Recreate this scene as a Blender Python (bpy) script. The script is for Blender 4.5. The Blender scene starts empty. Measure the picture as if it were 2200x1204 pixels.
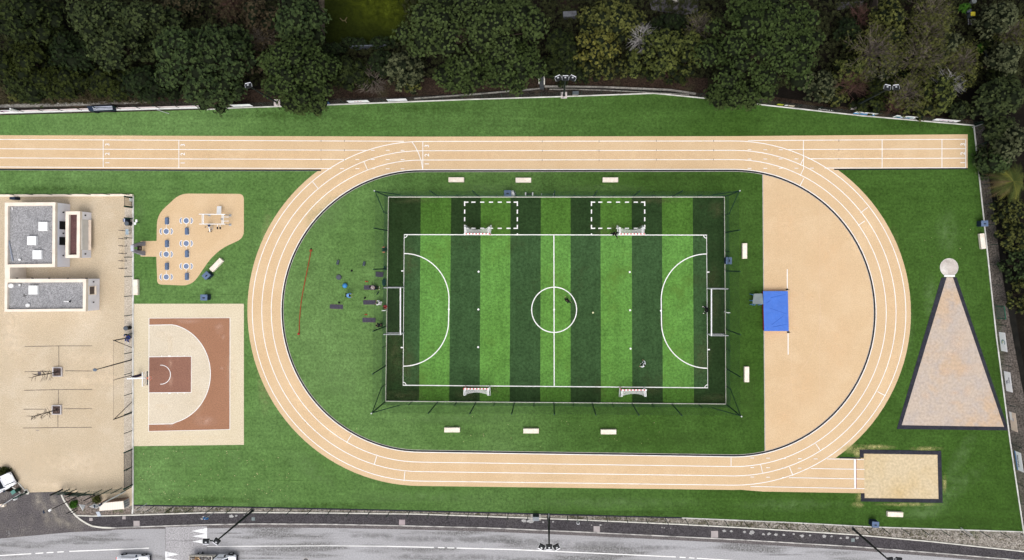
import bpy, bmesh, math, random
import numpy as np
from mathutils import Vector, Matrix

random.seed(7)
RNG = np.random.default_rng(11)
SC = bpy.context.scene
COL = SC.collection
PI = math.pi

# ------------------------------------------------------------------ plan scale
# The place was surveyed from the photograph: 16.25 picture units = 1 m on the ground,
# the drone hovers 90 m above (NU, NV).
S, NU, NV, H = 16.25, 1178.0, 566.0, 90.0


def W(u, v, z=0.0):
    k = (H - z) / H / S
    return Vector(((u - NU) * k, -(v - NV) * k, z))


# ------------------------------------------------------------------ materials
MATS = {}


def nodes_of(m):
    m.use_nodes = True
    nt = m.node_tree
    return nt, nt.nodes, nt.links, nt.nodes['Principled BSDF']


def noise(nt, vec, scale, detail=3.0, rough=0.55, stretch=None):
    if stretch:
        mp = nt.nodes.new('ShaderNodeMapping')
        mp.inputs['Scale'].default_value = stretch
        nt.links.new(vec, mp.inputs['Vector'])
        vec = mp.outputs[0]
    n = nt.nodes.new('ShaderNodeTexNoise')
    n.inputs['Scale'].default_value = scale
    n.inputs['Detail'].default_value = detail
    n.inputs['Roughness'].default_value = rough
    nt.links.new(vec, n.inputs['Vector'])
    return n.outputs['Fac']


def ramp(nt, fac, lo, hi):
    r = nt.nodes.new('ShaderNodeMapRange')
    r.inputs['From Min'].default_value = lo
    r.inputs['From Max'].default_value = hi
    nt.links.new(fac, r.inputs['Value'])
    return r.outputs[0]


def mixc(nt, fac, a, b, mode='MIX'):
    m = nt.nodes.new('ShaderNodeMix')
    m.data_type = 'RGBA'
    m.blend_type = mode
    for sock, val in ((m.inputs[0], fac), (m.inputs[6], a), (m.inputs[7], b)):
        if hasattr(val, 'is_output'):
            nt.links.new(val, sock)
        elif isinstance(val, (int, float)):
            sock.default_value = val
        else:
            sock.default_value = (*val, 1)
    return m.outputs[2]


def pos(nt):
    return nt.nodes.new('ShaderNodeNewGeometry').outputs['Position']


def objco(nt):
    return nt.nodes.new('ShaderNodeTexCoord').outputs['Object']


def M(name, c, c2=None, scale=2.0, lo=0.35, hi=0.65, rough=0.7, metal=0.0, fine=0.0, fscale=20.0,
      bump=0.0, coord='pos', spec=0.1, c3=None, s3=0.3, lo3=0.5, hi3=0.7):
    """plain procedural surface: two colours mixed by noise, optional fine grain, third colour in patches"""
    if name in MATS:
        return MATS[name]
    m = bpy.data.materials.new(name)
    nt, N, L, P = nodes_of(m)
    P.inputs['Roughness'].default_value = rough
    P.inputs['Metallic'].default_value = metal
    P.inputs['Specular IOR Level'].default_value = spec
    if c2 is None:
        c2 = tuple(x * 0.86 for x in c)
    v = pos(nt) if coord == 'pos' else objco(nt)
    out = mixc(nt, ramp(nt, noise(nt, v, scale), lo, hi), c, c2)
    if c3:
        out = mixc(nt, ramp(nt, noise(nt, v, s3, 5, 0.65), lo3, hi3), out, c3)
    if fine:
        f = ramp(nt, noise(nt, v, fscale, 2, 0.6), 0.3, 0.7)
        out = mixc(nt, fine, out, mixc(nt, f, (0.0, 0.0, 0.0), (1, 1, 1)), 'OVERLAY')
    L.new(out, P.inputs['Base Color'])
    if bump:
        b = N.new('ShaderNodeBump')
        b.inputs['Strength'].default_value = bump
        b.inputs['Distance'].default_value = 0.02
        L.new(noise(nt, v, fscale, 2), b.inputs['Height'])
        L.new(b.outputs[0], P.inputs['Normal'])
    MATS[name] = m
    return m


def turf_mat(name, a, b, worn=None, seam=0.0, vert=False, gain=1.38, east=None, span=(-38, 34)):
    """artificial grass: tufted grain, broad brushing of the pile, faint carpet seams"""
    a, b = (tuple(x * gain for x in c) for c in (a, b))
    worn = worn and tuple(x * gain for x in worn)
    m = bpy.data.materials.new(name)
    nt, N, L, P = nodes_of(m)
    P.inputs['Roughness'].default_value = 0.9
    P.inputs['Specular IOR Level'].default_value = 0.03
    v = pos(nt)
    big = ramp(nt, noise(nt, v, 0.045, 3, 0.6), 0.34, 0.66)
    out = mixc(nt, big, a, b)
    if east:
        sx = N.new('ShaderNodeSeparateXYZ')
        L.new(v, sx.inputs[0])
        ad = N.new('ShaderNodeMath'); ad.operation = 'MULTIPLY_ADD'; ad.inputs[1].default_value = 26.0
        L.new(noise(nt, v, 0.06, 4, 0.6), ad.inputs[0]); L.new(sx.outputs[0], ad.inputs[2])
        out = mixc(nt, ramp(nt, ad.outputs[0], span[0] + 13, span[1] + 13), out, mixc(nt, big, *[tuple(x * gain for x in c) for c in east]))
    mid = ramp(nt, noise(nt, v, 0.5, 5, 0.7, (1, 1, 1)), 0.3, 0.7)
    out = mixc(nt, 0.24, out, mixc(nt, mid, (0.12,) * 3, (0.88,) * 3), 'OVERLAY')
    fine = ramp(nt, noise(nt, v, 3.0, 4, 0.8), 0.36, 0.64)
    out = mixc(nt, 0.36, out, mixc(nt, fine, (0.05,) * 3, (0.95,) * 3), 'OVERLAY')
    streak = ramp(nt, noise(nt, v, 1.0, 3, 0.6, (0.05, 1.3, 1) if not vert else (1.3, 0.05, 1)), 0.3, 0.7)
    out = mixc(nt, 0.10, out, mixc(nt, streak, (0.1,) * 3, (0.9,) * 3), 'OVERLAY')
    if worn:
        w = ramp(nt, noise(nt, v, 0.16, 5, 0.7), 0.55, 0.78)
        out = mixc(nt, w, out, worn)
    if seam:
        sp = N.new('ShaderNodeSeparateXYZ')
        L.new(v, sp.inputs[0])
        md = N.new('ShaderNodeMath')
        md.operation = 'PINGPONG'
        md.inputs[1].default_value = 2.05
        L.new(sp.outputs['Y'], md.inputs[0])
        lt = N.new('ShaderNodeMath')
        lt.operation = 'LESS_THAN'
        lt.inputs[1].default_value = 0.05
        L.new(md.outputs[0], lt.inputs[0])
        br = N.new('ShaderNodeMath')
        br.operation = 'MULTIPLY'
        L.new(lt.outputs[0], br.inputs[0])
        L.new(ramp(nt, noise(nt, v, 0.25, 3), 0.42, 0.7), br.inputs[1])
        out = mixc(nt, br.outputs[0], out, tuple(min(1, x * (1 + seam) + 0.004) for x in (east[0] if east else a)))
    L.new(out, P.inputs['Base Color'])
    bp = N.new('ShaderNodeBump')
    bp.inputs['Strength'].default_value = 0.5
    bp.inputs['Distance'].default_value = 0.03
    L.new(noise(nt, v, 9.0, 3, 0.7), bp.inputs['Height'])
    L.new(bp.outputs[0], P.inputs['Normal'])
    MATS[name] = m
    return m


def leaf_mat(name, c, c2, trans=0.15):
    """foliage: each spray of leaves gets its own tint between two greens, whole boughs drift a little"""
    m = bpy.data.materials.new(name)
    nt, N, L, P = nodes_of(m)
    P.inputs['Roughness'].default_value = 0.65
    P.inputs['Specular IOR Level'].default_value = 0.04
    g = N.new('ShaderNodeNewGeometry')
    pw = N.new('ShaderNodeMath'); pw.operation = 'POWER'; pw.inputs[1].default_value = 0.7
    L.new(g.outputs['Random Per Island'], pw.inputs[0])
    out = mixc(nt, pw.outputs[0], c, c2)
    big = ramp(nt, noise(nt, g.outputs['Position'], 0.5, 3), 0.35, 0.65)
    out = mixc(nt, big, out, mixc(nt, 0.45, out, tuple(x * 0.55 for x in c)))
    L.new(out, P.inputs['Base Color'])
    MATS[name] = m
    return m


def wire_mat(name, c, px, py, wx, wy, rough=0.6):
    """netting / welded mesh: wires from the panel's own metre coordinates, open between them"""
    m = bpy.data.materials.new(name)
    nt, N, L, P = nodes_of(m)
    P.inputs['Base Color'].default_value = (*c, 1)
    P.inputs['Roughness'].default_value = rough
    uv = N.new('ShaderNodeUVMap')
    sp = N.new('ShaderNodeSeparateXYZ')
    L.new(uv.outputs[0], sp.inputs[0])
    outs = []
    for o, p, w in ((sp.outputs[0], px, wx), (sp.outputs[1], py, wy)):
        a = N.new('ShaderNodeMath'); a.operation = 'DIVIDE'; a.inputs[1].default_value = p
        L.new(o, a.inputs[0])
        f = N.new('ShaderNodeMath'); f.operation = 'FRACT'
        L.new(a.outputs[0], f.inputs[0])
        t = N.new('ShaderNodeMath'); t.operation = 'LESS_THAN'; t.inputs[1].default_value = w / p
        L.new(f.outputs[0], t.inputs[0])
        outs.append(t.outputs[0])
    mx = N.new('ShaderNodeMath'); mx.operation = 'MAXIMUM'
    L.new(outs[0], mx.inputs[0]); L.new(outs[1], mx.inputs[1])
    L.new(mx.outputs[0], P.inputs['Alpha'])
    MATS[name] = m
    return m


# ------------------------------------------------------------------ mesh builder
class MB:
    def __init__(self):
        self.v, self.f, self.mi, self.uv = [], [], [], {}

    def add(self, vs, fs, mi=0):
        b = len(self.v)
        self.v += [Vector(p) for p in vs]
        for f in fs:
            self.f.append([b + i for i in f])
            self.mi.append(mi)
        return self

    def box(self, c, s, rz=0.0, mi=0, taper=1.0, tilt=None):
        c = Vector(c)
        R = Matrix.Rotation(rz, 3, 'Z')
        if tilt is not None:
            R = R @ tilt
        x, y, z = s[0] / 2, s[1] / 2, s[2] / 2
        vs = []
        for k in (-1, 1):
            t = taper if k > 0 else 1.0
            for i, j in ((-1, -1), (1, -1), (1, 1), (-1, 1)):
                vs.append(c + R @ Vector((i * x * t, j * y * t, k * z)))
        return self.add(vs, [(3, 2, 1, 0), (4, 5, 6, 7), (0, 1, 5, 4), (1, 2, 6, 5), (2, 3, 7, 6), (3, 0, 4, 7)], mi)

    def rbox(self, c, s, r, rz=0.0, mi=0, n=4, top=0.0):
        """box with rounded plan corners and a chamfered top edge"""
        c = Vector(c)
        x, y = s[0] / 2, s[1] / 2
        r = min(r, x * 0.98, y * 0.98)
        pts = []
        for cx, cy, a0 in ((x - r, y - r, 0), (-x + r, y - r, PI / 2), (-x + r, -y + r, PI), (x - r, -y + r, 1.5 * PI)):
            for i in range(n + 1):
                a = a0 + i * PI / 2 / n
                pts.append((cx + r * math.cos(a), cy + r * math.sin(a)))
        R = Matrix.Rotation(rz, 3, 'Z')
        z0, z1 = -s[2] / 2, s[2] / 2
        rings = [(z0, 0)] + ([(z1 - top, 0), (z1, top)] if top else [(z1, 0)])
        vs, fs = [], []
        m = len(pts)
        for z, ins in rings:
            for px, py in pts:
                k = 1 - ins / max(abs(px), 1e-6) if False else 1
                qx = px - math.copysign(min(ins, abs(px)), px)
                qy = py - math.copysign(min(ins, abs(py)), py)
                vs.append(c + R @ Vector((qx, qy, z)))
        for k in range(len(rings) - 1):
            for i in range(m):
                j = (i + 1) % m
                fs.append((k * m + i, k * m + j, (k + 1) * m + j, (k + 1) * m + i))
        fs.append(tuple(range(m))[::-1])
        fs.append(tuple((len(rings) - 1) * m + i for i in range(m)))
        return self.add(vs, fs, mi)

    def cyl(self, a, b, r0, r1=None, n=10, mi=0, caps=True):
        a, b = Vector(a), Vector(b)
        r1 = r0 if r1 is None else r1
        d = (b - a)
        if d.length < 1e-6:
            return self
        q = d.to_track_quat('Z', 'Y').to_matrix()
        vs = []
        for p, r in ((a, r0), (b, r1)):
            for i in range(n):
                t = 2 * PI * i / n
                vs.append(p + q @ Vector((r * math.cos(t), r * math.sin(t), 0)))
        fs = [(i, (i + 1) % n, n + (i + 1) % n, n + i) for i in range(n)]
        if caps:
            fs += [tuple(range(n))[::-1], tuple(range(n, 2 * n))]
        return self.add(vs, fs, mi)

    def tube(self, pts, r, n=8, mi=0):
        for a, b in zip(pts[:-1], pts[1:]):
            self.cyl(a, b, r, r, n, mi)
        return self

    def ell(self, c, r, n=12, m=7, mi=0, rz=0.0, zmin=-1.0):
        c = Vector(c)
        R = Matrix.Rotation(rz, 3, 'Z')
        vs, fs = [], []
        for j in range(m + 1):
            s = zmin + (1 - zmin) * (0.5 - 0.5 * math.cos(PI * j / m)) if zmin > -1 else -math.cos(PI * j / m)
            q = math.sqrt(max(0, 1 - s * s))
            for i in range(n):
                t = 2 * PI * i / n
                vs.append(c + R @ Vector((r[0] * q * math.cos(t), r[1] * q * math.sin(t), r[2] * s)))
        for j in range(m):
            for i in range(n):
                k = (i + 1) % n
                fs.append((j * n + i, j * n + k, (j + 1) * n + k, (j + 1) * n + i))
        return self.add(vs, fs, mi)

    def sheet(self, pts, z, mi=0):
        """flat polygon given as world xy pairs"""
        vs = [Vector((p[0], p[1], z)) for p in pts]
        area = sum(p.x * q.y - q.x * p.y for p, q in zip(vs, vs[1:] + vs[:1]))
        if area < 0:
            vs.reverse()
        return self.add(vs, [tuple(range(len(vs)))], mi)

    def prism(self, pts, z0, z1, mi=0, mi_side=None):
        vs = [Vector((p[0], p[1], 0)) for p in pts]
        area = sum(p.x * q.y - q.x * p.y for p, q in zip(vs, vs[1:] + vs[:1]))
        if area < 0:
            vs.reverse()
        n = len(vs)
        allv = [Vector((p.x, p.y, z0)) for p in vs] + [Vector((p.x, p.y, z1)) for p in vs]
        self.add(allv, [tuple(range(n, 2 * n))], mi)
        b = len(self.v) - 2 * n
        for i in range(n):
            j = (i + 1) % n
            self.f.append([b + i, b + j, b + n + j, b + n + i])
            self.mi.append(mi if mi_side is None else mi_side)
        self.f.append([b + i for i in range(n)][::-1])
        self.mi.append(mi)
        return self

    def strip(self, pts, w, z, mi=0, closed=False):
        """painted line of width w along world xy points"""
        P = [Vector((p[0], p[1], 0)) for p in pts]
        n = len(P)
        vs = []
        for i in range(n):
            if closed:
                d = P[(i + 1) % n] - P[i - 1]
            else:
                d = P[min(i + 1, n - 1)] - P[max(i - 1, 0)]
            d.normalize()
            nrm = Vector((-d.y, d.x, 0)) * w / 2
            vs += [P[i] + nrm + Vector((0, 0, z)), P[i] - nrm + Vector((0, 0, z))]
        fs = []
        for i in range(n if closed else n - 1):
            j = (i + 1) % n
            fs.append((2 * i + 1, 2 * j + 1, 2 * j, 2 * i))
        return self.add(vs, fs, mi)

    def wall(self, pts, z0, z1, w, mi=0, closed=False):
        """low wall or kerb of width w along world xy points"""
        P = [Vector((p[0], p[1], 0)) for p in pts]
        n = len(P)
        vs = []
        for i in range(n):
            d = (P[(i + 1) % n] - P[i - 1]) if closed else (P[min(i + 1, n - 1)] - P[max(i - 1, 0)])
            d.normalize()
            nr = Vector((-d.y, d.x, 0)) * w / 2
            for z in (z0, z1):
                vs += [P[i] + nr + Vector((0, 0, z)), P[i] - nr + Vector((0, 0, z))]
        fs = []
        for i in range(n if closed else n - 1):
            a, b = 4 * i, 4 * ((i + 1) % n)
            fs += [(a + 3, b + 3, b + 2, a + 2), (a + 1, b + 1, b + 3, a + 3), (b, a, a + 2, b + 2), (a, b, b + 1, a + 1)]
        if not closed:
            e = 4 * (n - 1)
            fs += [(0, 1, 3, 2), (e + 1, e, e + 2, e + 3)]
        return self.add(vs, fs, mi)

    def panel(self, a, b, z0, z1, mi=0, z0b=None, z1b=None):
        """upright netting panel with metre UVs"""
        a, b = Vector(a), Vector(b)
        L = (b - a).length
        i = len(self.f)
        self.add([(a.x, a.y, z0), (b.x, b.y, z0 if z0b is None else z0b), (b.x, b.y, z1 if z1b is None else z1b), (a.x, a.y, z1)],
                 [(0, 1, 2, 3)], mi)
        self.uv[i] = [(0, z0), (L, z0), (L, z1), (0, z1)]
        return self

    def quad(self, p, mi=0, uvs=None):
        i = len(self.f)
        self.add(p, [(0, 1, 2, 3)], mi)
        if uvs:
            self.uv[i] = uvs
        return self

    def build(self, name, mat, parent=None, smooth=False, kind=None):
        off = ORIGIN.get(parent.name, Vector((0, 0, 0))) if parent else Vector((0, 0, 0))
        me = bpy.data.meshes.new(name)
        me.from_pydata([p - off for p in self.v], [], self.f)
        mats = mat if isinstance(mat, (list, tuple)) else [mat]
        for m in mats:
            me.materials.append(m)
        me.polygons.foreach_set('material_index', self.mi)
        if smooth:
            me.polygons.foreach_set('use_smooth', [True] * len(self.f))
        if self.uv:
            ul = me.uv_layers.new(name='UV')
            for fi, uvs in self.uv.items():
                for k, li in enumerate(me.polygons[fi].loop_indices):
                    ul.data[li].uv = uvs[k]
        me.update()
        o = bpy.data.objects.new(name, me)
        COL.objects.link(o)
        if parent:
            o.parent = parent
            ORIGIN[o.name] = off
        if kind:
            o['kind'] = kind
        return o


ORIGIN = {}


def tag(o, label=None, cat=None, group=None, kind=None):
    if label:
        o['label'] = label
    if cat:
        o['category'] = cat
    if group:
        o['group'] = group
    if kind:
        o['kind'] = kind
    return o


def thing(name, label, cat, loc=(0, 0, 0), group=None):
    o = bpy.data.objects.new(name, None)
    COL.objects.link(o)
    o.empty_display_size = 0.3
    o.location = loc
    ORIGIN[o.name] = Vector(loc)
    return tag(o, label, cat, group)


def copy_tree(o, parent=None):
    c = o.copy()
    COL.objects.link(c)
    if parent:
        c.parent = parent
    for ch in [x for x in o.children]:
        copy_tree(ch, c)
    return c


def place(proto, first, loc, rz, label, group=None, scale=None):
    o = proto if first else copy_tree(proto)
    o.location = loc
    o.rotation_euler = (0, 0, rz)
    if scale:
        o.scale = (scale,) * 3
    o['label'] = label
    if group:
        o['group'] = group
    return o


def structure(mb, name, mat, smooth=False):
    return mb.build(name, mat, kind='structure', smooth=smooth)


def px(pts):
    return [W(u, v) for u, v in pts]


_txt = {}


def text_geo(s, size=1.0, bold=0.0):
    """outline of a piece of lettering as (verts, faces), centred on the origin"""
    key = (s, bold)
    if key not in _txt:
        cu = bpy.data.curves.new('lettering', 'FONT')
        cu.body = s
        cu.align_x, cu.align_y = 'CENTER', 'CENTER'
        cu.size = 1.0
        cu.offset = bold
        cu.resolution_u = 3
        ob = bpy.data.objects.new('lettering', cu)
        COL.objects.link(ob)
        dg = bpy.context.evaluated_depsgraph_get()
        me = ob.evaluated_get(dg).to_mesh()
        _txt[key] = ([v.co.copy() for v in me.vertices], [tuple(p.vertices) for p in me.polygons])
        ob.evaluated_get(dg).to_mesh_clear()
        bpy.data.objects.remove(ob)
        bpy.data.curves.remove(cu)
    vs, fs = _txt[key]
    return [v * size for v in vs], fs


def add_text(mb, s, size, at, R, mi=0, bold=0.0):
    vs, fs = text_geo(s, size, bold)
    mb.add([Vector(at) + R @ v for v in vs], fs, mi)


def wear_light_mat(name, c, strength=.7, T=(0, 0, 0)):
    """a scuffed, stained or painted-lit patch that frays out into the surface under it (T: that surface, part of which the thin film covers)"""
    c = tuple(min(.95, a + (1 - strength * .6) * t) for a, t in zip(c, T))
    m = bpy.data.materials.new(name)
    nt, N, L, P = nodes_of(m)
    P.inputs['Base Color'].default_value = (*c, 1)
    P.inputs['Roughness'].default_value = 0.95
    P.inputs['Specular IOR Level'].default_value = 0.0
    uv = N.new('ShaderNodeUVMap')
    ln = N.new('ShaderNodeVectorMath'); ln.operation = 'LENGTH'
    L.new(uv.outputs[0], ln.inputs[0])
    f = ramp(nt, ln.outputs['Value'], 1.0, 0.15)
    n = ramp(nt, noise(nt, pos(nt), 1.1, 6, 0.7), 0.36, 0.66)
    a = N.new('ShaderNodeMath'); a.operation = 'MULTIPLY'
    L.new(f, a.inputs[0]); L.new(n, a.inputs[1])
    b = N.new('ShaderNodeMath'); b.operation = 'MULTIPLY'; b.inputs[1].default_value = strength
    L.new(a.outputs[0], b.inputs[0])
    L.new(b.outputs[0], P.inputs['Alpha'])
    return m


def patches(name, mat, rows, z):
    m = MB()
    for i, (u, v, ru, rv, *rot) in enumerate(rows):
        c = W(u, v); R = Matrix.Rotation(rot[0] if rot else 0, 3, 'Z')
        q = [c + R @ Vector((sx * ru / S, sy * rv / S, 0)) + Vector((0, 0, z + i * .00005)) for sx, sy in ((-1, -1), (1, -1), (1, 1), (-1, 1))]
        m.quad(q, uvs=[(-1, -1), (1, -1), (1, 1), (-1, 1)])
    return structure(m, name, mat)
# ================================================================== SETTING
# ------------------------------------------------------------------ surface materials
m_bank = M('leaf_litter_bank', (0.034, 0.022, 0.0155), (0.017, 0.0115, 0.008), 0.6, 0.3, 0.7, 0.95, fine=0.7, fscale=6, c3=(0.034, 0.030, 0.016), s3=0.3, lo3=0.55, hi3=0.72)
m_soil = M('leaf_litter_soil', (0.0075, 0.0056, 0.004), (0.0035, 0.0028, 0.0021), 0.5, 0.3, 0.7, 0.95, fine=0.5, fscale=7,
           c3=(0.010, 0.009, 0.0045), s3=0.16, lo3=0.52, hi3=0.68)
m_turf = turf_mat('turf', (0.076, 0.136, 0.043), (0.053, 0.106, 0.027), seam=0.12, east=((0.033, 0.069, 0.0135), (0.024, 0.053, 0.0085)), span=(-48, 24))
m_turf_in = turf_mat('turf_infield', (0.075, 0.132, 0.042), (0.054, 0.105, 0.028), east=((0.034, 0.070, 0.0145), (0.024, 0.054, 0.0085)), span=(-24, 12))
m_pitch_d = turf_mat('pitch_dark', (0.033, 0.069, 0.026), (0.028, 0.059, 0.021), worn=(0.030, 0.042, 0.016), vert=True, gain=1.1)
m_pitch_l = turf_mat('pitch_light', (0.083, 0.192, 0.042), (0.074, 0.172, 0.032), worn=(0.070, 0.130, 0.024), vert=True, gain=1.12)
m_pitch_o = turf_mat('pitch_run_off_dark', (0.021, 0.044, 0.015), (0.017, 0.034, 0.011), worn=(0.027, 0.032, 0.014), vert=True, gain=0.95)
m_pitch_ol = turf_mat('pitch_run_off_light', (0.058, 0.132, 0.022), (0.048, 0.110, 0.018), worn=(0.052, 0.085, 0.018), vert=True, gain=1.0)
m_track = M('track_rubber', (0.535, 0.385, 0.232), (0.505, 0.360, 0.212), 0.12, 0.3, 0.7, 0.85, fine=0.16, fscale=9,
            c3=(0.550, 0.405, 0.252), s3=0.3, lo3=0.45, hi3=0.7)
m_paint = M('line_paint', (0.78, 0.77, 0.75), (0.69, 0.68, 0.66), 1.4, rough=0.6, c3=(0.64, 0.62, 0.58), s3=0.35, lo3=0.55, hi3=0.75)
m_paint_worn = M('road_paint', (0.70, 0.70, 0.70), (0.42, 0.42, 0.43), 2.2, 0.5, 0.72, rough=0.7)
m_slot = M('slot_drain', (0.012, 0.016, 0.022), rough=0.5)
m_kerb = M('pale_kerb', (0.62, 0.60, 0.54), (0.48, 0.46, 0.41), 1.2, rough=0.85)
m_kerb_dirty = M('dirty_kerb', (0.50, 0.48, 0.45), (0.22, 0.21, 0.20), 0.9, 0.4, 0.65, rough=0.9)
m_yard = M('yard_resin', (0.470, 0.385, 0.275), (0.435, 0.352, 0.245), 0.22, 0.3, 0.7, 0.9, fine=0.22, fscale=8,
           c3=(0.52, 0.44, 0.335), s3=0.14, lo3=0.52, hi3=0.75)
m_boards = M('strip_paving', (0.46, 0.40, 0.325), (0.40, 0.345, 0.275), 0.6, 0.3, 0.7, 0.9, fine=0.3, fscale=6)
m_court = M('court_base', (0.555, 0.480, 0.350), (0.525, 0.447, 0.315), 0.25, 0.3, 0.7, 0.9, fine=0.2, fscale=8,
            c3=(0.44, 0.385, 0.30), s3=0.22, lo3=0.62, hi3=0.8)
m_court_b = M('court_brown', (0.292, 0.150, 0.090), (0.268, 0.134, 0.079), 0.3, 0.3, 0.7, 0.85, fine=0.22, fscale=8,
              c3=(0.33, 0.20, 0.15), s3=0.3, lo3=0.66, hi3=0.78)
m_cream_court = M('court_cream', (0.550, 0.480, 0.375), (0.51, 0.437, 0.33), 0.3, 0.3, 0.7, 0.9, fine=0.2, fscale=8)
m_asph = M('asphalt_dark', (0.060, 0.054, 0.058), (0.046, 0.042, 0.045), 0.5, 0.3, 0.7, 0.95, fine=0.55, fscale=7,
           c3=(0.085, 0.078, 0.076), s3=0.25, lo3=0.55, hi3=0.8)
m_drive = M('asphalt_drive', (0.108, 0.098, 0.098), (0.078, 0.070, 0.072), 0.35, 0.3, 0.7, 0.95, fine=0.55, fscale=7,
            c3=(0.175, 0.158, 0.138), s3=0.12, lo3=0.5, hi3=0.72)
m_gutter = M('gutter_asphalt', (0.128, 0.114, 0.112), (0.10, 0.09, 0.09), 0.6, rough=0.95, fine=0.5, fscale=7)
m_verge = M('verge_gravel', (0.28, 0.255, 0.225), (0.14, 0.122, 0.10), 1.6, 0.3, 0.7, 0.95, fine=0.75, fscale=5,
            c3=(0.060, 0.070, 0.030), s3=0.35, lo3=0.55, hi3=0.72)
m_bed = M('planting_bed', (0.20, 0.165, 0.145), (0.12, 0.10, 0.085), 1.4, 0.3, 0.7, 0.95, fine=0.7, fscale=5,
          c3=(0.07, 0.085, 0.035), s3=0.45, lo3=0.6, hi3=0.72)
m_east = M('path_mulch', (0.100, 0.086, 0.076), (0.060, 0.050, 0.042), 0.7, 0.3, 0.7, 0.95, fine=0.75, fscale=5,
           c3=(0.045, 0.043, 0.036), s3=0.12, lo3=0.5, hi3=0.7)
m_ditch = M('ditch_mud', (0.006, 0.006, 0.005), (0.012, 0.011, 0.009), 1.0, rough=0.9)
m_sector = M('throwing_gravel', (0.425, 0.350, 0.285), (0.445, 0.330, 0.232), 0.13, 0.50, 0.58, 0.95, fine=0.14, fscale=3,
             c3=(0.375, 0.325, 0.292), s3=0.55, lo3=0.45, hi3=0.70)
m_sand = M('pit_sand', (0.500, 0.405, 0.262), (0.470, 0.355, 0.190), 0.16, 0.45, 0.7, 0.95, fine=0.16, fscale=3)
m_rubber_edge = M('black_rubber_edging', (0.030, 0.031, 0.042), (0.022, 0.023, 0.030), 1.0, rough=0.85, fine=0.3, fscale=4)
m_conc = M('concrete', (0.40, 0.37, 0.34), (0.30, 0.28, 0.26), 1.3, rough=0.9, fine=0.2)
m_lawn_far = turf_mat('far_lawn', (0.022, 0.030, 0.004), (0.007, 0.011, 0.0025), gain=0.6)
m_path_far = M('far_gravel', (0.085, 0.08, 0.088), (0.06, 0.056, 0.062), 0.9, rough=0.95, fine=0.5, fscale=5)
m_dark_soil = M('bare_dark_soil', (0.018, 0.012, 0.009), (0.010, 0.007, 0.0055), 0.6, rough=0.95, fine=0.4, fscale=5)


def road_mat():
    m = bpy.data.materials.new('road_asphalt')
    nt, N, L, P = nodes_of(m)
    P.inputs['Roughness'].default_value = 0.85
    P.inputs['Specular IOR Level'].default_value = 0.25
    v = pos(nt)
    out = mixc(nt, ramp(nt, noise(nt, v, 0.12, 3), 0.3, 0.7), (0.318, 0.314, 0.322), (0.272, 0.266, 0.270))
    grain = ramp(nt, noise(nt, v, 6.0, 3, 0.7), 0.25, 0.75)
    out = mixc(nt, 0.3, out, mixc(nt, grain, (0.1,) * 3, (0.9,) * 3), 'OVERLAY')
    # surface dressing scoured off along the wheel tracks
    band = ramp(nt, noise(nt, v, 0.55, 3, 0.55, (0.13, 0.9, 1)), 0.50, 0.60)
    speck = ramp(nt, noise(nt, v, 4.5, 4, 0.8), 0.36, 0.56)
    mul = N.new('ShaderNodeMath'); mul.operation = 'MULTIPLY'
    L.new(band, mul.inputs[0]); L.new(speck, mul.inputs[1])
    out = mixc(nt, mul.outputs[0], out, (0.115, 0.112, 0.108))
    L.new(out, P.inputs['Base Color'])
    return m


m_road = road_mat()

# ------------------------------------------------------------------ ground sheets
b = MB(); b.sheet([(-320, -320), (320, -320), (320, 320), (-320, 320)], -0.06)
structure(b, 'ground', m_soil)

TOP = [(-90, 250), (0, 248), (445, 236), (500, 232.5), (700, 226), (1000, 214.5), (1210, 208), (1405, 201), (1540, 214),
       (1640, 226), (1850, 249), (2092, 270)]
EAST = [(2092, 270), (2110, 440), (2125, 580), (2140, 720), (2170, 950), (2199, 1143), (2206, 1190)]
BOT = [(287, 1086), (420, 1088), (550, 1090.5), (850, 1097), (1100, 1103), (1260, 1107.5), (1465, 1113), (1700, 1123), (1880, 1132.5), (2199, 1143)]
b = MB(); b.sheet(px([(-90, 250)] + TOP[1:] + EAST[1:6] + BOT[::-1][1:] + [(287, 420), (-90, 420)]), 0.0)
structure(b, 'turf', m_turf)


# ------------------------------------------------------------------ running track
def oval(d, n=56):
    L = (905, 668, 299 + d * 1.02, 301 + d, 302 + d * 1.02)
    R = (1577, 673, 303 + d * 1.055, 307 + d, 307 + d * 1.0)
    pts = []
    for i in range(n + 1):
        a = PI / 2 + PI * i / n          # bottom -> left -> top
        s = math.sin(a)
        pts.append((L[0] + L[2] * math.cos(a), L[1] + (L[4] if s > 0 else L[3]) * s))
    for i in range(n + 1):
        a = -PI / 2 + PI * i / n
        s = math.sin(a)
        pts.append((R[0] + R[2] * math.cos(a), R[1] + (R[4] if s > 0 else R[3]) * s))
    return pts


b = MB(); b.sheet(px(oval(73)), 0.0055)
structure(b, 'running_track', m_track)
b = MB(); b.sheet(px([(-90, 290), (0, 291), (905, 294), (1577, 293), (2079, 289), (2079, 362), (1577, 365), (905, 367), (0, 363.5), (-90, 363)]), 0.008)
b.sheet(px([(1560, 985), (1857, 984.5), (1857.5, 1060), (1640, 1056.5), (1560, 1050)]), 0.008)
structure(b, 'sprint_straight', m_track)
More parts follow.
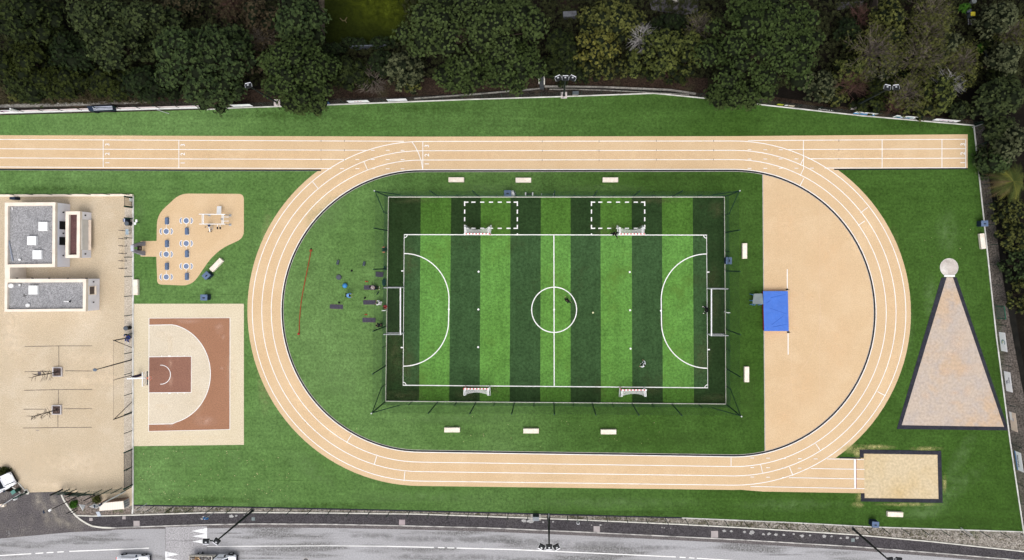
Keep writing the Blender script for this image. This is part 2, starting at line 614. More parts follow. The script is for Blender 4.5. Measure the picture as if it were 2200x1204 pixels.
# infield
inner = oval(-1.5)
b = MB(); b.sheet(px(inner), 0.012)
structure(b, 'infield_turf', m_turf_in)
right = [p for p in inner if p[0] > 1200]
ap = [p for p in right if p[0] >= 1641]
b = MB(); b.sheet(px([(1638.5, 373)] + ap + [(1643.5, 970.5)]), 0.016)
structure(b, 'high_jump_apron', m_track)
b = MB(); b.strip(px([(1638.5, 373), (1643.5, 970.5)]), 0.10, 0.021)
structure(b, 'apron_edging', m_conc)
b = MB(); b.wall(px(oval(-0.7)), -0.02, 0.03, 0.19, closed=True)
b.wall(px([(-90, 363.2), (0, 364.3), (400, 366), (690, 366.2)]), -0.02, 0.03, 0.19)
b.wall(px([(1792, 364.5), (2079, 362.8)]), -0.02, 0.03, 0.16)
b.wall(px([(1803, 983.6), (1849, 984.6)]), -0.02, 0.03, 0.16)
structure(b, 'slot_drain', m_slot)
b = MB(); b.wall(px(oval(-2.7)), -0.02, 0.025, 0.06, closed=True)
b.wall(px([(-90, 364.6), (0, 365.7), (400, 367.4), (680, 367.6)]), -0.02, 0.025, 0.06)
structure(b, 'drain_lip', m_conc)

b = MB()
Z = 0.016
for d in (2, 22.7, 42.7, 62.7):
    b.strip(px(oval(d)), 0.092, 0.026 if d == 2 else Z, closed=True)
Z = 0.020
for p in ([(-90, 299), (0, 300), (222, 301), (868, 304)], [(-90, 319), (0, 320), (400, 321.8), (789, 323.3)],
          [(-90, 338.5), (0, 339.6), (400, 341.8), (744, 343)], [(-90, 358), (0, 359.2), (400, 361.3), (712, 362.6)],
          [(1607, 302.5), (1850, 301), (2075, 299.6)], [(1688, 321.7), (2075, 319.9)], [(1735, 341.6), (2075, 340.2)], [(1771, 361.5), (2075, 360.6)],
          [(1726, 301.5), (1726, 361.3)], [(1895, 300.6), (1895, 361)], [(2023.5, 299.8), (2023.5, 360.8)], [(2074.5, 299), (2074.5, 361)],
          [(222, 300.5), (222, 360.5)], [(384.5, 301.5), (384.5, 361.5)], [(908.5, 304.3), (908.5, 365)],
          [(885, 305), (892, 315), (899, 329), (905, 346), (908, 363)], [(672, 391), (684, 406)], [(782, 348), (790, 366)],
          [(1727, 338.5), (1719, 355.5)], [(1727, 361), (1719, 378)], [(1727, 383), (1718, 400.5)], [(1864, 446), (1848, 458)], [(1858, 475), (1843, 485)],
          [(1885, 841.5), (1902.5, 851)], [(1752, 953), (1763, 969.5)], [(1570.5, 983), (1570.5, 1003)], [(1634, 998), (1638.5, 1017.5)], [(1696, 1003.5), (1703.5, 1022.5)],
          [(755, 935), (744.5, 951.5)], [(809.5, 980), (804, 999)], [(870, 1013), (868, 1034)],
          [(1776, 986), (1856, 987.6)], [(1742, 1006.6), (1857, 1008.6)], [(1695, 1026.2), (1857, 1029.3)], [(1612, 1045.2), (1857, 1050)]):
    b.strip(px(p), 0.085, Z)
    Z += 0.0006
for (u, v) in [(735, 362.7), (768, 343), (768, 362.8), (801, 323.3), (801, 343.2), (802, 363), (833, 323.4), (833, 343.3), (833, 363.1), (865, 323.5), (865, 343.4), (865, 363.2),
               (1610, 322.2), (1610, 342.3), (1610, 362), (1644, 322.2), (1644, 342), (1644, 362), (1677, 322), (1677, 341.8), (1677, 361.8), (1711, 341.8), (1711, 361.8), (1744, 361.6),
               (1616, 984), (1650, 984.4), (1684, 985), (1718, 985.5), (1752, 986), (1616, 1004.5), (1650, 1005), (1684, 1005.5), (1718, 1006), (1616, 1025), (1650, 1025.4), (1684, 1026)]:
    b.strip(px([(u - 4, v), (u + 4, v)]), 0.085, Z)
R90 = Matrix.Rotation(PI / 2, 3, 'Z')
for u, vs, s in ((231, (311, 331, 350), 0.78), (393, (312, 331.5, 350.5), 0.78), (917.5, (314, 333.5, 352.5), 0.82), (2069, (310.5, 330, 350), 0.84)):
    for t, v in zip('321', vs):
        add_text(b, t, s, W(u, v, Z + 0.002), R90, bold=0.012)
b.sheet(px([(1834, 986.5), (1838.4, 986.6), (1839, 1050), (1834.8, 1050)]), Z + 0.006)
structure(b, 'lane_markings', m_paint)
b = MB()
b.sheet(px([(1838.5, 986.5), (1839.5, 986.6), (1840.1, 1050), (1839.1, 1050)]), Z + 0.008)
structure(b, 'foul_line', M('maroon_strip', (0.22, 0.02, 0.07)))
b, b2 = MB(), MB()
for i, u in enumerate((1165, 1212, 1287, 1360, 1410, 1510, 1533, 595, 690, 1790, 1802, 1658, 740, 448)):
    for v in (304.5, 324.5, 344.7):
        if 1400 < u:
            v -= 1.5
        if u < 800:
            v -= 1.3
        (b if i % 2 == 0 else b2).strip(px([(u, v - 2.2), (u, v + 2.2)]), 0.05, Z + 0.004)
structure(b, 'relay_marks', M('dark_mark', (0.06, 0.06, 0.05)))
structure(b2, 'relay_marks', M('yellow_mark', (0.70, 0.62, 0.35)))
# faint joints of the rubber on the apron
b = MB()
jc = (1577, 673)
for rr, a0, a1 in ((186, -20, 72),):
    b.strip(px([(jc[0] + rr * math.cos(math.radians(a)), jc[1] + (rr + 10) * math.sin(math.radians(a))) for a in range(a0, a1, 4)]), 0.05, 0.021)
for u in (1700, 1761):
    b.strip(px([(u, 420), (u, 900)]), 0.04, 0.0205)
structure(b, 'rubber_joints', M('joint_tone', (0.60, 0.44, 0.29)))
b = MB()
b.strip(px([(1691.3, 579), (1691.3, 625)]), 0.11, 0.022)
b.strip(px([(1693, 713), (1693.2, 762)]), 0.11, 0.022)
structure(b, 'high_jump_lines', m_paint)

# ------------------------------------------------------------------ five-a-side pitch
CTL, CTR, CBR, CBL = (835, 424), (1556, 424), (1559, 868), (829, 862)
b = MB(); b.sheet(px([CTL, CTR, CBR, CBL]), 0.018)
structure(b, 'pitch', m_pitch_o)


def pv(u, top):
    return (424.0 if top else 862 + (u - 829) * 6 / 730)


xt = [835, 904, 969.5, 1033, 1097, 1162, 1226, 1290, 1357, 1422, 1488, 1556]
xb = [829, 900.5, 965, 1030.5, 1095, 1160.5, 1226, 1291, 1358.5, 1424, 1491, 1559]


def xat(i, v):
    return xt[i] + (xb[i] - xt[i]) * (v - 424) / 440


LT = [(868.5, 504.5), (1518, 505.5)]
LB = [(866, 828), (1520.5, 833.5)]


def vline(u, top):
    return 504.5 + (u - 868.5) / 650 * 1.0 if top else 828 + (u - 866) / 654 * 5.5


bo, bl, bd = MB(), MB(), MB()
for i in range(11):
    light = i % 2 == 1
    l, r = i, i + 1
    if light:
        for t0, t1 in ((424, vline(xt[i], True)), (vline(xb[i], False), pv(xb[i], False))):
            bo.sheet(px([(xat(l, t0), t0), (xat(r, t0), t0), (xat(r, t1), t1), (xat(l, t1), t1)]), 0.022)
    t0, t1 = vline(xt[i], True), vline(xb[i], False)
    ul, ur = xat(l, t0), xat(r, t0)
    u3, u4 = xat(r, t1), xat(l, t1)
    if i == 0:
        ul, u4 = 868.5, 866
    if i == 10:
        ur, u3 = 1518, 1520.5
    (bl if light else bd).sheet(px([(ul, t0), (ur, t0), (u3, t1), (u4, t1)]), 0.022)
structure(bo, 'run_off_stripes', m_pitch_ol)
structure(bl, 'light_stripes', m_pitch_l)
structure(bd, 'dark_stripes', m_pitch_d)
b = MB()
LW = 0.125
z = 0.028
b.strip(px([LT[0], LT[1], LB[1], LB[0]]), LW, z, closed=True)
b.strip(px([(1190, 506), (1190.7, 830)]), LW, z + 0.001)
b.strip(px([(1190.5 + 48.3 * math.cos(t), 666 + 48.6 * math.sin(t)) for t in [2 * PI * i / 64 for i in range(64)]]), LW, z + 0.002, closed=True)
b.strip(px([(868.2 + 96.5 * math.sin(t), 643 - 98 * math.cos(t)) for t in [PI / 2 * i / 20 for i in range(21)]] +
           [(866.8 + 97 * math.cos(t), 690 + 97 * math.sin(t)) for t in [PI / 2 * i / 20 for i in range(21)]]), LW, z + 0.003)
b.strip(px([(1518.5 - 98 * math.sin(t), 644.5 - 98.5 * math.cos(t)) for t in [PI / 2 * i / 20 for i in range(21)]] +
           [(1519.6 - 98.5 * math.cos(t), 693 + 98.5 * math.sin(t)) for t in [PI / 2 * i / 20 for i in range(21)]]), LW, z + 0.003)
for (u, v), (sx, sy) in (((868.5, 504.5), (1, 1)), ((1518, 505.5), (-1, 1)), ((1520.5, 833.5), (-1, -1)), ((866, 828), (1, -1))):
    b.strip(px([(u + sx * 6.5 * math.cos(t), v + sy * 6.5 * math.sin(t)) for t in [PI / 2 * i / 8 for i in range(9)]]), 0.1, z + 0.004)
for u, v in ((1028.2, 584), (1027.7, 665.2), (1027.3, 746.3), (1353, 585), (1353.6, 667), (1354.6, 749.4), (1190.5, 665.5), (964.3, 665), (1420, 668)):
    b.sheet([(W(u, v) + Vector((0.13 * math.cos(t), 0.13 * math.sin(t), 0))) for t in [2 * PI * i / 12 for i in range(12)]], z + 0.005)
for u, v in ((864.5, 582.5), (863.5, 747), (1521.5, 585), (1522.8, 751.5)):
    b.sheet(px([(u - 2.4, v - 1.2), (u + 2.4, v - 1.2), (u + 2.4, v + 1.2), (u - 2.4, v + 1.2)]), z + 0.005)
for x0, x1, y0, y1, gap in ((998.3, 1111.5, 434.8, 491, None), (1270.7, 1385, 434.8, 491, None)):
    n = 7
    for i in range(n):
        c = x0 + (x1 - x0) * i / (n - 1)
        a, e = c - 4.4, c + 4.4
        a, e = max(a, x0 - 1.2), min(e, x1 + 1.2)
        if i == 0: e = x0 + 8
        if i == n - 1: a = x1 - 8
        b.strip(px([(a, y0), (e, y0)]), 0.15, z + 0.006)
        b.strip(px([(a, y1), (e, y1)]), 0.15, z + 0.006)
    for u in (x0, x1):
        for c, h in ((438, 5), (455, 4.4), (471.5, 4.4), (488, 4.4), (504, 2)):
            b.strip(px([(u, c - h), (u, c + h)]), 0.15, z + 0.0065)
structure(b, 'pitch_markings', m_paint)

# ------------------------------------------------------------------ throwing sector, sand pit
b = MB(); b.sheet(px([(2031, 596), (2049, 596), (2158, 918), (1936, 915)]), 0.008)
structure(b, 'throwing_sector', m_sector)
b = MB()
for p in ([(2022, 597), (2033.5, 596), (1937, 914), (1938, 922), (1926.5, 922)], [(2047, 596), (2055, 596), (2167, 925), (2157, 917.5)],
          [(1938, 922.2), (1937, 914), (2157, 917.5), (2167, 925)]):
    b.prism(px(p), -0.02, 0.035)
b.prism(px([(1846.5, 966), (2021.5, 969), (2022, 977.4), (1846.8, 974.8)]), -0.02, 0.05)
b.prism(px([(2014, 977.4), (2022, 977.4), (2025, 1081), (2016.5, 1080)]), -0.02, 0.05)
b.prism(px([(1849.3, 1070.5), (2016.5, 1072.5), (2016.5, 1080.5), (1849.3, 1077.5)]), -0.02, 0.05)
b.prism(px([(1846.8, 974.8), (1855.5, 974.9), (1855.5, 983.5), (1847, 983.2)]), -0.02, 0.05)
b.prism(px([(1849, 1060), (1857.3, 1060.3), (1857.3, 1070.6), (1849.3, 1070.5)]), -0.02, 0.05)
structure(b, 'rubber_edging', m_rubber_edge)
b = MB(); b.sheet(px([(1855.5, 974.9), (2014, 977.4), (2016.5, 1072.5), (1857.3, 1070.6)]), 0.012)
structure(b, 'sand_pit', m_sand)
c = W(2039, 575)
b = MB(); b.prism([(c.x + 1.17 * math.cos(t), c.y + 1.17 * math.sin(t)) for t in [2 * PI * i / 48 for i in range(48)]], -0.02, 0.012)
structure(b, 'throwing_circle', M('circle_concrete', (0.48, 0.43, 0.39), (0.36, 0.32, 0.285), 0.9, 0.35, 0.65, 0.9, fine=0.2, c3=(0.6, 0.57, 0.53), s3=0.6))
b = MB(); b.wall([(c.x + 1.19 * math.cos(t), c.y + 1.19 * math.sin(t)) for t in [2 * PI * i / 48 for i in range(48)]], -0.02, 0.03, 0.05, closed=True)
structure(b, 'circle_rim', M('rim_steel', (0.55, 0.53, 0.50), rough=0.5))
tag(MB().prism(px([(2028, 591), (2050.5, 591), (2050.5, 595.2), (2028, 595.2)]), 0.0, 0.10).build('stop_board', m_paint),
    'white wooden stop board at the foot of the round throwing circle', 'stop board')

# ------------------------------------------------------------------ yard, court, work-out pad
b = MB(); b.sheet(px([(-90, 422), (285.5, 422), (285.5, 1086), (272, 1088), (225, 1086), (203, 1062), (136, 1056.5), (60, 1058.5), (24, 1021), (0, 1003), (-90, 960)]), 0.004)
structure(b, 'yard_paving', m_yard)
b = MB(); b.sheet(px([(268, 447), (285, 447), (284.5, 1046), (266, 1046)]), 0.010)
structure(b, 'strip_paving', m_boards)
b = MB(); b.sheet(px([(286.5, 653), (524, 653), (524, 956), (287, 959)]), 0.006)
structure(b, 'court_surround', m_court)
b = MB()
arc = [(352.5 + 99.8 * math.cos(t), 803.5 + 107.5 * math.sin(t)) for t in [(-79 + 158 * i / 40) * PI / 180 for i in range(41)]]
b.sheet(px([(320.3, 684), (494.3, 683.2), (494, 923), (319.6, 927)]), 0.010)
structure(b, 'court_paint', m_court_b)
tp = [(320.2, 699), (369, 698)] + arc[1:-1] + [(371, 911), (319.6, 912)]
b = MB(); b.sheet(px(tp), 0.014)
structure(b, 'court_paint', m_cream_court)
b = MB(); b.sheet(px([(320, 767), (411.3, 766), (411, 843.5), (319.6, 844.3)]), 0.018)
structure(b, 'court_paint', M('court_key', (0.235, 0.118, 0.083), (0.21, 0.105, 0.074), 0.4, 0.3, 0.7, 0.85, fine=0.22, fscale=8, c3=(0.31, 0.19, 0.15), s3=0.35, lo3=0.62, hi3=0.76))
b = MB()
b.strip(px([(320.3, 684), (494.3, 683.2), (494, 923), (319.6, 927)]), 0.085, 0.022, closed=True)
b.strip(px(tp), 0.085, 0.023)
b.strip(px([(320, 767), (411.3, 766), (411, 843.5), (319.6, 844.3)]), 0.085, 0.024)
b.strip(px([(344.5, 785)] + [(346 + 20.5 * math.cos(t), 805.3 + 20.5 * math.sin(t)) for t in [(-85 + 170 * i / 24) * PI / 180 for i in range(25)]] + [(344.5, 825.8)]), 0.08, 0.025)
for u, w in ((347.5, 1), (364.5, 5), (382, 1), (396, 1)):
    for v, s in ((765.5, -1), (844.8, 1)):
        b.strip(px([(u - w / 2 - 0.3, v + s * 0.4), (u + w / 2 + 0.3, v + s * 0.4)]), 0.12, 0.026)
structure(b, 'court_lines', m_paint)


def rounded(pts, r, n=6):
    out = []
    m = len(pts)
    for i in range(m):
        p0, p, p1 = (Vector((*pts[i - 1], 0)), Vector((*pts[i], 0)), Vector((*pts[(i + 1) % m], 0)))
        a, c = (p0 - p), (p1 - p)
        rr = min(r[i] if isinstance(r, (list, tuple)) else r, a.length * 0.45, c.length * 0.45)
        a = p + a.normalized() * rr
        c = p + c.normalized() * rr
        for k in range(n + 1):
            t = k / n
            q = a * (1 - t) ** 2 + p * 2 * t * (1 - t) + c * t * t
            out.append((q.x, q.y))
    return out


pad = rounded([(387, 416.3), (524, 417), (524, 512), (478, 533), (452, 556), (412, 614.5), (338, 611.5), (336, 552), (302, 551.5), (302, 518.5), (336.5, 518), (337.5, 462)],
              [18, 12, 16, 25, 25, 22, 9, 1, 1, 1, 1, 22])
b = MB(); b.sheet(px(pad), 0.008)
structure(b, 'workout_pad', m_track)
tables = [(357.3, 497.5), (357.3, 546.7), (357.3, 595.6), (400.2, 474.6), (400.2, 523.4), (400.2, 572.5)]
bw, bb = MB(), MB()


def moon(c, s, e):
    """crescent footprint beside a disc; e = width of its white rim"""
    k = (0.37 + e) / 0.37
    pts = [(0.42 + (.43 + e) * math.cos(a), .43 * k * math.sin(a)) for a in [(-59 + 118 * i / 12) * PI / 180 for i in range(13)]]
    pts += [((.675 - e) * math.cos(a), (.675) * k * math.sin(a)) for a in [(31 - 62 * i / 10) * PI / 180 for i in range(11)]]
    return [(c.x + s * x, c.y + y) for x, y in pts]


for i, (u, v) in enumerate(tables):
    c = W(u, v)
    circ = lambda r: [(c.x + r * math.cos(t), c.y + r * math.sin(t)) for t in [2 * PI * k / 28 for k in range(28)]]
    bw.sheet(circ(0.41), 0.013)
    bb.sheet(circ(0.335), 0.018)
    for s in (-1, 1):
        bw.sheet(moon(c, s, .06), 0.0131)
        bb.sheet(moon(c, s, 0), 0.018)
    d = -1 if i < 3 else 1
    bw.strip([(c.x, c.y - d * 0.40), (c.x, c.y - d * 0.80)], 0.05, 0.0132)
structure(bw, 'pad_markings', m_paint)
structure(bb, 'pad_markings', M('pad_blue', (0.150, 0.195, 0.295), (0.135, 0.175, 0.27), 2.0))

# ------------------------------------------------------------------ road, footpath, verge, drive
KT = [(136, 1108), (200, 1108.7), (290, 1106.5), (440, 1101.5), (550, 1101), (700, 1102), (900, 1104.5), (1100, 1111.5), (1250, 1117), (1460, 1126.5), (1600, 1134), (1840, 1149), (2000, 1163.5), (2200, 1185), (2300, 1197)]
KB = [(205, 1132.5), (240, 1134), (290, 1132), (440, 1127), (550, 1125.3), (700, 1126.2), (850, 1129), (1050, 1134), (1260, 1143.2), (1460, 1153), (1600, 1160), (1840, 1174.5), (2000, 1187), (2200, 1204), (2300, 1214)]
GB = [(p[0], p[1] + (8.5 if i > 2 else 5)) for i, p in enumerate(KB)]
VT = BOT
b = MB(); b.sheet(px([(165, 1068), (280, 1086)] + VT + [(2206, 1150)] + KT[::-1]), -0.004)
structure(b, 'verge', m_verge)
b = MB(); b.sheet(px([(163, 1107), (176, 1117.5), (188, 1125.5)][::-1] + [(164, 1107.5)] + KT[1:] + KB[::-1]), 0.06)
structure(b, 'footpath', m_asph)
b = MB(); b.sheet(px([(-400, 1168), (0, 1157), (150, 1143), (205, 1138)] + GB[1:] + [(2600, 1250), (2600, 1500), (-400, 1500)]), -0.006)
structure(b, 'road', m_road)
b = MB(); b.sheet(px(KB[1:] + GB[1:][::-1]), -0.002)
structure(b, 'gutter', m_gutter)
b = MB(); b.sheet(px([(-120, 1080), (-20, 1052), (45, 1060), (60, 1058.5), (136, 1056.5), (146, 1085), (165, 1110), (185, 1123.5), (205, 1132.5), (240, 1136), (240, 1140), (150, 1144), (0, 1157.5), (-120, 1168)]), 0.0)
structure(b, 'driveway', m_drive)
b = MB(); b.sheet(px([(-60, 985), (0, 1004), (24, 1022), (56, 1058), (46, 1060), (22, 1042), (-10, 1034), (-60, 1030)]), 0.006)
structure(b, 'planting_bed', m_bed)
b = MB(); b.sheet(px([(136, 1064), (170, 1066), (205, 1064), (226, 1088), (270, 1093), (283, 1092), (284, 1105), (200, 1107), (165, 1105), (146, 1085)]), 0.006)
structure(b, 'planting_bed', m_bed)
b = MB()
b.wall(px(KT[2:]), -0.03, 0.10, 0.14)
b.wall(px([(165, 1107.5), (200, 1108.7), (290, 1106.5)]), -0.03, 0.10, 0.14)
b.wall(px([(133, 1063), (138, 1074), (146, 1086), (155, 1098), (165, 1109), (175, 1117), (187, 1124.5), (200, 1130.5), (220, 1133.3), (240, 1134)]), -0.03, 0.12, 0.20)
structure(b, 'footpath_kerb', m_kerb)
b = MB(); b.wall(px(KB[1:]), -0.03, 0.12, 0.13)
structure(b, 'road_kerb', m_kerb_dirty)
b = MB()
b.wall(px([(24, 1021.5), (40, 1037), (57, 1057)]), -0.03, 0.10, 0.15)
b.wall(px([(22, 1042), (46, 1060)]), -0.03, 0.10, 0.13)
b.prism(px([(50, 1060), (58, 1050), (64, 1058), (62, 1062)]), -0.02, 0.14)
structure(b, 'bed_kerb', m_kerb)
# edging of turf
m_edge = M('turf_edge_kerb', (0.60, 0.59, 0.55), (0.42, 0.41, 0.38), 0.8, rough=0.9)
b = MB(); b.wall(px(TOP[2:]), -0.05, 0.06, 0.15)
b.wall(px(EAST), -0.05, 0.06, 0.16)
b.wall(px(BOT[6:]), -0.05, 0.05, 0.13)
b.wall(px([(286.5, 421), (286, 1092), (285, 1104)]), -0.05, 0.10, 0.20)
structure(b, 'edge_kerb', m_edge)
b = MB(); b.wall(px(BOT[:7]), -0.05, 0.04, 0.16)
structure(b, 'dark_edge_kerb', m_rubber_edge)
# road paint
CL = [(-60, 1197), (0, 1194), (149, 1185), (320, 1178), (445, 1174.5), (700, 1173), (832, 1174), (932, 1176.5), (1100, 1181), (1260, 1188), (1452, 1197), (1550, 1203), (1700, 1213), (2000, 1236)]


def cly(u):
    for (a, c), (d, e) in zip(CL[:-1], CL[1:]):
        if a <= u <= d:
            return c + (e - c) * (u - a) / (d - a)


b = MB()
for a, e in ((-60, 67), (76, 93), (100, 115), (123, 137), (149, 320), (445, 832), (832, 932), (941, 955), (961, 976), (981, 1452), (1460, 1473), (1480, 1492), (1497, 1990)):
    n = max(2, int((e - a) / 25))
    b.strip(px([(a + (e - a) * i / n, cly(a + (e - a) * i / n)) for i in range(n + 1)]), 0.13 if a != 445 else 0.09, 0.004)
structure(b, 'centre_line', m_paint)
b = MB()
for ap_, b0, b1, bx in ((412, 1134.5, 1148, 445), (413, 1146.5, 1158.3, 445), (412.5, 1158, 1170, 445), (384, 1185, 1197.6, 355), (384, 1197.6, 1210, 355)):
    b.sheet(px([(ap_, (b0 + b1) / 2), (bx, b0), (bx, b1)]), 0.006)
structure(b, 'ramp_triangles', m_paint_worn)
b = MB(); b.sheet(px([(355.5, 1133), (444.5, 1131), (444.5, 1230), (355.5, 1230)]), 0.0)
structure(b, 'speed_table', M('speed_table_asphalt', (0.33, 0.32, 0.325), (0.285, 0.275, 0.28), 0.4, 0.3, 0.7, 0.9, fine=0.35, fscale=6))
b = MB()
b.strip(px([(355.5, 1132), (355.5, 1230)]), 0.03, 0.003)
b.strip(px([(444.8, 1130), (444.8, 1230)]), 0.03, 0.003)
structure(b, 'joint_lines', M('bitumen_joint', (0.11, 0.10, 0.10)))
# pale cement splashes left on the footpath
b = MB()
rs = random.Random(5)
for u, v, r in ((1615, 1144.5, 6.5), (1640, 1148, 4), (1652, 1147, 4.5), (1667, 1148.5, 5), (1683, 1149, 3.5), (1705, 1147.5, 3), (1723, 1151, 5.5), (1740, 1150, 3), (1771, 1152.5, 5),
                (1786, 1152, 3), (1806, 1156.5, 3), (1820, 1155, 4), (1841, 1156, 4), (1556, 1141, 5), (1571, 1141.5, 4), (1600, 1143, 4), (1422, 1133.5, 1.5), (1427, 1134, 1.5), (1441, 1135, 1.5),
                (437, 1110.5, 2.5), (434, 1115, 3), (497, 1109, 5.5), (508, 1108, 3.5), (525, 1106.5, 1.5), (1140, 1119, 9), (1126, 1119, 6), (1167, 1122, 3), (1188, 1121, 2.5), (1290, 1128, 3), (1271, 1128, 2)):
    c = W(u, v)
    pts = []
    for i in range(14):
        t = 2 * PI * i / 14
        q = r / S * rs.uniform(0.55, 1.1)
        pts.append((c.x + q * math.cos(t), c.y + q * 0.72 * math.sin(t)))
    b.sheet(pts, 0.064 + rs.uniform(0, 0.0008))
structure(b, 'cement_splashes', M('dried_cement', (0.37, 0.36, 0.35), (0.25, 0.245, 0.24), 3.0, rough=0.95))
# joints of the yard paving
b = MB()
for p in ([(53, 745), (125, 743.5), (198, 743.5)], [(53, 799), (112, 798)], [(140, 797), (198, 797.5)], [(52, 839), (126, 837.5), (198, 837)], [(51, 879.5), (98, 879.5)], [(138, 878.5), (198, 878.5)],
          [(50, 920), (124, 919), (198, 918.5)], [(126.5, 744), (126.5, 788)], [(125.5, 838), (125.5, 868)], [(124.5, 892), (124.5, 919)]):
    b.strip(px(p), 0.085, 0.010)
structure(b, 'paving_joints', M('moss_joint', (0.09, 0.075, 0.06), (0.22, 0.18, 0.14), 1.2, 0.4, 0.7, 0.95))
# east strip, ditch
b = MB(); b.sheet(px([(2093, 270), (2125, 268), (2150, 480), (2166, 640), (2185, 760), (2240, 1010), (2290, 1190), (2206, 1190)] + EAST[::-1][1:]), -0.03)
structure(b, 'east_path', m_east)
b = MB(); b.sheet(px([(2112, 285), (2128, 290), (2142, 400), (2152, 470), (2163, 560), (2178, 650), (2190, 730), (2207, 830), (2226, 930), (2216, 930), (2196, 830), (2178, 735), (2164, 655), (2149, 560), (2138, 470), (2126, 390)]), -0.02)
structure(b, 'ditch', m_ditch)
b = MB(); b.sheet(px([(-90, 190), (60, 188), (300, 186), (430, 205), (520, 195), (680, 180), (900, 168), (1200, 160), (1400, 160), (1540, 170), (1640, 205), (1860, 236), (2090, 258), (2092, 264), (1850, 242), (1640, 219), (1500, 203), (1200, 196), (1000, 212), (500, 230), (-90, 240)]), -0.045)
structure(b, 'leaf_litter_bank', m_bank)
# north strip behind the fence, far lawn, far path
b = MB(); b.sheet(px([(-90, 226), (330, 217), (520, 222), (700, 212), (880, 208), (1160, 189), (1300, 187), (1500, 200), (1600, 208), (1850, 240), (2092, 262)] + TOP[::-1]), -0.03)
structure(b, 'fence_strip', M('strip_soil', (0.036, 0.030, 0.025), (0.016, 0.0135, 0.0115), 0.7, 0.3, 0.7, 0.95, fine=0.7, fscale=5, c3=(0.05, 0.035, 0.022), s3=0.2))
b = MB(); b.sheet(px([(690, -60), (900, -60), (905, 90), (780, 100), (700, 92)]), -0.03)
structure(b, 'far_lawn', m_lawn_far)
b = MB(); b.sheet(px([(1380, -60), (1500, -60), (1500, 28), (1470, 32), (1400, 22)]), -0.03)
b.sheet(px([(1796, 6), (1856, 2), (1852, 14), (1800, 22)]), -0.03)
structure(b, 'far_path', m_path_far)
b = MB(); b.sheet(px([(1856, -40), (1990, -40), (1960, 60), (1850, 50)]), -0.035)
b.sheet(px([(1190, -40), (1250, -40), (1240, 40), (1200, 30)]), -0.035)
structure(b, 'bare_soil', m_dark_soil)
b = MB(); b.sheet(px([(683, -40), (696, -40), (698, 84), (688, 84)]), -0.025)
structure(b, 'dirt_path', M('dirt_path', (0.075, 0.062, 0.045), (0.05, 0.042, 0.03), 1.0, rough=0.95, fine=0.5, fscale=5))

# ------------------------------------------------------------------ wear of years, and painted light on the far lawn
patches('worn_and_lit_turf', wear_light_mat('scuff_brown', (0.075, 0.062, 0.028), .45, (0.035, 0.07, 0.03)), [(1003, 488, 16, 12), (1052, 488, 14, 10), (1325, 490, 22, 14), (1378, 488, 12, 10), (1000, 846, 26, 16), (1062, 836, 16, 14), (1335, 840, 14, 10),
    (1400, 838, 20, 14), (880, 560, 22, 50), (850, 760, 24, 60), (876, 780, 20, 60), (1535, 640, 16, 90), (1505, 770, 26, 60), (1540, 855, 40, 12), (890, 432, 60, 8), (1400, 432, 80, 8), (1540, 450, 24, 24), (860, 850, 60, 14), (1300, 500, 30, 10)], .0262)
MATS_WEAR = wear_light_mat('pile_brushed_light', (0.125, 0.200, 0.080), .45, (0.045, 0.09, 0.018))
patches('worn_and_lit_turf', MATS_WEAR, [(2040, 1060, 26, 110, -.9), (1990, 1090, 60, 26), (2060, 990, 22, 80, -.5), (2035, 500, 30, 60), (400, 985, 60, 26), (500, 990, 26, 40), (670, 1010, 90, 26, -.6), (380, 1060, 90, 16), (900, 1068, 200, 16),
    (1300, 1080, 260, 14), (300, 450, 14, 40), (1700, 1085, 140, 16), (1950, 700, 16, 80), (2000, 640, 20, 60), (1960, 1105, 80, 14)], .002)
patches('worn_and_lit_turf', MATS_WEAR, [(700, 460, 60, 40, .6), (960, 900, 200, 14), (1050, 405, 120, 12), (720, 820, 60, 40, -.7), (1300, 405, 120, 10)], .0135)
patches('worn_and_lit_turf', wear_light_mat('pile_flattened_dark', (0.022, 0.045, 0.010), .6, (0.045, 0.09, 0.018)), [(600, 246, 120, 20), (900, 232, 160, 18), (1500, 222, 200, 16), (1980, 268, 110, 14), (2085, 330, 18, 50), (2105, 500, 14, 120), (2140, 800, 20, 160), (2180, 1050, 24, 110), (2080, 1120, 110, 20), (1400, 1103, 240, 9),
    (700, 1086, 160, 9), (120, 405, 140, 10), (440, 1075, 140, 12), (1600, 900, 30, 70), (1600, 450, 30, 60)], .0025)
patches('worn_and_lit_turf', wear_light_mat('infield_dark_patch', (0.026, 0.050, 0.012), .55, (0.045, 0.09, 0.018)), [(1600, 600, 30, 120), (1610, 850, 26, 100), (1400, 945, 200, 22), (1450, 385, 160, 16)], .0145)  # darker green patches on the infield around the cage
patches('sand_spill', wear_light_mat('spilt_sand', (0.42, 0.36, 0.16), .75, (0.045, 0.09, 0.018)), [(1838, 965, 40, 12), (1880, 961, 50, 7), (1842, 975, 10, 14), (1845, 1067, 10, 14), (1990, 964, 40, 6), (2029, 1038, 6, 26), (1842, 1085, 16, 8), (1950, 1084, 80, 5)], .04)
patches('worn_and_lit_turf', wear_light_mat('lawn_lit', (0.050, 0.062, 0.006), .95, (0.012, 0.018, 0.003)), [(800, 0, 80, 70), (840, 20, 50, 60)], -.026)  # lit upper middle of the far lawn, painted as a brighter patch
patches('surface_stains', wear_light_mat('rain_stain', (0.40, 0.28, 0.165), .3, (0.49, 0.36, 0.21)), [(1740, 640, 20, 12), (1708, 632, 16, 10), (1720, 820, 60, 60), (1780, 560, 60, 80), (1690, 480, 40, 60), (1800, 740, 40, 70), (1680, 900, 40, 40), (1705, 707, 14, 8)], .0218)
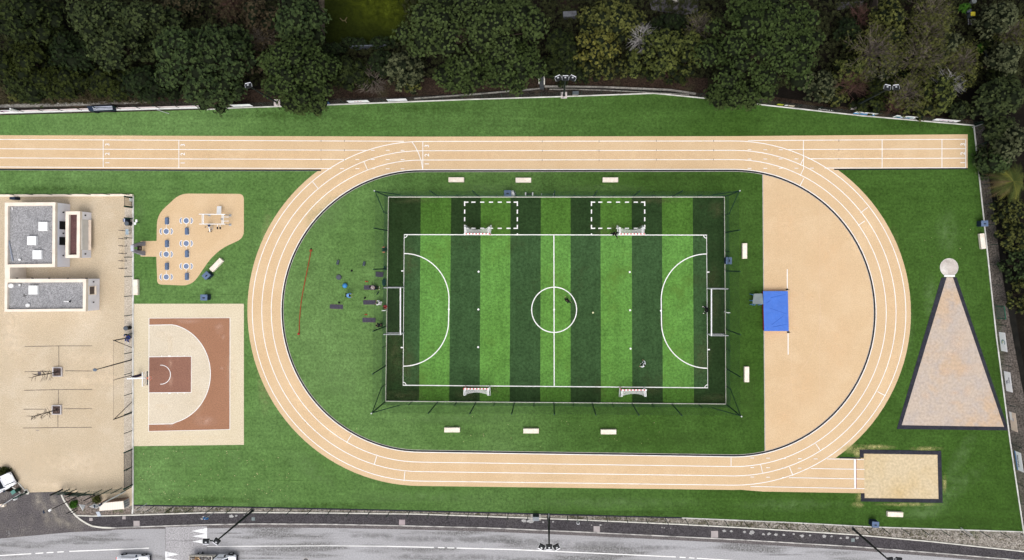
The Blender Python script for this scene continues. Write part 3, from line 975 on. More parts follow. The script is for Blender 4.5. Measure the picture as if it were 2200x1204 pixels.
patches('surface_stains', wear_light_mat('track_scuff', (0.42, 0.305, 0.18), .22, (0.49, 0.36, 0.21)), [(300, 330, 220, 12), (600, 335, 200, 14), (1000, 335, 160, 14), (1400, 334, 220, 12), (1800, 328, 160, 14), (1000, 1010, 220, 14), (1400, 1015, 240, 14), (1900, 340, 120, 10), (575, 560, 18, 120), (570, 780, 20, 120), (1920, 640, 20, 160), (800, 345, 80, 16, .4)], .0152)
patches('surface_stains', wear_light_mat('chalky_track', (0.60, 0.47, 0.32), .4, (0.49, 0.36, 0.21)), [(690, 430, 60, 18, .75), (760, 380, 80, 16, .5), (640, 860, 26, 80, .5), (720, 930, 80, 20, -.6), (1860, 480, 18, 80, .5), (1900, 820, 18, 80, -.35), (1100, 300, 260, 8), (1200, 1036, 220, 8), (200, 296, 200, 8), (1840, 520, 20, 50, .5)], .0156)
patches('surface_stains', wear_light_mat('yard_stain', (0.34, 0.265, 0.175), .22, (0.45, 0.37, 0.26)), [(124, 798, 26, 22), (124, 880, 26, 22), (100, 700, 120, 40), (190, 850, 60, 120), (60, 980, 90, 50), (230, 620, 40, 80), (150, 590, 60, 14), (240, 460, 40, 40), (60, 760, 60, 60)], .0065)
patches('surface_stains', wear_light_mat('yard_pale', (0.56, 0.48, 0.375), .4, (0.45, 0.37, 0.26)), [(190, 815, 90, 20), (170, 770, 70, 20), (30, 690, 40, 120), (170, 1000, 100, 40), (20, 640, 16, 120), (235, 780, 20, 60), (100, 1040, 80, 14)], .0070)
patches('surface_stains', wear_light_mat('court_bleach', (0.42, 0.28, 0.215), .6, (0.26, 0.13, 0.08)), [(471, 704, 12, 18, .2), (480, 724, 5, 8), (366, 782, 6, 14), (367, 816, 6, 20), (477, 791, 6, 5), (365, 915, 10, 5), (440, 905, 30, 16), (400, 690, 40, 8)], .0212)
patches('surface_stains', wear_light_mat('court_grime', (0.38, 0.32, 0.235), .35, (0.53, 0.455, 0.345)), [(412, 746, 14, 10), (422, 850, 16, 50), (345, 874, 20, 12), (366, 740, 8, 30), (355, 720, 30, 14), (500, 800, 14, 80), (318, 668, 8, 7), (420, 940, 90, 8), (316, 950, 8, 6)], .0212)
patches('surface_stains', wear_light_mat('sector_rust', (0.46, 0.335, 0.225), .6, (0.43, 0.35, 0.29)), [(2060, 735, 26, 36), (2040, 760, 20, 10), (2080, 795, 40, 16, .2), (2035, 800, 16, 12), (2080, 840, 12, 22, -.6), (1988, 850, 12, 14, .6), (2050, 865, 16, 6), (2035, 690, 16, 12), (2050, 845, 14, 8)], .0095)
patches('surface_stains', wear_light_mat('drive_dust', (0.27, 0.24, 0.20), .8, (0.09, 0.085, 0.085)), [(96, 1100, 12, 44, .25), (118, 1105, 8, 44, .5), (140, 1125, 34, 10, -.5), (80, 1075, 14, 26), (115, 1075, 10, 22, .3)], .0035)
patches('road_scuffs', wear_light_mat('scoured_road', (0.105, 0.102, 0.100), .9, (0.29, 0.285, 0.29)), [(130, 1163, 30, 5), (230, 1160, 90, 4), (180, 1168, 60, 3), (20, 1170, 30, 6), (60, 1176, 8, 5), (500, 1146, 60, 2.5), (800, 1151, 70, 7), (900, 1158, 90, 8), (1020, 1160, 120, 9), (1150, 1164, 90, 8), (1290, 1170, 110, 8), (1400, 1177, 90, 6), (880, 1197, 50, 8),
    (1000, 1198, 110, 9), (1120, 1204, 80, 8), (560, 1200, 90, 3), (1680, 1192, 60, 3), (1760, 1176, 60, 3), (400, 1162, 50, 2.5), (640, 1153, 70, 2)], .0012)
# ================================================================== OBJECTS
m_white = M('white_coat', (0.78, 0.78, 0.77), (0.70, 0.70, 0.69), 2.0, rough=0.45)
m_cream = M('cream_render', (0.78, 0.68, 0.56), (0.70, 0.60, 0.49), 0.8, rough=0.85)
m_bench = M('cream_concrete', (0.76, 0.68, 0.58), (0.66, 0.58, 0.485), 1.4, rough=0.85, fine=0.15, fscale=6)
m_green = M('fence_green', (0.012, 0.040, 0.030), (0.008, 0.030, 0.023), 2.0, rough=0.5)
m_dark = M('black_metal', (0.016, 0.018, 0.020), (0.010, 0.011, 0.012), 2.0, rough=0.5)
m_mast = M('mast_paint', (0.020, 0.026, 0.026), (0.014, 0.019, 0.019), 1.0, rough=0.55)
m_galv = M('galvanised', (0.42, 0.43, 0.44), (0.33, 0.34, 0.35), 2.5, rough=0.45, metal=0.3)
m_blue_bin = M('slate_blue_plastic', (0.105, 0.150, 0.245), (0.085, 0.122, 0.20), 2.0, rough=0.5)
m_darkblue = M('dark_blue_plastic', (0.018, 0.030, 0.055), (0.013, 0.022, 0.040), 2.0, rough=0.5)
m_red = M('red_paint', (0.55, 0.035, 0.03), (0.48, 0.03, 0.025), 2.0, rough=0.5)
m_glass = M('dark_glass', (0.02, 0.028, 0.04), (0.015, 0.02, 0.03), 1.0, rough=0.15, spec=0.2)
m_rubber = M('tyre_rubber', (0.015, 0.015, 0.016), rough=0.9)
m_net_low = wire_mat('welded_mesh', (0.016, 0.070, 0.055), 0.05, 0.20, 0.017, 0.05)
m_net_hi = wire_mat('ball_netting', (0.012, 0.040, 0.030), 0.12, 0.12, 0.012, 0.012)
m_net_white = wire_mat('white_netting', (0.75, 0.75, 0.73), 0.10, 0.10, 0.022, 0.022)
m_net_site = wire_mat('site_mesh', (0.012, 0.035, 0.028), 0.05, 0.20, 0.003, 0.006)

# ------------------------------------------------------------------ pitch cage
fence = thing('pitch_fence', 'tall dark green mesh cage with white kerb around the striped football pitch', 'fence', W(1190, 860))
b = MB()
corners = px([CTL, CTR, CBR, CBL])
b.wall(corners, -0.02, 0.16, 0.10, closed=True)
b.build('kerb', m_kerb, fence)
out = [W(833.5, 422.5), W(1557.5, 422.5), W(1560.7, 869.5), W(827.5, 863.5)]
for a, c in ((0, 1), (1, 2), (2, 3), (3, 0)):
    MB().panel(out[a], out[c], 0.22, 2.0).build('mesh_panel', m_net_low, fence)
    MB().panel(out[a], out[c], 2.02, 6.6).build('ball_net', m_net_hi, fence)
top_t = [942.5, 1027.5, 1110, 1191, 1275, 1360, 1444.5]
bot_t = [939.5, 1022, 1105, 1190, 1272.5, 1358, 1443.5]
mid = lambda xs, a, e: [(p + q) / 2 for p, q in zip([a] + xs, xs + [e])]
posts = [(u, 422.3, 6.8) for u in top_t] + [(u, 863.6 + (u - 829) * 6 / 730, 6.8) for u in bot_t]
posts += [(u, 422.3, 2.1) for u in mid(top_t, 835, 1556)] + [(u, 863.6 + (u - 829) * 6 / 730, 2.1) for u in mid(bot_t, 829, 1559)]
for v in (496, 578, 701, 786):
    posts.append((831.2 - (v - 424) / 440 * 4 + 1, v, 6.8))
for v in (459, 537, 618, 660, 743, 826):
    posts.append((831.2 - (v - 424) / 440 * 4 + 1, v, 2.1))
for v in (500, 582.5, 708, 792.5):
    posts.append((1558 + (v - 424) / 440 * 3, v, 6.8))
for v in (462, 541, 622, 664, 750, 830):
    posts.append((1558 + (v - 424) / 440 * 3, v, 2.1))
for u, v, h in posts:
    p = W(u, v)
    MB().cyl(p, p + Vector((0, 0, h)), 0.075 if h > 3 else 0.055, n=8).build('post', m_green, fence)
m_white_tip = m_galv
for i, (p, q1, q2) in enumerate(((out[0], W(868, 422.5), W(832.5, 459)), (out[1], W(1522, 422.5), W(1558, 462)), (out[2], W(1522, 869.5), W(1560.5, 830)), (out[3], W(866, 864), W(828, 826)))):
    m = MB().cyl(p, p + Vector((0, 0, 7.0)), 0.075, n=8).build('corner_post', m_green, fence)
    MB().cyl(p + Vector((0, 0, 6.95)), p + Vector((0, 0, 7.08)), 0.09, n=8).build('post_cap', m_galv, m)
    for q in (q1, q2):
        MB().cyl(q + Vector((0, 0, 2.0)), p + Vector((0, 0, 6.7)), 0.055, n=6).build('brace', m_green, fence)

# ------------------------------------------------------------------ goals
m_bar = bpy.data.materials.new('red_white_bands')
nt, N, L, P = nodes_of(m_bar)
sp = N.new('ShaderNodeSeparateXYZ'); L.new(objco(nt), sp.inputs[0])
d1 = N.new('ShaderNodeMath'); d1.operation = 'DIVIDE'; d1.inputs[1].default_value = 0.425; L.new(sp.outputs[0], d1.inputs[0])
d2 = N.new('ShaderNodeMath'); d2.operation = 'FRACT'; L.new(d1.outputs[0], d2.inputs[0])
d3 = N.new('ShaderNodeMath'); d3.operation = 'LESS_THAN'; d3.inputs[1].default_value = 0.42; L.new(d2.outputs[0], d3.inputs[0])
L.new(mixc(nt, d3.outputs[0], (0.80, 0.79, 0.77), (0.55, 0.05, 0.05)), P.inputs['Base Color'])


def handball_goal():
    g = thing('handball_goal', '', 'goal')
    w, h, dt, db = 1.58, 2.0, 0.85, 1.22
    MB().box((0, 0, h), (2 * w + 0.2, 0.16, 0.12)).build('crossbar', m_bar, g)
    for s in (-1, 1):
        MB().box((s * w, 0, h / 2), (0.10, 0.10, h)).build('post', m_bar, g)
        m = MB()
        for dx, hh in ((0.0, h), (s * 0.22, 0.06)):
            pass
        m.tube([(s * w, 0, h), (s * (w + 0.03), -dt, h - 0.06), (s * (w + 0.10), -db, 0.05), (s * w, 0, 0.05)], 0.05, 6)
        m.tube([(s * (w + 0.03), -dt, h - 0.06), (s * (w - 0.14), -dt * 0.98, h - 0.05), (s * (w - 0.14), 0, h - 0.02)], 0.045, 6)
        m.build('side_frame', m_white, g)
    n = MB()
    k = 10
    sag = lambda t: 0.62 * 4 * t * (1 - t)
    for i in range(k):
        x0, x1 = -w + 2 * w * i / k, -w + 2 * w * (i + 1) / k
        t0, t1 = i / k, (i + 1) / k
        y0, y1 = -dt + 0.30 * 4 * t0 * (1 - t0), -dt + 0.30 * 4 * t1 * (1 - t1)
        h0, h1 = h - 0.1 - 0.25 * sag(t0), h - 0.1 - 0.25 * sag(t1)
        n.quad([(x0, 0, h - .03), (x1, 0, h - .03), (x1, y1, h1), (x0, y0, h0)], uvs=[(x0, 0), (x1, 0), (x1, .9), (x0, .9)])
        b0, b1 = -db + 0.62 * 4 * t0 * (1 - t0), -db + 0.62 * 4 * t1 * (1 - t1)
        n.quad([(x0, y0, h0), (x1, y1, h1), (x1, b1, 0.12), (x0, b0, 0.12)], uvs=[(x0, .9), (x1, .9), (x1, 3), (x0, 3)])
    for s in (-1, 1):
        n.quad([(s * w, 0, 0.1), (s * w, -db, 0.1), (s * w, -dt, h - .1), (s * w, 0, h - .03)], uvs=[(0, 0), (1.2, 0), (.9, 2), (0, 2)])
    n.build('net', m_net_white, g)
    return g


hg = handball_goal()
for i, (u, v, rz, lab) in enumerate(((1028, 504, PI, 'handball goal with striped crossbar on the upper pitch line, away from the standing keeper'),
                                    (1353, 504.5, PI, 'handball goal with striped crossbar right beside the player in black on the upper line'),
                                    (1026.5, 829.6, 0, 'handball goal with striped crossbar on the lower pitch line nearer the exercise mats'),
                                    (1357.5, 832.2, 0, 'handball goal with striped crossbar on the lower pitch line nearer the high jump mat'))):
    place(hg, i == 0, W(u, v), rz, lab, 'handball goals with red and white bars')


def big_goal():
    g = thing('football_goal', '', 'goal')
    w, h = 3.02, 2.05
    MB().cyl((-w, 0, h), (w, 0, h), 0.085, n=10).build('crossbar', m_white, g)
    for s in (-1, 1):
        MB().cyl((s * w, 0, 0), (s * w, 0, h), 0.075, n=10).build('post', m_white, g)
        MB().cyl((s * w, 0, h - 0.05), (s * w, -2.15, h - 0.05), 0.055, n=8).build('side_arm', m_galv, g)
        MB().cyl((s * w, 0, 0.12), (s * w, -2.15, 0.12), 0.055, n=8).build('side_arm', m_galv, g)
        MB().cyl((s * w, -2.15, 0.0), (s * w, -2.15, h), 0.05, n=8).build('hinge_post', m_galv, g)
    n = MB()
    n.quad([(-w, 0, h), (w, 0, h), (w, -2.1, h - .1), (-w, -2.1, h - .1)], uvs=[(0, 0), (6, 0), (6, 2), (0, 2)])
    n.build('net', wire_mat('dark_netting', (0.01, 0.012, 0.01), 0.12, 0.12, 0.004, 0.004), g)
    m = MB(); m.cyl((-0.06, -2.2, 0), (-0.06, -2.2, 2.0), 0.05, n=8); m.cyl((-0.06, -1.95, 1.95), (-0.06, -2.45, 1.95), 0.04, n=6)
    m.build('rear_bracket', m_white, g)
    return g


bg = big_goal()
place(bg, True, W(867.5, 666.5), -PI / 2, 'large white folding goal against the cage wall beside the exercise mats', 'large folding football goals')
place(bg, False, W(1520.5, 669), PI / 2, 'large white folding goal with a keeper dressed in black standing before it', 'large folding football goals')
ball = tag(MB().ell(W(1274, 672, 0.13), (0.13, 0.13, 0.13), 14, 9).build('football', M('ball_yellow', (0.72, 0.70, 0.42), rough=0.5), smooth=True), 'pale yellow football lying on the dark stripe right of the centre circle', 'ball')

# ------------------------------------------------------------------ benches
bench_lab = [
    (980, 386.3, 34, 10, 0, 'cream block bench above the pitch cage, the one nearest the track number column'),
    (1124.3, 387.2, 33.5, 10, 0, 'cream block bench above the pitch cage, behind the blue-black bin and ball trolley'),
    (1311.5, 386.6, 33.5, 9.6, 0, 'cream block bench above the pitch cage, in line with the goal keeper dressed in black'),
    (971, 924.3, 34, 10.5, 0, 'cream block bench below the pitch cage, the one nearest the braced left corner post'),
    (1141, 926.5, 33.5, 10.5, 0, 'cream block bench below the pitch cage, the middle of the row of three'),
    (1307.5, 928.5, 34, 10.8, 0, 'cream block bench below the pitch cage, the one nearest the sand-coloured jump apron'),
    (1600.3, 539.5, 33.5, 10.8, PI / 2, 'upright cream bench between cage and jump apron, above the grey trolley'),
    (1604.6, 805, 35, 11, PI / 2, 'upright cream bench between cage and jump apron, below the blue mat'),
    (464, 569.5, 33, 11.5, math.radians(46), 'slanted cream bench on the grass beside the work-out pad'),
    (290.5, 617.5, 33, 11, PI / 2, 'cream bench against the yard kerb below the grey arched stand'),
    (2112, 518.5, 33, 11, math.radians(97), 'cream bench against the far fence below a blue bin'),
    (1924, 1106, 37, 11, math.radians(-2), 'cream bench on the grass below the sand pit, near a blue bin')]
bp = thing('block_bench', '', 'bench')
m = MB(); m.rbox((0, 0, 0.25), (2.04, 0.62, 0.42), 0.03, top=0.03); m.build('seat_block', m_bench, bp)
m = MB(); m.box((0, 0, 0.02), (1.9, 0.48, 0.04)); m.build('plinth', m_conc, bp)
for i, (u, v, l, w, rz, lab) in enumerate(bench_lab):
    p = W(u, v, 0.45); p.z = 0
    place(bp, i == 0, p, rz, lab, 'cream block benches around the sports ground')

# ------------------------------------------------------------------ litter bins (slate blue boxes)
lb = thing('litter_bin', '', 'bin')
m = MB(); m.rbox((0, 0, 0.5), (0.86, 0.72, 0.96), 0.05, top=0.03); m.build('body', m_darkblue, lb)
m = MB(); m.rbox((0, 0, 1.01), (0.92, 0.78, 0.07), 0.06, top=0.02); m.build('lid', m_blue_bin, lb)
m = MB(); m.ell((0, -0.05, 1.045), (0.19, 0.09, 0.012), 12, 4); m.build('opening', m_dark, lb)
for i, (u, v, rz, lab) in enumerate(((438, 639.5, 0, 'slate blue litter bin on grass just above the basketball court'),
                                    (443, 592.3, math.radians(45), 'slanted slate blue litter bin at the foot of the slanted bench'),
                                    (2115.5, 480.5, 0.02, 'slate blue litter bin by the far fence above a cream bench'),
                                    (1881, 1127.5, -0.05, 'slate blue litter bin on the kerb near the lone bench below the sand pit'),
                                    (1566, 560.5, PI / 2, 'slate blue litter bin leaning against the outside of the pitch cage'),
                                    (1090.5, 415.5, 0.0, 'dark litter bin behind the upper mesh of the pitch cage'))):
    p = W(u, v, 1.0); p.z = 0
    place(lb, i == 0, p, rz, lab, 'boxy litter bins around the ground')

# things behind the upper mesh
t = thing('ball_trolley', 'round pale ball basket beside the dark bin behind the upper mesh', 'ball basket', W(1102.5, 417, 0))
c = W(1102.5, 417)
MB().cyl(c, c + Vector((0, 0, 0.75)), 0.32, 0.38, 14).build('basket', m_galv, t)
MB().ell(c + Vector((0.02, 0.02, 0.8)), (0.22, 0.22, 0.2), 12, 7).build('lid', m_white, t)
t = thing('equipment_rack', 'low dark rack with two pale ends lying along the upper mesh of the cage', 'rack', W(1137, 418))
for u in (1129.5, 1144.5):
    MB().box(W(u, 418) + Vector((0, 0, 0.3)), (0.14, 0.42, 0.6)).build('end_frame', m_white, t)
MB().box(W(1137, 418.3) + Vector((0, 0, 0.42)), (0.85, 0.16, 0.12)).build('rail', m_dark, t)
t = thing('cage_gate', 'half open mesh gate of the cage in the upper kerb beside the rack', 'gate', W(1177, 421))
MB().panel(W(1163.5, 419.5), W(1189, 420.5), 0.15, 2.05).build('leaf', m_net_low, t)
for u in (1163.5, 1189):
    MB().cyl(W(u, 420), W(u, 420) + Vector((0, 0, 2.1)), 0.05, n=8).build('upright', m_galv, t)

# ------------------------------------------------------------------ exercise kit left of the pitch
m_mat_ = M('mat_foam', (0.060, 0.054, 0.075), (0.050, 0.045, 0.062), 2.0, rough=0.9, fine=0.2, fscale=6)
for u, v, l, w, r, lab in ((723, 659.3, 28.5, 9, -2, 'dark exercise mat lying apart beside the person in blue'),
                           (795, 618.2, 26, 9, -1, 'dark exercise mat under the kneeling person'),
                           (794.5, 650, 28, 9, 0, 'dark exercise mat in front of the person in white'),
                           (793, 688, 28, 9.3, -1, 'dark exercise mat nearest the person dressed all in black')):
    c = W(u, v); t = thing('exercise_mat', lab, 'mat', c, 'dark exercise mats on the grass')
    m = MB(); m.rbox(c + Vector((0, 0, 0.03)), (l / S, w / S, 0.04), 0.03, math.radians(r)); m.build('pad', m_mat_, t)
    m = MB()
    for s in (-1, 1):
        m.box(c + Matrix.Rotation(math.radians(r), 3, 'Z') @ Vector((0, s * (w / S / 2 + 0.012), 0.022)), (l / S * 0.98, 0.02, 0.018), math.radians(r))
    m.build('piping', M('mat_edge', (0.16, 0.08, 0.09), rough=0.9), t)
c = W(815.5, 590); m = MB(); R12 = math.radians(-5)
m.rbox(c + Vector((0, 0, 0.05)), (1.0, 0.66, 0.08), 0.03, R12); m.rbox(c + Vector((0.02, 0, 0.11)), (0.96, 0.64, 0.04), 0.03, R12)
tag(m.build('folded_mat', m_mat_), 'short folded dark mat close to the cage post above the other mats', 'mat')
for u, v, lab in ((726.7, 564.3, 'grey foam roller lying on grass straight above the round disc'), (783, 567, 'grey foam roller lying on grass nearer to the cage')):
    c = W(u, v); t = thing('foam_roller', lab, 'foam roller', c, 'grey foam rollers')
    d = Vector((0.06, 0.27, 0))
    MB().cyl(c - d + Vector((0, 0, 0.17)), c + d + Vector((0, 0, 0.17)), 0.17, n=14).build('roll', M('roller_grey', (0.055, 0.068, 0.085), rough=0.6), t, smooth=False)
    MB().cyl(c - d * 1.05 + Vector((0, 0, 0.17)), c + d * 1.05 + Vector((0, 0, 0.17)), 0.08, n=10).build('core', M('roller_core', (0.45, 0.48, 0.5)), t)
c = W(728.4, 596); m = MB(); m.cyl(c, c + Vector((0, 0, 0.20)), 0.36, 0.33, 20); m.cyl(c + Vector((0, 0, 0.20)), c + Vector((0, 0, 0.22)), 0.27, 0.27, 20)
tag(m.build('balance_disc', M('disc_grey', (0.075, 0.082, 0.10), rough=0.7)), 'grey round balance disc above the blue ball', 'balance disc')
tag(MB().ell(W(741, 614, 0.33), (0.33, 0.33, 0.33), 18, 12).build('gym_ball', M('ball_blue', (0.05, 0.21, 0.46), (0.045, 0.19, 0.42), rough=0.35), smooth=True), 'shiny blue gym ball beside the person in blue', 'gym ball')
tag(MB().ell(W(827.2, 659.5, 0.3), (0.27, 0.27, 0.27), 16, 10).build('gym_ball', M('ball_red', (0.50, 0.05, 0.06), rough=0.4), smooth=True), 'red ball against the cage mesh behind the person in white', 'gym ball')


def kettle(u, v, lab, mat=m_dark, nm='kettlebell'):
    c = W(u, v); t = thing(nm, lab, 'weight', c)
    MB().ell(c + Vector((0, 0, 0.13)), (0.14, 0.14, 0.13), 12, 8).build('bell', mat, t, smooth=True)
    MB().tube([c + Vector((-0.09, 0, 0.2)), c + Vector((-0.08, 0, 0.33)), c + Vector((0.08, 0, 0.33)), c + Vector((0.09, 0, 0.2))], 0.025, 6).build('handle', mat, t)


kettle(756.2, 582.2, 'black kettlebell alone on grass between the two foam rollers')
kettle(729.3, 650.7, 'black kettlebell at the upper edge of the lone mat')
kettle(784.4, 640.7, 'black kettlebell above the mat of the person in white')
for u, v, lab in ((787.8, 605, 'small red dumbbell above the mat of the kneeling person'), (786.7, 676, 'small red dumbbell above the lowest mat')):
    c = W(u, v); t = thing('dumbbell', lab, 'weight', c, 'red dumbbells')
    MB().cyl(c + Vector((-0.10, 0.02, 0.06)), c + Vector((0.10, -0.02, 0.06)), 0.025, n=6).build('bar', m_dark, t)
    for s in (-1, 1):
        MB().cyl(c + Vector((s * 0.06, 0, 0.07)), c + Vector((s * 0.14, 0, 0.07)), 0.075, n=8).build('weight', m_red, t)
c = W(811.7, 630.3); m = MB(); m.cyl(c + Vector((-0.10, -0.2, 0.08)), c + Vector((0.1, 0.2, 0.08)), 0.075, n=10); m.cyl(c + Vector((0.1, 0.2, 0.08)), c + Vector((0.13, 0.26, 0.08)), 0.035, n=8)
tag(m.build('drinking_bottle', M('bottle_green', (0.012, 0.03, 0.022), rough=0.4)), 'dark green bottle lying below the kneeling person', 'bottle')
for u, v, r, lab in ((829, 576.5, 0.24, 'small dark green bag slumped at a cage post above the folded mat'), (828.2, 607, 0.42, 'large dark green bag slumped against the cage above the goal arm')):
    t = thing('sports_bag', lab, 'bag', W(u, v)); c = W(u, v)
    MB().ell(c + Vector((-0.12, 0, r * 0.6)), (r * 0.62, r * 1.25, r * 0.62), 12, 8).build('body', M('bag_green', (0.016, 0.060, 0.055), rough=0.8), t, smooth=True)
    MB().tube([c + Vector((-0.12, -r * 0.5, r * 1.2)), c + Vector((-0.12, 0, r * 1.4)), c + Vector((-0.12, r * 0.5, r * 1.2))], 0.025, 6).build('strap', m_dark, t)
# red rope
rope = [(669, 536.5), (666, 553), (661.5, 575), (656.5, 600), (652, 622), (648, 645), (645.3, 668), (643.6, 690), (643, 716)]
t = thing('battle_rope', 'long red rope stretched across the grass beside the inside of the bend', 'rope', W(655, 620))
m = MB(); m.tube([W(u, v) + Vector((0, 0, 0.05)) for u, v in rope], 0.055, 6); m.build('rope', M('rope_red', (0.30, 0.045, 0.02), (0.24, 0.05, 0.025), 3.0, rough=0.9), t)
c = W(642.3, 717.5); MB().box(c + Vector((0, 0, 0.1)), (0.24, 0.26, 0.2), 0.3).build('end_weight', M('rope_end', (0.30, 0.02, 0.02)), t)
c = W(668.7, 535); MB().cyl(c, c + Vector((0.02, 0, 0.5)), 0.09, 0.02, 8).build('stake', m_dark, t)
m = MB(); m.box(W(668, 538.5) + Vector((0, 0, 0.03)), (0.42, 0.10, 0.05), 0.5); m.box(W(668.6, 538.5) + Vector((0, 0, 0.08)), (0.34, 0.09, 0.05), -0.6); m.build('knot', MATS['rope_red'], t)

# ------------------------------------------------------------------ high jump mat and trolley
t = thing('high_jump_mat', 'big blue high jump landing mat with red sides on the sand-coloured apron', 'landing mat', W(1664, 668))
hz = 0.72
q = [W(1640.2, 626.5, hz), W(1692, 626.5, hz), W(1694, 711, hz), W(1642.4, 711, hz)]
m_blue_mat = bpy.data.materials.new('blue_cover')
nt, N, L, P = nodes_of(m_blue_mat)
v = pos(nt)
base_ = mixc(nt, ramp(nt, noise(nt, v, 1.2, 4), 0.3, 0.7), (0.020, 0.118, 0.49), (0.015, 0.100, 0.43))
wv = ramp(nt, noise(nt, v, 0.9, 2, 0.5, (0.5, 1.6, 1)), 0.497, 0.503)
L.new(base_, P.inputs['Base Color']); P.inputs['Roughness'].default_value = 0.5
bp_ = N.new('ShaderNodeBump'); bp_.inputs['Strength'].default_value = 0.5; bp_.inputs['Distance'].default_value = 0.08
L.new(noise(nt, v, 1.6, 4, 0.6), bp_.inputs['Height']); L.new(bp_.outputs[0], P.inputs['Normal'])
m = MB(); m.prism(q, 0.10, hz - 0.06); m.build('foam_block', M('mat_red', (0.48, 0.03, 0.045), (0.42, 0.026, 0.04), rough=0.5), t)
q2 = [p + Vector((dx, dy, 0)) for p, (dx, dy) in zip(q, ((-.04, .04), (.04, .04), (.04, -.04), (-.04, -.04)))]
m = MB(); m.prism(q2, hz - 0.06, hz); cov = m.build('top_cover', m_blue_mat, t)
m = MB()
for a, e in (((1652, 662), (1690, 675)), ((1656, 640), (1688, 633)), ((1660, 703), (1691, 697)), ((1658, 698), (1682, 680)), ((1646, 652), (1655, 646))):
    m.cyl(W(*a, hz) + Vector((0, 0, 0.0)), W(*e, hz) + Vector((0, 0, 0.0)), 0.02, n=5)
m.build('crease', M('crease_blue', (0.02, 0.075, 0.34)), cov)
m = MB(); m.prism([p + (W(1666, 668, hz) - p) * 0.03 for p in q], 0.0, 0.1); m.build('pallet', m_dark, t)
for u, v, lab in ((1690.6, 622.5, 'black jump upright foot at the upper corner of the blue mat'), (1693.2, 714, 'black jump upright foot at the lower corner of the blue mat')):
    c = W(u, v); s = thing('jump_stand', lab, 'jump stand', c, 'high jump stands')
    MB().box(c + Vector((0, 0, 0.04)), (0.30, 0.22, 0.08)).build('foot', m_dark, s)
    MB().cyl(c, c + Vector((0, 0, 0.9)), 0.03, n=8).build('stem', m_dark, s)
t = thing('equipment_trolley', 'grey covered trolley with blue legs beside the high jump mat', 'trolley', W(1628, 645))
m = MB()
zt = 1.0
tp_ = [W(1619.5, 631.5, zt), W(1638, 631, zt), W(1640, 654, zt), W(1616.8, 653.4, zt)]
m.prism(tp_, zt - 0.05, zt)
m.prism([p + (W(1628.5, 642, zt) - p) * 0.06 for p in tp_], zt - 0.25, zt - 0.05)
m.build('cover', M('cover_grey', (0.185, 0.215, 0.215), (0.15, 0.178, 0.178), 1.5, rough=0.8, bump=0.4, fscale=6), t)
m_blue_leg = M('blue_leg', (0.09, 0.22, 0.50), rough=0.5)
for u, v in ((1614.8, 632.5), (1613.8, 646.5), (1614.6, 655), (1620, 656.5), (1632, 656), (1635.5, 655.5)):
    c = W(u, v, 0.7); c.z = 0
    MB().cyl(c + (W(1628, 643) - c) * 0.10 + Vector((0, 0, zt - 0.1)), c, 0.05, n=8).build('leg', m_blue_leg, t)

# ------------------------------------------------------------------ work-out pad
for i, (u, v, lab) in enumerate(((357, 475, 'slate blue bolster seat at the head of the left row on the pad'), (357, 524, 'slate blue bolster seat in the middle of the left row on the pad'), (357, 572.8, 'slate blue bolster seat at the lower end of the left row on the pad'),
                                (400, 497, 'slate blue bolster seat highest in the right row on the pad'), (400, 545.6, 'slate blue bolster seat midway down the right row on the pad'), (400, 594.4, 'slate blue bolster seat lowest in the right row on the pad'))):
    p = W(u, v, 0.35); p.z = 0
    if i == 0:
        bs = thing('bolster_seat', '', 'seat')
        m = MB(); m.rbox((0, 0, 0.2), (0.40, 0.94, 0.36), 0.12, top=0.06); m.build('cushion', m_blue_bin, bs)
        m = MB(); m.rbox((0, 0, 0.01), (0.46, 1.0, 0.02), 0.12); m.build('base_plate', m_white, bs)
    place(bs, i == 0, p, 0, lab, 'bolster seats in two rows on the work-out pad')
t = thing('workout_rig', 'white steel exercise frame with bench and handles at the wide end of the pad', 'exercise frame', W(457, 472))
zr = 1.9
def rp(u, v, z): return W(u, v, z)
cor = [(434.5, 460.5), (480, 461), (480, 481.5), (434.5, 481.5)]
for u, v in cor:
    top = rp(u, v, zr); m = MB(); m.cyl((top.x, top.y, 0), top, 0.055, n=8); m.build('upright', m_galv, t)
    MB().box((top.x, top.y, 0.02), (0.3, 0.3, 0.04)).build('foot_plate', m_galv, t)
for a, e in (((427.5, 460.3), (484, 461)), ((428.5, 481.6), (484, 481.8)), ((434.5, 460), (434.5, 482)), ((437.3, 460), (437.3, 482)), ((477, 460), (477, 482)), ((480, 460), (480, 482))):
    MB().cyl(rp(*a, zr), rp(*e, zr), 0.05, n=8).build('top_bar', m_white, t)
for v in (466.5, 475.3):
    m = MB(); m.cyl(rp(478, v, 1.2), rp(491.5, v, 1.25), 0.045, n=8); m.build('dip_handle', m_white, t)
m = MB(); a, e = rp(469.7, 461, 1.0), rp(471, 443.5, 0.45)
d = (e - a); side = Vector((0.29, 0, 0))
m.add([a - side, a + side, e + side, e - side, a - side - Vector((0, 0, .06)), a + side - Vector((0, 0, .06)), e + side - Vector((0, 0, .06)), e - side - Vector((0, 0, .06))],
      [(0, 1, 2, 3)[::-1], (4, 5, 6, 7), (0, 4, 5, 1), (1, 5, 6, 2), (2, 6, 7, 3), (3, 7, 4, 0)])
m.build('incline_board', m_white, t)
for u, v, w_, h_ in ((476.2, 470.8, 0.15, 0.28), (479, 470.8, 0.13, 0.26), (467.3, 490.2, 0.17, 0.33), (473, 490.2, 0.17, 0.33)):
    c = rp(u, v, 0.8 if v > 480 else 1.3); MB().rbox(c, (w_, h_, 0.09), 0.03).build('pad', m_dark, t)
for u in (467.3, 473):
    MB().cyl(rp(u, 483, 1.0), rp(u, 488, 0.8), 0.03, n=6).build('pad_arm', m_white, t)
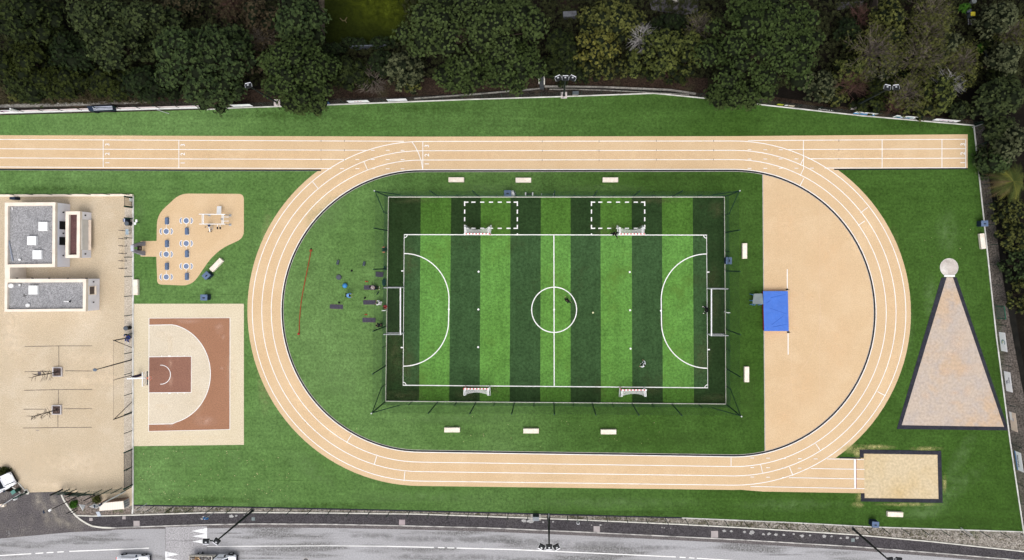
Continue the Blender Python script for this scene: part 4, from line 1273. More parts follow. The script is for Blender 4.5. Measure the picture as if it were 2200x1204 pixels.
t = thing('exercise_bike', 'white step and pedal trainer with blue seat attached below the exercise frame', 'exercise bike', W(451, 492))
c = W(449, 485, 0.9); MB().ell(c, (0.17, 0.17, 0.06), 12, 6).build('saddle', M('navy', (0.028, 0.045, 0.10)), t)
m = MB(); m.cyl(W(449, 487, 0.85), W(451, 498, 0.4), 0.07, n=8); m.cyl(W(449, 485, 0.0), W(449, 485, 0.85), 0.05, n=8); m.cyl(W(451, 497.5, 0.0), W(451, 497.5, 0.4), 0.07, n=8); m.build('frame', m_white, t)
m = MB(); m.cyl(W(445, 489, .5), W(456, 491, .5), 0.035, n=6); m.build('handlebar', m_galv, t)
for u, v in ((441, 488.5), (453.5, 493.5), (448, 498.3), (453.5, 498.3)):
    MB().rbox(W(u, v, 0.2), (0.14, 0.09, 0.05), 0.02).build('pedal', m_dark, t)
m = MB(); [m.cyl(W(453.5, 490, .45) + Vector((0.22 * math.cos(i * PI / 8), 0.3 * math.sin(i * PI / 8), 0)), W(453.5, 490, .45) + Vector((0.22 * math.cos((i + 1) * PI / 8), 0.3 * math.sin((i + 1) * PI / 8), 0)), 0.025, n=6) for i in range(-7, 7)]
m.build('wheel_guard', m_galv, t)

# arched stand
t = thing('arched_stand', 'grey two-legged arch with a black square panel at the entrance of the pad', 'stand', W(312, 534.5))
m_ag = M('stand_grey', (0.235, 0.235, 0.275), (0.20, 0.20, 0.235), 2.0, rough=0.6)
x0 = W(311, 534.5)
for s in (-1, 1):
    m = MB(); dep, n = 0.34, 9
    pts = []
    for i in range(n):
        k = i / (n - 1)
        z_ = 2.55 * k
        yc = s * (0.66 - 0.40 * k ** 1.1)
        wd = 0.27 - 0.08 * k
        pts.append((z_, yc, wd))
    vs, fs = [], []
    for z_, yc, wd in pts:
        dx = dep * (1 - 0.45 * z_ / 2.55)
        for (ax, ay) in ((-dx, -wd), (dx * 0.3, -wd), (dx * 0.3, wd), (-dx, wd)):
            vs.append(x0 + Vector((ax, yc + ay, z_)))
    for i in range(n - 1):
        for j in range(4):
            k = (j + 1) % 4
            fs.append((4 * i + j, 4 * i + k, 4 * i + 4 + k, 4 * i + 4 + j))
    fs += [(3, 2, 1, 0), tuple(4 * (n - 1) + j for j in range(4))]
    m.add(vs, fs); m.build('leg', m_ag, t)
m = MB(); m.box(x0 + Vector((-0.1, 0, 2.52)), (0.36, 0.72, 0.16)); m.build('head', M('stand_light', (0.46, 0.48, 0.54)), t)
m = MB(); m.box(x0 + Vector((0.18, 0, 1.42)), (0.10, 0.56, 0.86)); scr = m.build('panel', m_dark, t)
m = MB(); m.box(x0 + Vector((0.235, 0, 1.42)), (0.012, 0.30, 0.46)); m.build('plate', M('plate_brown', (0.10, 0.065, 0.06)), scr)
m = MB()
for dy in (-0.08, 0.06):
    m.box(x0 + Vector((0.244, dy, 1.42)), (0.008, 0.03, 0.30)); m.box(x0 + Vector((0.244, dy + 0.03, 1.55)), (0.0085, 0.06, 0.035)); m.box(x0 + Vector((0.244, dy + 0.03, 1.29)), (0.0085, 0.06, 0.035))
m.build('emblem', M('emblem_pale', (0.34, 0.24, 0.22)), scr)

# small light with two white panels
t = thing('twin_panel_post', 'short dark post with two small white panels beside the pad', 'post', W(297, 478.5))
c = W(299, 478.2); MB().cyl(c, c + Vector((0, 0, 1.0)), 0.05, n=8).build('post', m_dark, t)
for u, v in ((293.2, 475), (290.3, 480.8)):
    MB().box(W(u, v, 1.1), (0.22, 0.34, 0.12)).build('panel', m_white, t)
m_carpaint = M('white_car_paint', (0.88, 0.89, 0.91), (0.86, 0.87, 0.89), 0.5, rough=0.3, spec=0.4)
# ------------------------------------------------------------------ yard buildings
m_wall = M('facade_grey', (0.80, 0.80, 0.84), (0.72, 0.72, 0.76), 0.7, rough=0.85, fine=0.1)
m_gravel_roof = bpy.data.materials.new('roof_gravel')
nt, N, L, P = nodes_of(m_gravel_roof)
P.inputs['Roughness'].default_value = 0.95
v = pos(nt)
vo = N.new('ShaderNodeTexVoronoi'); vo.inputs['Scale'].default_value = 11.0; L.new(v, vo.inputs['Vector'])
g1 = mixc(nt, ramp(nt, vo.outputs['Color'], 0.1, 0.9), (0.14, 0.138, 0.142), (0.36, 0.355, 0.36))
g1 = mixc(nt, ramp(nt, noise(nt, v, 0.5, 4), 0.4, 0.7), g1, mixc(nt, 0.35, g1, (0.12, 0.12, 0.13)))
L.new(g1, P.inputs['Base Color'])
m_roof_brown = M('roof_brown', (0.120, 0.062, 0.058), (0.085, 0.044, 0.044), 0.9, 0.3, 0.7, 0.8, fine=0.3, fscale=6, c3=(0.30, 0.24, 0.21), s3=0.55, lo3=0.66, hi3=0.69)
m_cap = M('parapet_cream', (0.74, 0.66, 0.56), (0.66, 0.58, 0.485), 1.2, rough=0.85)


def ring_prism(mb, outer, inner, z0, z1, mi=0):
    n = len(outer)
    vs = [(p.x, p.y, z) for z in (z0, z1) for poly in (outer, inner) for p in poly]
    o0, i0, o1, i1 = 0, n, 2 * n, 3 * n
    fs = []
    for i in range(n):
        j = (i + 1) % n
        fs += [(o1 + i, o1 + j, i1 + j, i1 + i), (o0 + i, o0 + j, o1 + j, o1 + i), (i0 + j, i0 + i, i1 + i, i1 + j)]
    mb.add(vs, fs, mi)


def building(label, outer, inner, h, deck, name='flat_roofed_building'):
    outer = [W(u, v, h) for u, v in outer]
    inner = [W(u, v, h) for u, v in inner]
    c = sum(outer, Vector()) / len(outer)
    t = thing(name, label, 'building', (c.x, c.y, 0))
    m = MB(); m.prism(outer, -0.05, h - 0.42); m.build('wall', m_wall, t)
    r = MB(); r.prism([p + (c - p) * 0.004 for p in outer], h - 0.42, h - 0.32); r = r.build('roof', deck, t)
    m = MB(); ring_prism(m, [p + (p - c) * 0.006 for p in outer], inner, h - 0.419, h); m.build('parapet', m_cap, t)
    return t, r, outer


t1, roof1, o1 = building('long low building with a grey gravel roof, three white skylights and two dark doors',
                         [(10.5, 436), (118.5, 435.3), (117.8, 573.8), (10, 575)], [(17, 443), (113, 442), (112, 567), (16, 568.5)], 2.75, m_gravel_roof)
for u, v in ((93.7, 486.7), (69.5, 517.2), (81, 547.3)):
    m = MB(); m.rbox(W(u, v, 2.6), (1.16, 1.16, 0.36), 0.05, top=0.05); s = m.build('skylight', m_white, roof1)
m = MB(); m.cyl(W(41.8, 558.5, 2.4), W(41.8, 558.5, 2.75), 0.15, n=12); m.build('vent', m_white, roof1)
m = MB(); m.tube([W(26, 446, 2.5), W(27, 451, 2.5)], 0.07, 6); m.build('vent', m_white, roof1)
m = MB(); m.tube([W(18.5, 517, 2.5), W(27.5, 561, 2.5)], 0.10, 6); m.build('lying_pipe', M('pipe_grey', (0.27, 0.29, 0.34)), roof1)
xe = o1[1].x
for v0, v1 in ((476, 493.5), (509.8, 527)):
    y0, y1 = W(0, v0, 1.2).y, W(0, v1, 1.2).y
    m = MB(); m.box((xe - 0.05, (y0 + y1) / 2, 1.0), (0.14, abs(y1 - y0), 1.95)); m.build('door', m_dark, t1)
for v in (456, 501.5, 549.5):
    p = W(0, v, 1.9); m = MB(); m.box((xe + 0.06, p.y, 1.35), (0.12, 0.16, 0.14)); m.build('wall_lamp', m_dark, t1)
m = MB(); m.prism([W(u, v, 2.75) for u, v in ((10, 575.3), (21, 575.3), (21, 599.3), (10.2, 599.3))], -0.05, 2.74)
tag(m.build('link_wall', m_cap), 'pale wall joining the two gravel-roofed buildings in the yard', 'wall')

t2, roof2, o2 = building('long low building with gravel roof, one skylight and white roof vents',
                         [(10.5, 599.6), (184.5, 600.2), (183.7, 669), (10, 670)], [(16, 607.5), (178.3, 606.8), (177.8, 663.6), (15.3, 665)], 2.7, m_gravel_roof)
m = MB(); m.rbox(W(72.5, 623.2, 2.55), (1.16, 1.16, 0.36), 0.05, top=0.05); m.build('skylight', m_white, roof2)
for u, v, r in ((24, 614, 0.32), (60, 656, 0.26), (42.2, 612.8, 0.14)):
    m = MB(); m.cyl(W(u, v, 2.3), W(u, v, 2.55), r * 0.8, r * 0.8, 14); m.cyl(W(u, v, 2.55), W(u, v, 2.68), r, r * 0.7, 14); m.build('vent', m_white, roof2)
m = MB(); m.cyl(W(150, 648, 2.4), W(150, 648, 2.62), 0.12, n=8); m.build('vent', m_dark, roof2)
m = MB(); m.box(W(143.5, 648.3, 2.4), (0.75, 0.09, 0.07)); m.build('lying_pipe', m_white, roof2)
m = MB(); m.box(W(53, 636, 2.375), (0.55, 0.12, 0.012), 0.3); m.box(W(53, 636, 2.376), (0.12, 0.5, 0.012), 0.3); m.build('patch', M('roof_patch', (0.09, 0.085, 0.085)), roof2)
xe = o2[1].x
y0, y1 = W(0, 615, 1.4).y, W(0, 633.5, 1.4).y
m = MB(); m.box((xe + 0.005, (y0 + y1) / 2, 1.55), (0.10, abs(y1 - y0), 1.15)); fr = m.build('window', m_cream, t2)
m = MB(); m.box((xe + 0.03, (y0 + y1) / 2, 1.62), (0.08, abs(y1 - y0) * 0.86, 0.85)); m.build('pane', M('pane_brown', (0.10, 0.08, 0.075), rough=0.3), fr)
m = MB(); m.box((xe + 0.10, (y0 + y1) / 2, 0.95), (0.18, abs(y1 - y0) * 1.05, 0.06)); m.build('sill', m_cap, fr)
for v in (606, 650):
    m = MB(); m.box((xe + 0.06, W(0, v, 1.6).y, 1.3), (0.12, 0.16, 0.14)); m.build('wall_lamp', m_dark, t2)
for u in (38, 71, 107, 147, 187):
    p = W(u, 598.2, 1.9); m = MB(); m.box((p.x, o2[0].y + 0.07, 2.0), (0.2, 0.14, 0.16)); m.build('wall_lamp', m_dark, t2)

t3, roof3, o3 = building('small narrow building with a rust-brown flat roof and a wide serving hatch',
                         [(141, 455), (171.8, 454.6), (171, 554), (140.5, 554.4)], [(148, 461.5), (165.2, 461.3), (164.5, 547.5), (147, 548)], 2.2, m_roof_brown, 'kiosk')
m = MB(); m.box(W(149.3, 504, 1.9) + Vector((0, 0, 0)), (0.12, 5.1, 0.06)); m.build('gutter', M('gutter_grey', (0.25, 0.24, 0.24)), roof3)
xe = o3[1].x
y0, y1 = W(0, 472.5, 1.0).y, W(0, 537.5, 1.0).y
m = MB(); m.box((xe + 0.005, (y0 + y1) / 2, 1.15), (0.10, abs(y1 - y0), 1.45)); hat = m.build('hatch', M('hatch_shutter', (0.60, 0.585, 0.55), (0.55, 0.535, 0.50)), t3)
m = MB(); m.box((xe + 0.20, (y0 + y1) / 2, 0.62), (0.36, abs(y1 - y0), 0.08)); m.build('counter', M('counter_peach', (0.70, 0.58, 0.47)), hat)
for v in (463, 546):
    m = MB(); m.box((xe + 0.06, W(0, v, 1.3).y, 1.25), (0.12, 0.18, 0.14)); m.build('wall_lamp', m_dark, t3)
m = MB(); m.box(W(32, 427, 0.45), (0.72, 0.34, 0.9)); m.build
tag(m.build('wall_cabinet', m_darkblue), 'dark blue-grey cabinet against the white yard wall above the gravel roof', 'cabinet')

# white wall along the top of the yard
t = thing('yard_wall', 'low white wall with a dark mesh fence along the top edge of the yard', 'wall', W(140, 422))
m = MB(); m.wall(px([(-90, 421.5), (268, 420), (287, 420.6)]), -0.02, 0.30, 0.30); m.build('base_wall', m_cream, t)
for u in range(-60, 290, 41):
    m = MB(); c = W(u + 12, 419.5); m.cyl(c, c + Vector((0, 0, 1.7)), 0.04, n=8); m.build('post', m_green, t)
a, e = W(-80, 420.3), W(283, 419); m = MB(); m.panel(a, e, 0.3, 1.65); m.build('mesh_panel', m_net_site, t)

# ------------------------------------------------------------------ yard side fence
m_net_yard = wire_mat('yard_mesh', (0.10, 0.095, 0.085), 0.05, 0.20, 0.0016, 0.003)
yf = thing('mesh_fence', 'dark mesh fence of leaning-looking posts between the pale yard and the courts', 'fence', W(285, 700))
for v in (512, 553, 594, 636, 677, 717, 757, 801, 845, 885, 925):
    c = W(284.6, v); MB().cyl(c, c + Vector((0, 0, 1.75)), 0.05, n=8).build('post', m_green, yf)
for a, e in ((474, 757), (757, 962)):
    MB().panel(W(284.6, a), W(284.6, e), 0.08, 1.72).build('mesh_panel', m_net_yard, yf)
for a, e in ():
    MB().cyl(W(284.6, a) + Vector((0, 0, 1.72)), W(284.6, e) + Vector((0, 0, 1.72)), 0.018, n=6).build('top_rail', M('rail_grey', (0.10, 0.095, 0.09)), yf)


def gate(label, v0, v1, h, slats, panel=None, rest=0.0, name='slat_gate'):
    t = thing(name, label, 'gate', W(285, (v0 + v1) / 2))
    a, e = W(284.8, v0), W(284.8, v1)
    for c, r in ((a, 0.09), (e, 0.11)):
        MB().cyl(c, c + Vector((0, 0, h)), r, n=8).build('gate_post', m_green, t)
    m = MB()
    for z_ in (0.15, h - 0.05):
        m.cyl(a + Vector((0, 0, z_)), e + Vector((0, 0, z_)), 0.03, n=6)
    m.build('leaf_frame', m_dark, t)
    m = MB(); k = slats
    for i in range(1, k):
        p = a + (e - a) * i / k
        m.box(p + Vector((0, 0, h / 2 + 0.05)), (0.035, 0.035, h - 0.2))
    m.build('slats', m_dark, t)
    return t


g = gate('slatted gate with a white notice at the upper corner of the yard', 425, 446, 1.75, 12)
p = W(284.5, 430, 1.1); MB().box((p.x - 0.06, p.y, 1.35), (0.04, 0.42, 0.42)).build('notice', m_white, g)
g = gate('long two-leaf slatted gate at the lower end of the yard beside the grass', 965, 1041.5, 1.85, 46)
c = W(284.8, 1003); MB().cyl(c, c + Vector((0, 0, 1.85)), 0.06, n=8).build('gate_post', m_green, g)
MB().box((c.x - 0.12, c.y - 0.1, 1.0), (0.14, 0.16, 0.2)).build('lock_box', m_dark, g)
c = W(285, 470.5); MB().cyl(c, c + Vector((0, 0, 1.75)), 0.085, n=8)
tag(MB().cyl(c, c + Vector((0, 0, 1.75)), 0.085, n=8).build('gate_post', m_green), 'single dark gate post above the black bins in the yard', 'post')
# bins in the yard corner
c = W(281.5, 481.3); t = thing('round_bin', 'round dark litter bin under the single gate post', 'bin', c)
MB().cyl(c, c + Vector((0, 0, 0.95)), 0.27, 0.29, 16).build('body', m_dark, t)
MB().cyl(c + Vector((0, 0, 0.95)), c + Vector((0, 0, 1.02)), 0.31, 0.24, 16).build('lid', M('lid_grey', (0.10, 0.115, 0.135)), t)
c = W(278, 474.5, 0); t = thing('recycling_box', 'black box bin with pale band next to the round bin', 'bin', c)
MB().box(c + Vector((-.1, 0, .45)), (0.42, 0.44, 0.9)).build('body', m_darkblue, t)
MB().box(c + Vector((-.1, 0, .925)), (0.14, 0.46, 0.05)).build('band', M('band_grey', (0.40, 0.42, 0.52)), t)
c = W(275.5, 498.8, .5); t = thing('notice_board', 'pale blue-grey board panel standing below the round bin', 'notice board', (c.x, c.y, 0))
MB().box((c.x, c.y, 0.75), (0.34, 0.72, 0.08), tilt=Matrix.Rotation(0.5, 3, 'Y')).build('panel', M('board_blue', (0.32, 0.40, 0.46), rough=0.5), t)
for dy in (-.25, .25):
    MB().cyl((c.x, c.y + dy, 0), (c.x, c.y + dy, 0.72), 0.03, n=6).build('leg', m_dark, t)
c = W(281.8, 705); t = thing('round_bin', 'round dark litter bin above the seated person in blue', 'bin', c)
c = W(279.5, 704.2)
MB().cyl(c, c + Vector((0, 0, 0.95)), 0.25, 0.27, 16).build('body', m_dark, t)
MB().cyl(c + Vector((0, 0, 0.95)), c + Vector((0, 0, 1.02)), 0.31, 0.22, 16).build('lid', M('lid_grey', (0.10, 0.115, 0.135)), t)
# six slim posts
lab6 = ['topmost slim dark post in the row of six beside the kiosk', 'second slim dark post from the top of the row of six', 'third slim dark post from the top of the row of six',
        'fourth slim dark post from the top of the row of six', 'second slim dark post from the bottom of the row of six', 'lowest slim dark post in the row of six beside the yard fence']
bl_ = thing('bike_hoop', '', 'bike hoop')
m = MB(); m.tube([(0, -0.03, 0), (0, -0.03, 0.9), (-0.25, 0, 1.0), (-0.5, 0.03, 0.9), (-0.5, 0.03, 0)], 0.035, 8); m.build('hoop', M('hoop_grey', (0.11, 0.095, 0.085)), bl_)
for q in (0, -0.5):
    MB().cyl((q, 0, 0), (q, 0, 0.02), 0.07, n=8).build('base_flange', m_dark, bl_)
for i, v in enumerate((496, 513.5, 529, 545, 561, 577)):
    place(bl_, i == 0, W(271.5, v), 0, lab6[i], 'dark bike hoops in the yard')
# bottom corner of yard: mesh fence
t = thing('mesh_fence', 'dark green mesh fence curving round the lower corner of the yard', 'fence', W(230, 1058))
fp = [W(283, 1046.5), W(262, 1048.5), W(240, 1050.5), W(219, 1052.5), W(192, 1055), W(167, 1057)]
for a, e in zip(fp[:-1], fp[1:]):
    MB().panel(a, e, 0.05, 2.2).build('mesh_panel', m_net_low, t)
for p in fp:
    MB().cyl(p, p + Vector((0, 0, 2.3)), 0.055, n=8).build('post', m_green, t)
t = thing('driveway_gate', 'green mesh gate leaf standing open at the end of the driveway', 'gate', W(165, 1055))
ga, ge = W(164, 1051.5), W(149, 1051.7)
gc = W(134.5, 1052)
for a, e in ((ga, ge), (ge, gc)):
    MB().panel(a, e, 0.1, 2.1).build('leaf', m_net_low, t)
for p in (ga, ge, gc):
    MB().cyl(p, p + Vector((0, 0, 2.15)), 0.06, n=8).build('gate_post', m_green, t)
MB().cyl(gc + Vector((0, 0, .1)), gc + Vector((0, 0, 2.2)), 0.11, n=8).build('lock_post', m_dark, t)
a, e = W(203, 1064.5), W(226, 1089)
t = thing('mesh_fence', 'short dark fence run crossing the planting bed towards the footpath', 'fence', a)
for p in (a, (a + e) / 2):
    MB().cyl(p, p + Vector((0, 0, 2.2)), 0.07, n=8).build('post', m_dark, t)
MB().panel(a, e, 0.05, 2.1).build('mesh_panel', m_net_site, t)

# A-frame ball stop behind the hoop
t = thing('ball_stop_frame', 'tall dark braced posts with a faint net behind the basketball hoop', 'ball stop', W(283, 807))
tops = []
for b0, b1 in ((725, 747), (887.5, 864)):
    p, q_ = W(283, b0), W(283, b1)
    tp2 = p + Vector((0, 0, 3.75)); tops.append(tp2)
    MB().cyl(p, tp2, 0.07, n=8).build('post', m_dark, t)
    MB().cyl(q_, tp2 - Vector((0, 0, 0.1)), 0.045, n=8).build('brace', m_dark, t)
p = W(282.7, 806.5); MB().cyl(p, p + Vector((0, 0, 3.8)), 0.055, 0.03, n=8).build('post', m_dark, t)
MB().cyl(tops[0], tops[1], 0.012, n=5).build('cable', m_dark, t)
MB().panel(W(283, 725), W(283, 887.5), 1.8, 3.7).build('net', m_net_yard, t)
# basketball hoop
t = thing('basketball_hoop', 'white basketball hoop with a dark padded post beside the brown court', 'basketball hoop', W(302, 806))
pb = W(302.5, 806); zt = 2.85
pt = pb + Vector((0.0, -0.15, 0))
m = MB(); m.cyl(pb, pb + Vector((0, 0, zt + .05)), 0.09, n=10); m.build('pole', m_white, t)
m = MB(); m.rbox(pb + Vector((0, 0, 1.0)), (0.34, 0.34, 1.75), 0.12); pad_ = m.build('padding', M('pad_navy', (0.028, 0.02, 0.05), rough=0.6), t)
arm_end = W(311.5, 812.5, 3.2)
m = MB(); m.cyl(pb + Vector((0, 0, zt)), (arm_end.x, arm_end.y, 3.05), 0.10, n=8)
for dy in (-0.75, 0.75):
    m.cyl(pb + (arm_end - pb) * 0.55 + Vector((0, 0, -0.1)), (arm_end.x, arm_end.y + dy, 3.0), 0.035, n=6)
m.build('arm', m_white, t)
bx = W(315.5, 813, 3.0).x; by = W(315.5, 813, 3.0).y
m = MB(); m.box((bx, by, 3.42), (0.05, 1.75, 1.0)); m_clear = M('board_clear', (0.78, 0.74, 0.69), rough=0.2); m_clear.node_tree.nodes['Principled BSDF'].inputs['Alpha'].default_value = .22
brd = m.build('backboard', m_clear, t)
m = MB(); m.box((bx + 0.02, by, 2.93), (0.10, 1.8, 0.08)); m.build('edge_pad', m_darkblue, brd)
m = MB(); m.box((bx - 0.01, by, 3.93), (0.09, 1.8, 0.07)); m.build('top_edge', m_white, brd)
m = MB(); m.box((bx + 0.10, by, 3.03), (0.16, 0.24, 0.06))
for i in range(18):
    a, e = 2 * PI * i / 18, 2 * PI * (i + 1) / 18
    m.cyl((bx + 0.40 + 0.225 * math.cos(a), by + 0.225 * math.sin(a), 3.05), (bx + 0.40 + 0.225 * math.cos(e), by + 0.225 * math.sin(e), 3.05), 0.022, n=6)
m.build('rim', M('rim_orange', (0.60, 0.16, 0.09)), t)
m = MB()
for i in range(10):
    a = 2 * PI * i / 10
    m.cyl((bx + 0.40 + 0.22 * math.cos(a), by + 0.22 * math.sin(a), 3.04), (bx + 0.40 + 0.13 * math.cos(a + .3), by + 0.13 * math.sin(a + .3), 2.62), 0.006, n=4)
m.build('net', m_white, t)

# planters with bare saplings
for (u, v, tu, tv, lab) in ((126, 799, 80, 812, 'bare sapling in the square planter beside the small drain cover'), (124.5, 880.5, 79, 893, 'bare sapling in the lower square planter of the yard')):
    c = W(u - 1, v)
    t = thing('square_planter', 'square pale-framed planter of brown bark around the ' + ('upper' if v < 850 else 'lower') + ' sapling', 'planter', c, 'square planters in the yard')
    m = MB(); h_ = 0.62
    o_ = [c + Vector((sx * h_, sy * h_, 0)) for sx, sy in ((-1, -1), (1, -1), (1, 1), (-1, 1))]
    i_ = [c + Vector((sx * (h_ - .11), sy * (h_ - .11), 0)) for sx, sy in ((-1, -1), (1, -1), (1, 1), (-1, 1))]
    ring_prism(m, o_, i_, 0.0, 0.22); m.build('frame', M('planter_frame', (0.55, 0.52, 0.52), (0.36, 0.33, 0.32), 2.0), t)
    m = MB(); m.sheet(i_, 0.14); m.build('bark_fill', M('bark_fill', (0.10, 0.07, 0.06), (0.045, 0.03, 0.028), 4.0, rough=0.95, fine=0.6, fscale=9), t)
    sap = thing('bare_sapling', lab, 'tree', c, 'bare saplings in the yard')
    rs = random.Random(int(v)); top = c + Vector((-0.1, 0.05, 4.3))
    m = MB(); m.cyl(c + Vector((0, 0, .1)), top, 0.085, 0.03, n=6); m.build('trunk', M('twig_bark', (0.045, 0.038, 0.032)), sap)
    m = MB()
    for i in range(26):
        k = rs.uniform(0.25, 1.0); p = c + (top - c) * k
        a = rs.uniform(0, 2 * PI); l = rs.uniform(0.3, 0.75) * (1.25 - k * .6)
        e = p + Vector((math.cos(a) * l, math.sin(a) * l, rs.uniform(0.2, 0.6)))
        m.cyl(p, e, 0.03, 0.014, n=4)
        for _ in range(2):
            a2 = a + rs.uniform(-.8, .8)
            m.cyl(p + (e - p) * .6, e + Vector((math.cos(a2) * .25, math.sin(a2) * .25, .15)), 0.018, 0.01, n=4)
    m.build('branches', M('twig_bark', (0.045, 0.038, 0.032)), sap)
tag(MB().box(W(85, 802.8) + Vector((0, 0, 0.015)), (0.44, 0.44, 0.03)).build('drain_cover', M('cover_dark', (0.12, 0.105, 0.11))), 'small square drain cover left of the upper planter', 'drain cover')
tag(MB().box(W(81, 925) + Vector((0, 0, 0.012)), (0.36, 0.16, 0.02)).build('drain_cover', M('cover_pale', (0.33, 0.28, 0.23))), 'small pale drain cover just below the lowest paving joint', 'drain cover')
# yard lamp
c = W(282.5, 773.5); hd = W(204, 795, 7.35)
t = thing('street_lamp', 'slim dark lamp post with a rounded grey head in the yard', 'street lamp', c)
MB().cyl(c, (hd.x + .02, hd.y, 7.3), 0.085, 0.05, n=8).build('pole', m_dark, t)
m = MB(); m.ell((hd.x, hd.y, 7.35), (0.26, 0.20, 0.14), 14, 8); m.build('lamp_head', M('lamp_grey', (0.13, 0.165, 0.21)), t, smooth=True)

# ------------------------------------------------------------------ floodlight masts
m_lens = M('flood_lens', (0.62, 0.62, 0.66), (0.5, 0.5, 0.54), 4.0, rough=0.2, spec=0.8)


def mast(u, v, h, heads, lab, pad=True, facing=0.0, r=0.13, stub=None):
    c = W(u, v)
    t = thing('floodlight_mast', lab, 'floodlight', c, 'floodlight masts around the ground')
    MB().cyl(c + Vector((0, 0, .1)), c + Vector((0, 0, h)), r, r * 0.55, n=10).build('pole', m_mast, t)
    if pad:
        MB().box(c + Vector((0, 0, .11)), (0.82, 0.82, 0.22)).build('base_block', M('base_block', (0.58, 0.52, 0.50), (0.45, 0.40, 0.39), 1.5), t)
    MB().box(c + Vector((0, 0, .24)), (0.34, 0.34, 0.05)).build('base_plate', m_dark, t)
    xs = [x for x, _ in heads]
    if len(heads) > 1 or abs(xs[0]) > .2:
        MB().box(c + Vector(((min(xs + [0]) + max(xs + [0])) / 2, 0, h - 0.1)), (max(xs + [0]) - min(xs + [0]) + 0.3, 0.12, 0.12)).build('crossarm', m_mast, t)
    for x, a in heads:
        m = MB()
        R = Matrix.Rotation(a + facing, 3, 'Z')
        cc = c + Vector((x, 0, h + 0.12))
        m.rbox(cc, (0.74, 0.58, 0.22), 0.05, a + facing, top=0.05)
        hd = m.build('lamp_head', m_dark, t)
        m = MB(); q = cc + R @ Vector((0, 0.25, 0.02)); m.box(q, (0.66, 0.18, 0.16), a + facing); m.build('lens_frame', m_lens, hd)
        m = MB(); m.box(cc + R @ Vector((-0.02, 0.06, 0.13)), (0.20, 0.15, 0.06), a + facing); m.build('driver_box', m_galv, hd)
        m = MB()
        for s in (-1, 1):
            m.box(cc + R @ Vector((s * 0.39, 0, 0.0)), (0.035, 0.40, 0.16), a + facing)
        m.build('bracket', m_galv, hd)
    return t


mast(1211.5, 205.5, 8.2, ((-0.85, 0.45), (0.0, 0), (0.85, -0.45)), 'floodlight mast with three heads behind the middle of the upper fence', facing=0.0)
mast(1834, 229.5, 9.6, ((-0.42, -0.2), (0.62, 0.1)), 'floodlight mast with two heads among the bare trees at the upper fence')
mast(596.5, 221.5, 8.6, ((0, 0.2),), 'floodlight mast with one head beside the round pine')
mast(543.5, 1097, 9.9, ((0.1, -0.6), (-1.15, 0.0)), 'floodlight mast with two heads over the road near the pickup', pad=False, facing=PI, r=0.16)
mast(1179.5, 1113, 9.1, ((-0.88, -0.5), (0.0, 0), (0.88, 0.5)), 'floodlight mast with three heads over the middle of the road', pad=False, facing=PI, r=0.15)
mast(1832, 1136, 9.4, ((0.15, 0.15), (1.2, -0.1)), 'floodlight mast with two heads at the lower edge of the road', pad=False, facing=PI, r=0.16)
tag(MB().tube([W(1179, 1104), W(1178.5, 1112) + Vector((0, 0, .5)), W(1179, 1112) + Vector((0, 0, 2.6))], 0.06, 8).build('sign_post', m_galv), 'pale grey thin post in front of the middle road mast', 'post')
tag(MB().tube([W(1211, 211), W(1210, 211) + Vector((0, 0, .4)), W(1209, 212) + Vector((0.1, -0.3, 1.5))], 0.06, 8).build('sign_post', m_galv), 'short pale post on the grass before the upper three-headed mast', 'post')

# ------------------------------------------------------------------ perimeter fences
def site_fence(lab, line, step, h, n_panels=6, mat=m_net_site, r=0.045):
    P_ = px(line)
    t = thing('mesh_fence', lab, 'fence', P_[0])
    seg = [(P_[i + 1] - P_[i]).length for i in range(len(P_) - 1)]
    tot = sum(seg)

    def at(d):
        for i, s in enumerate(seg):
            if d <= s or i == len(seg) - 1:
                return P_[i] + (P_[i + 1] - P_[i]) * (d / s)
            d -= s
    n = int(tot / step)
    for i in range(n + 1):
        p = at(i * step)
        MB().cyl(p, p + Vector((0, 0, h)), r, n=6).build('post', m_green, t)
    for a, e in zip(P_[:-1], P_[1:]):
        MB().panel(a, e, 0.08, h - 0.06).build('mesh_panel', mat, t)
    return t


site_fence('dark green mesh fence with evenly spaced posts along the road verge', [(330.5, 1089), (550, 1092.5), (850, 1099.5), (1100, 1104.5), (1260, 1109), (1465, 1115), (1700, 1125), (1880, 1134), (2200, 1145)], 42.3 / S, 2.05)
site_fence('green mesh fence with white edging along the wooded upper side of the ground', [(445, 234.5), (500, 231), (700, 224.5), (1000, 213), (1210, 206.3), (1405, 199.5), (1540, 212.5), (1640, 224.5), (1850, 247.5), (2092, 268)], 42.3 / S, 2.0, r=0.03)
site_fence('mesh fence along the mulch path on the far right of the ground', [(2094, 270), (2112, 440), (2127, 580), (2142, 720), (2172, 950), (2201, 1143)], 43.0 / S, 2.0, r=0.035)
t = thing('boarded_fence', 'dark-posted fence on a thick white board at the upper left grass edge', 'fence', W(200, 242))
m = MB(); m.wall(px([(-90, 246), (0, 244.3), (222, 238), (447, 232.2)]), -0.02, 0.42, 0.10); m.build('board', m_white, t)
m = MB(); m.wall(px([(-90, 243.8), (0, 242), (222, 235.7), (447, 230.2)]), -0.02, 0.30, 0.28); m.build('ledge', M('ledge_pink', (0.72, 0.63, 0.62), (0.60, 0.52, 0.51), 1.0), t)
for i in range(13):
    u = -28 + 41.6 * i
    if u < 450:
        c = W(u, 245.5 - (u + 90) * 14 / 540); MB().cyl(c, c + Vector((0, 0, 2.0)), 0.045, n=8).build('post', m_green, t)
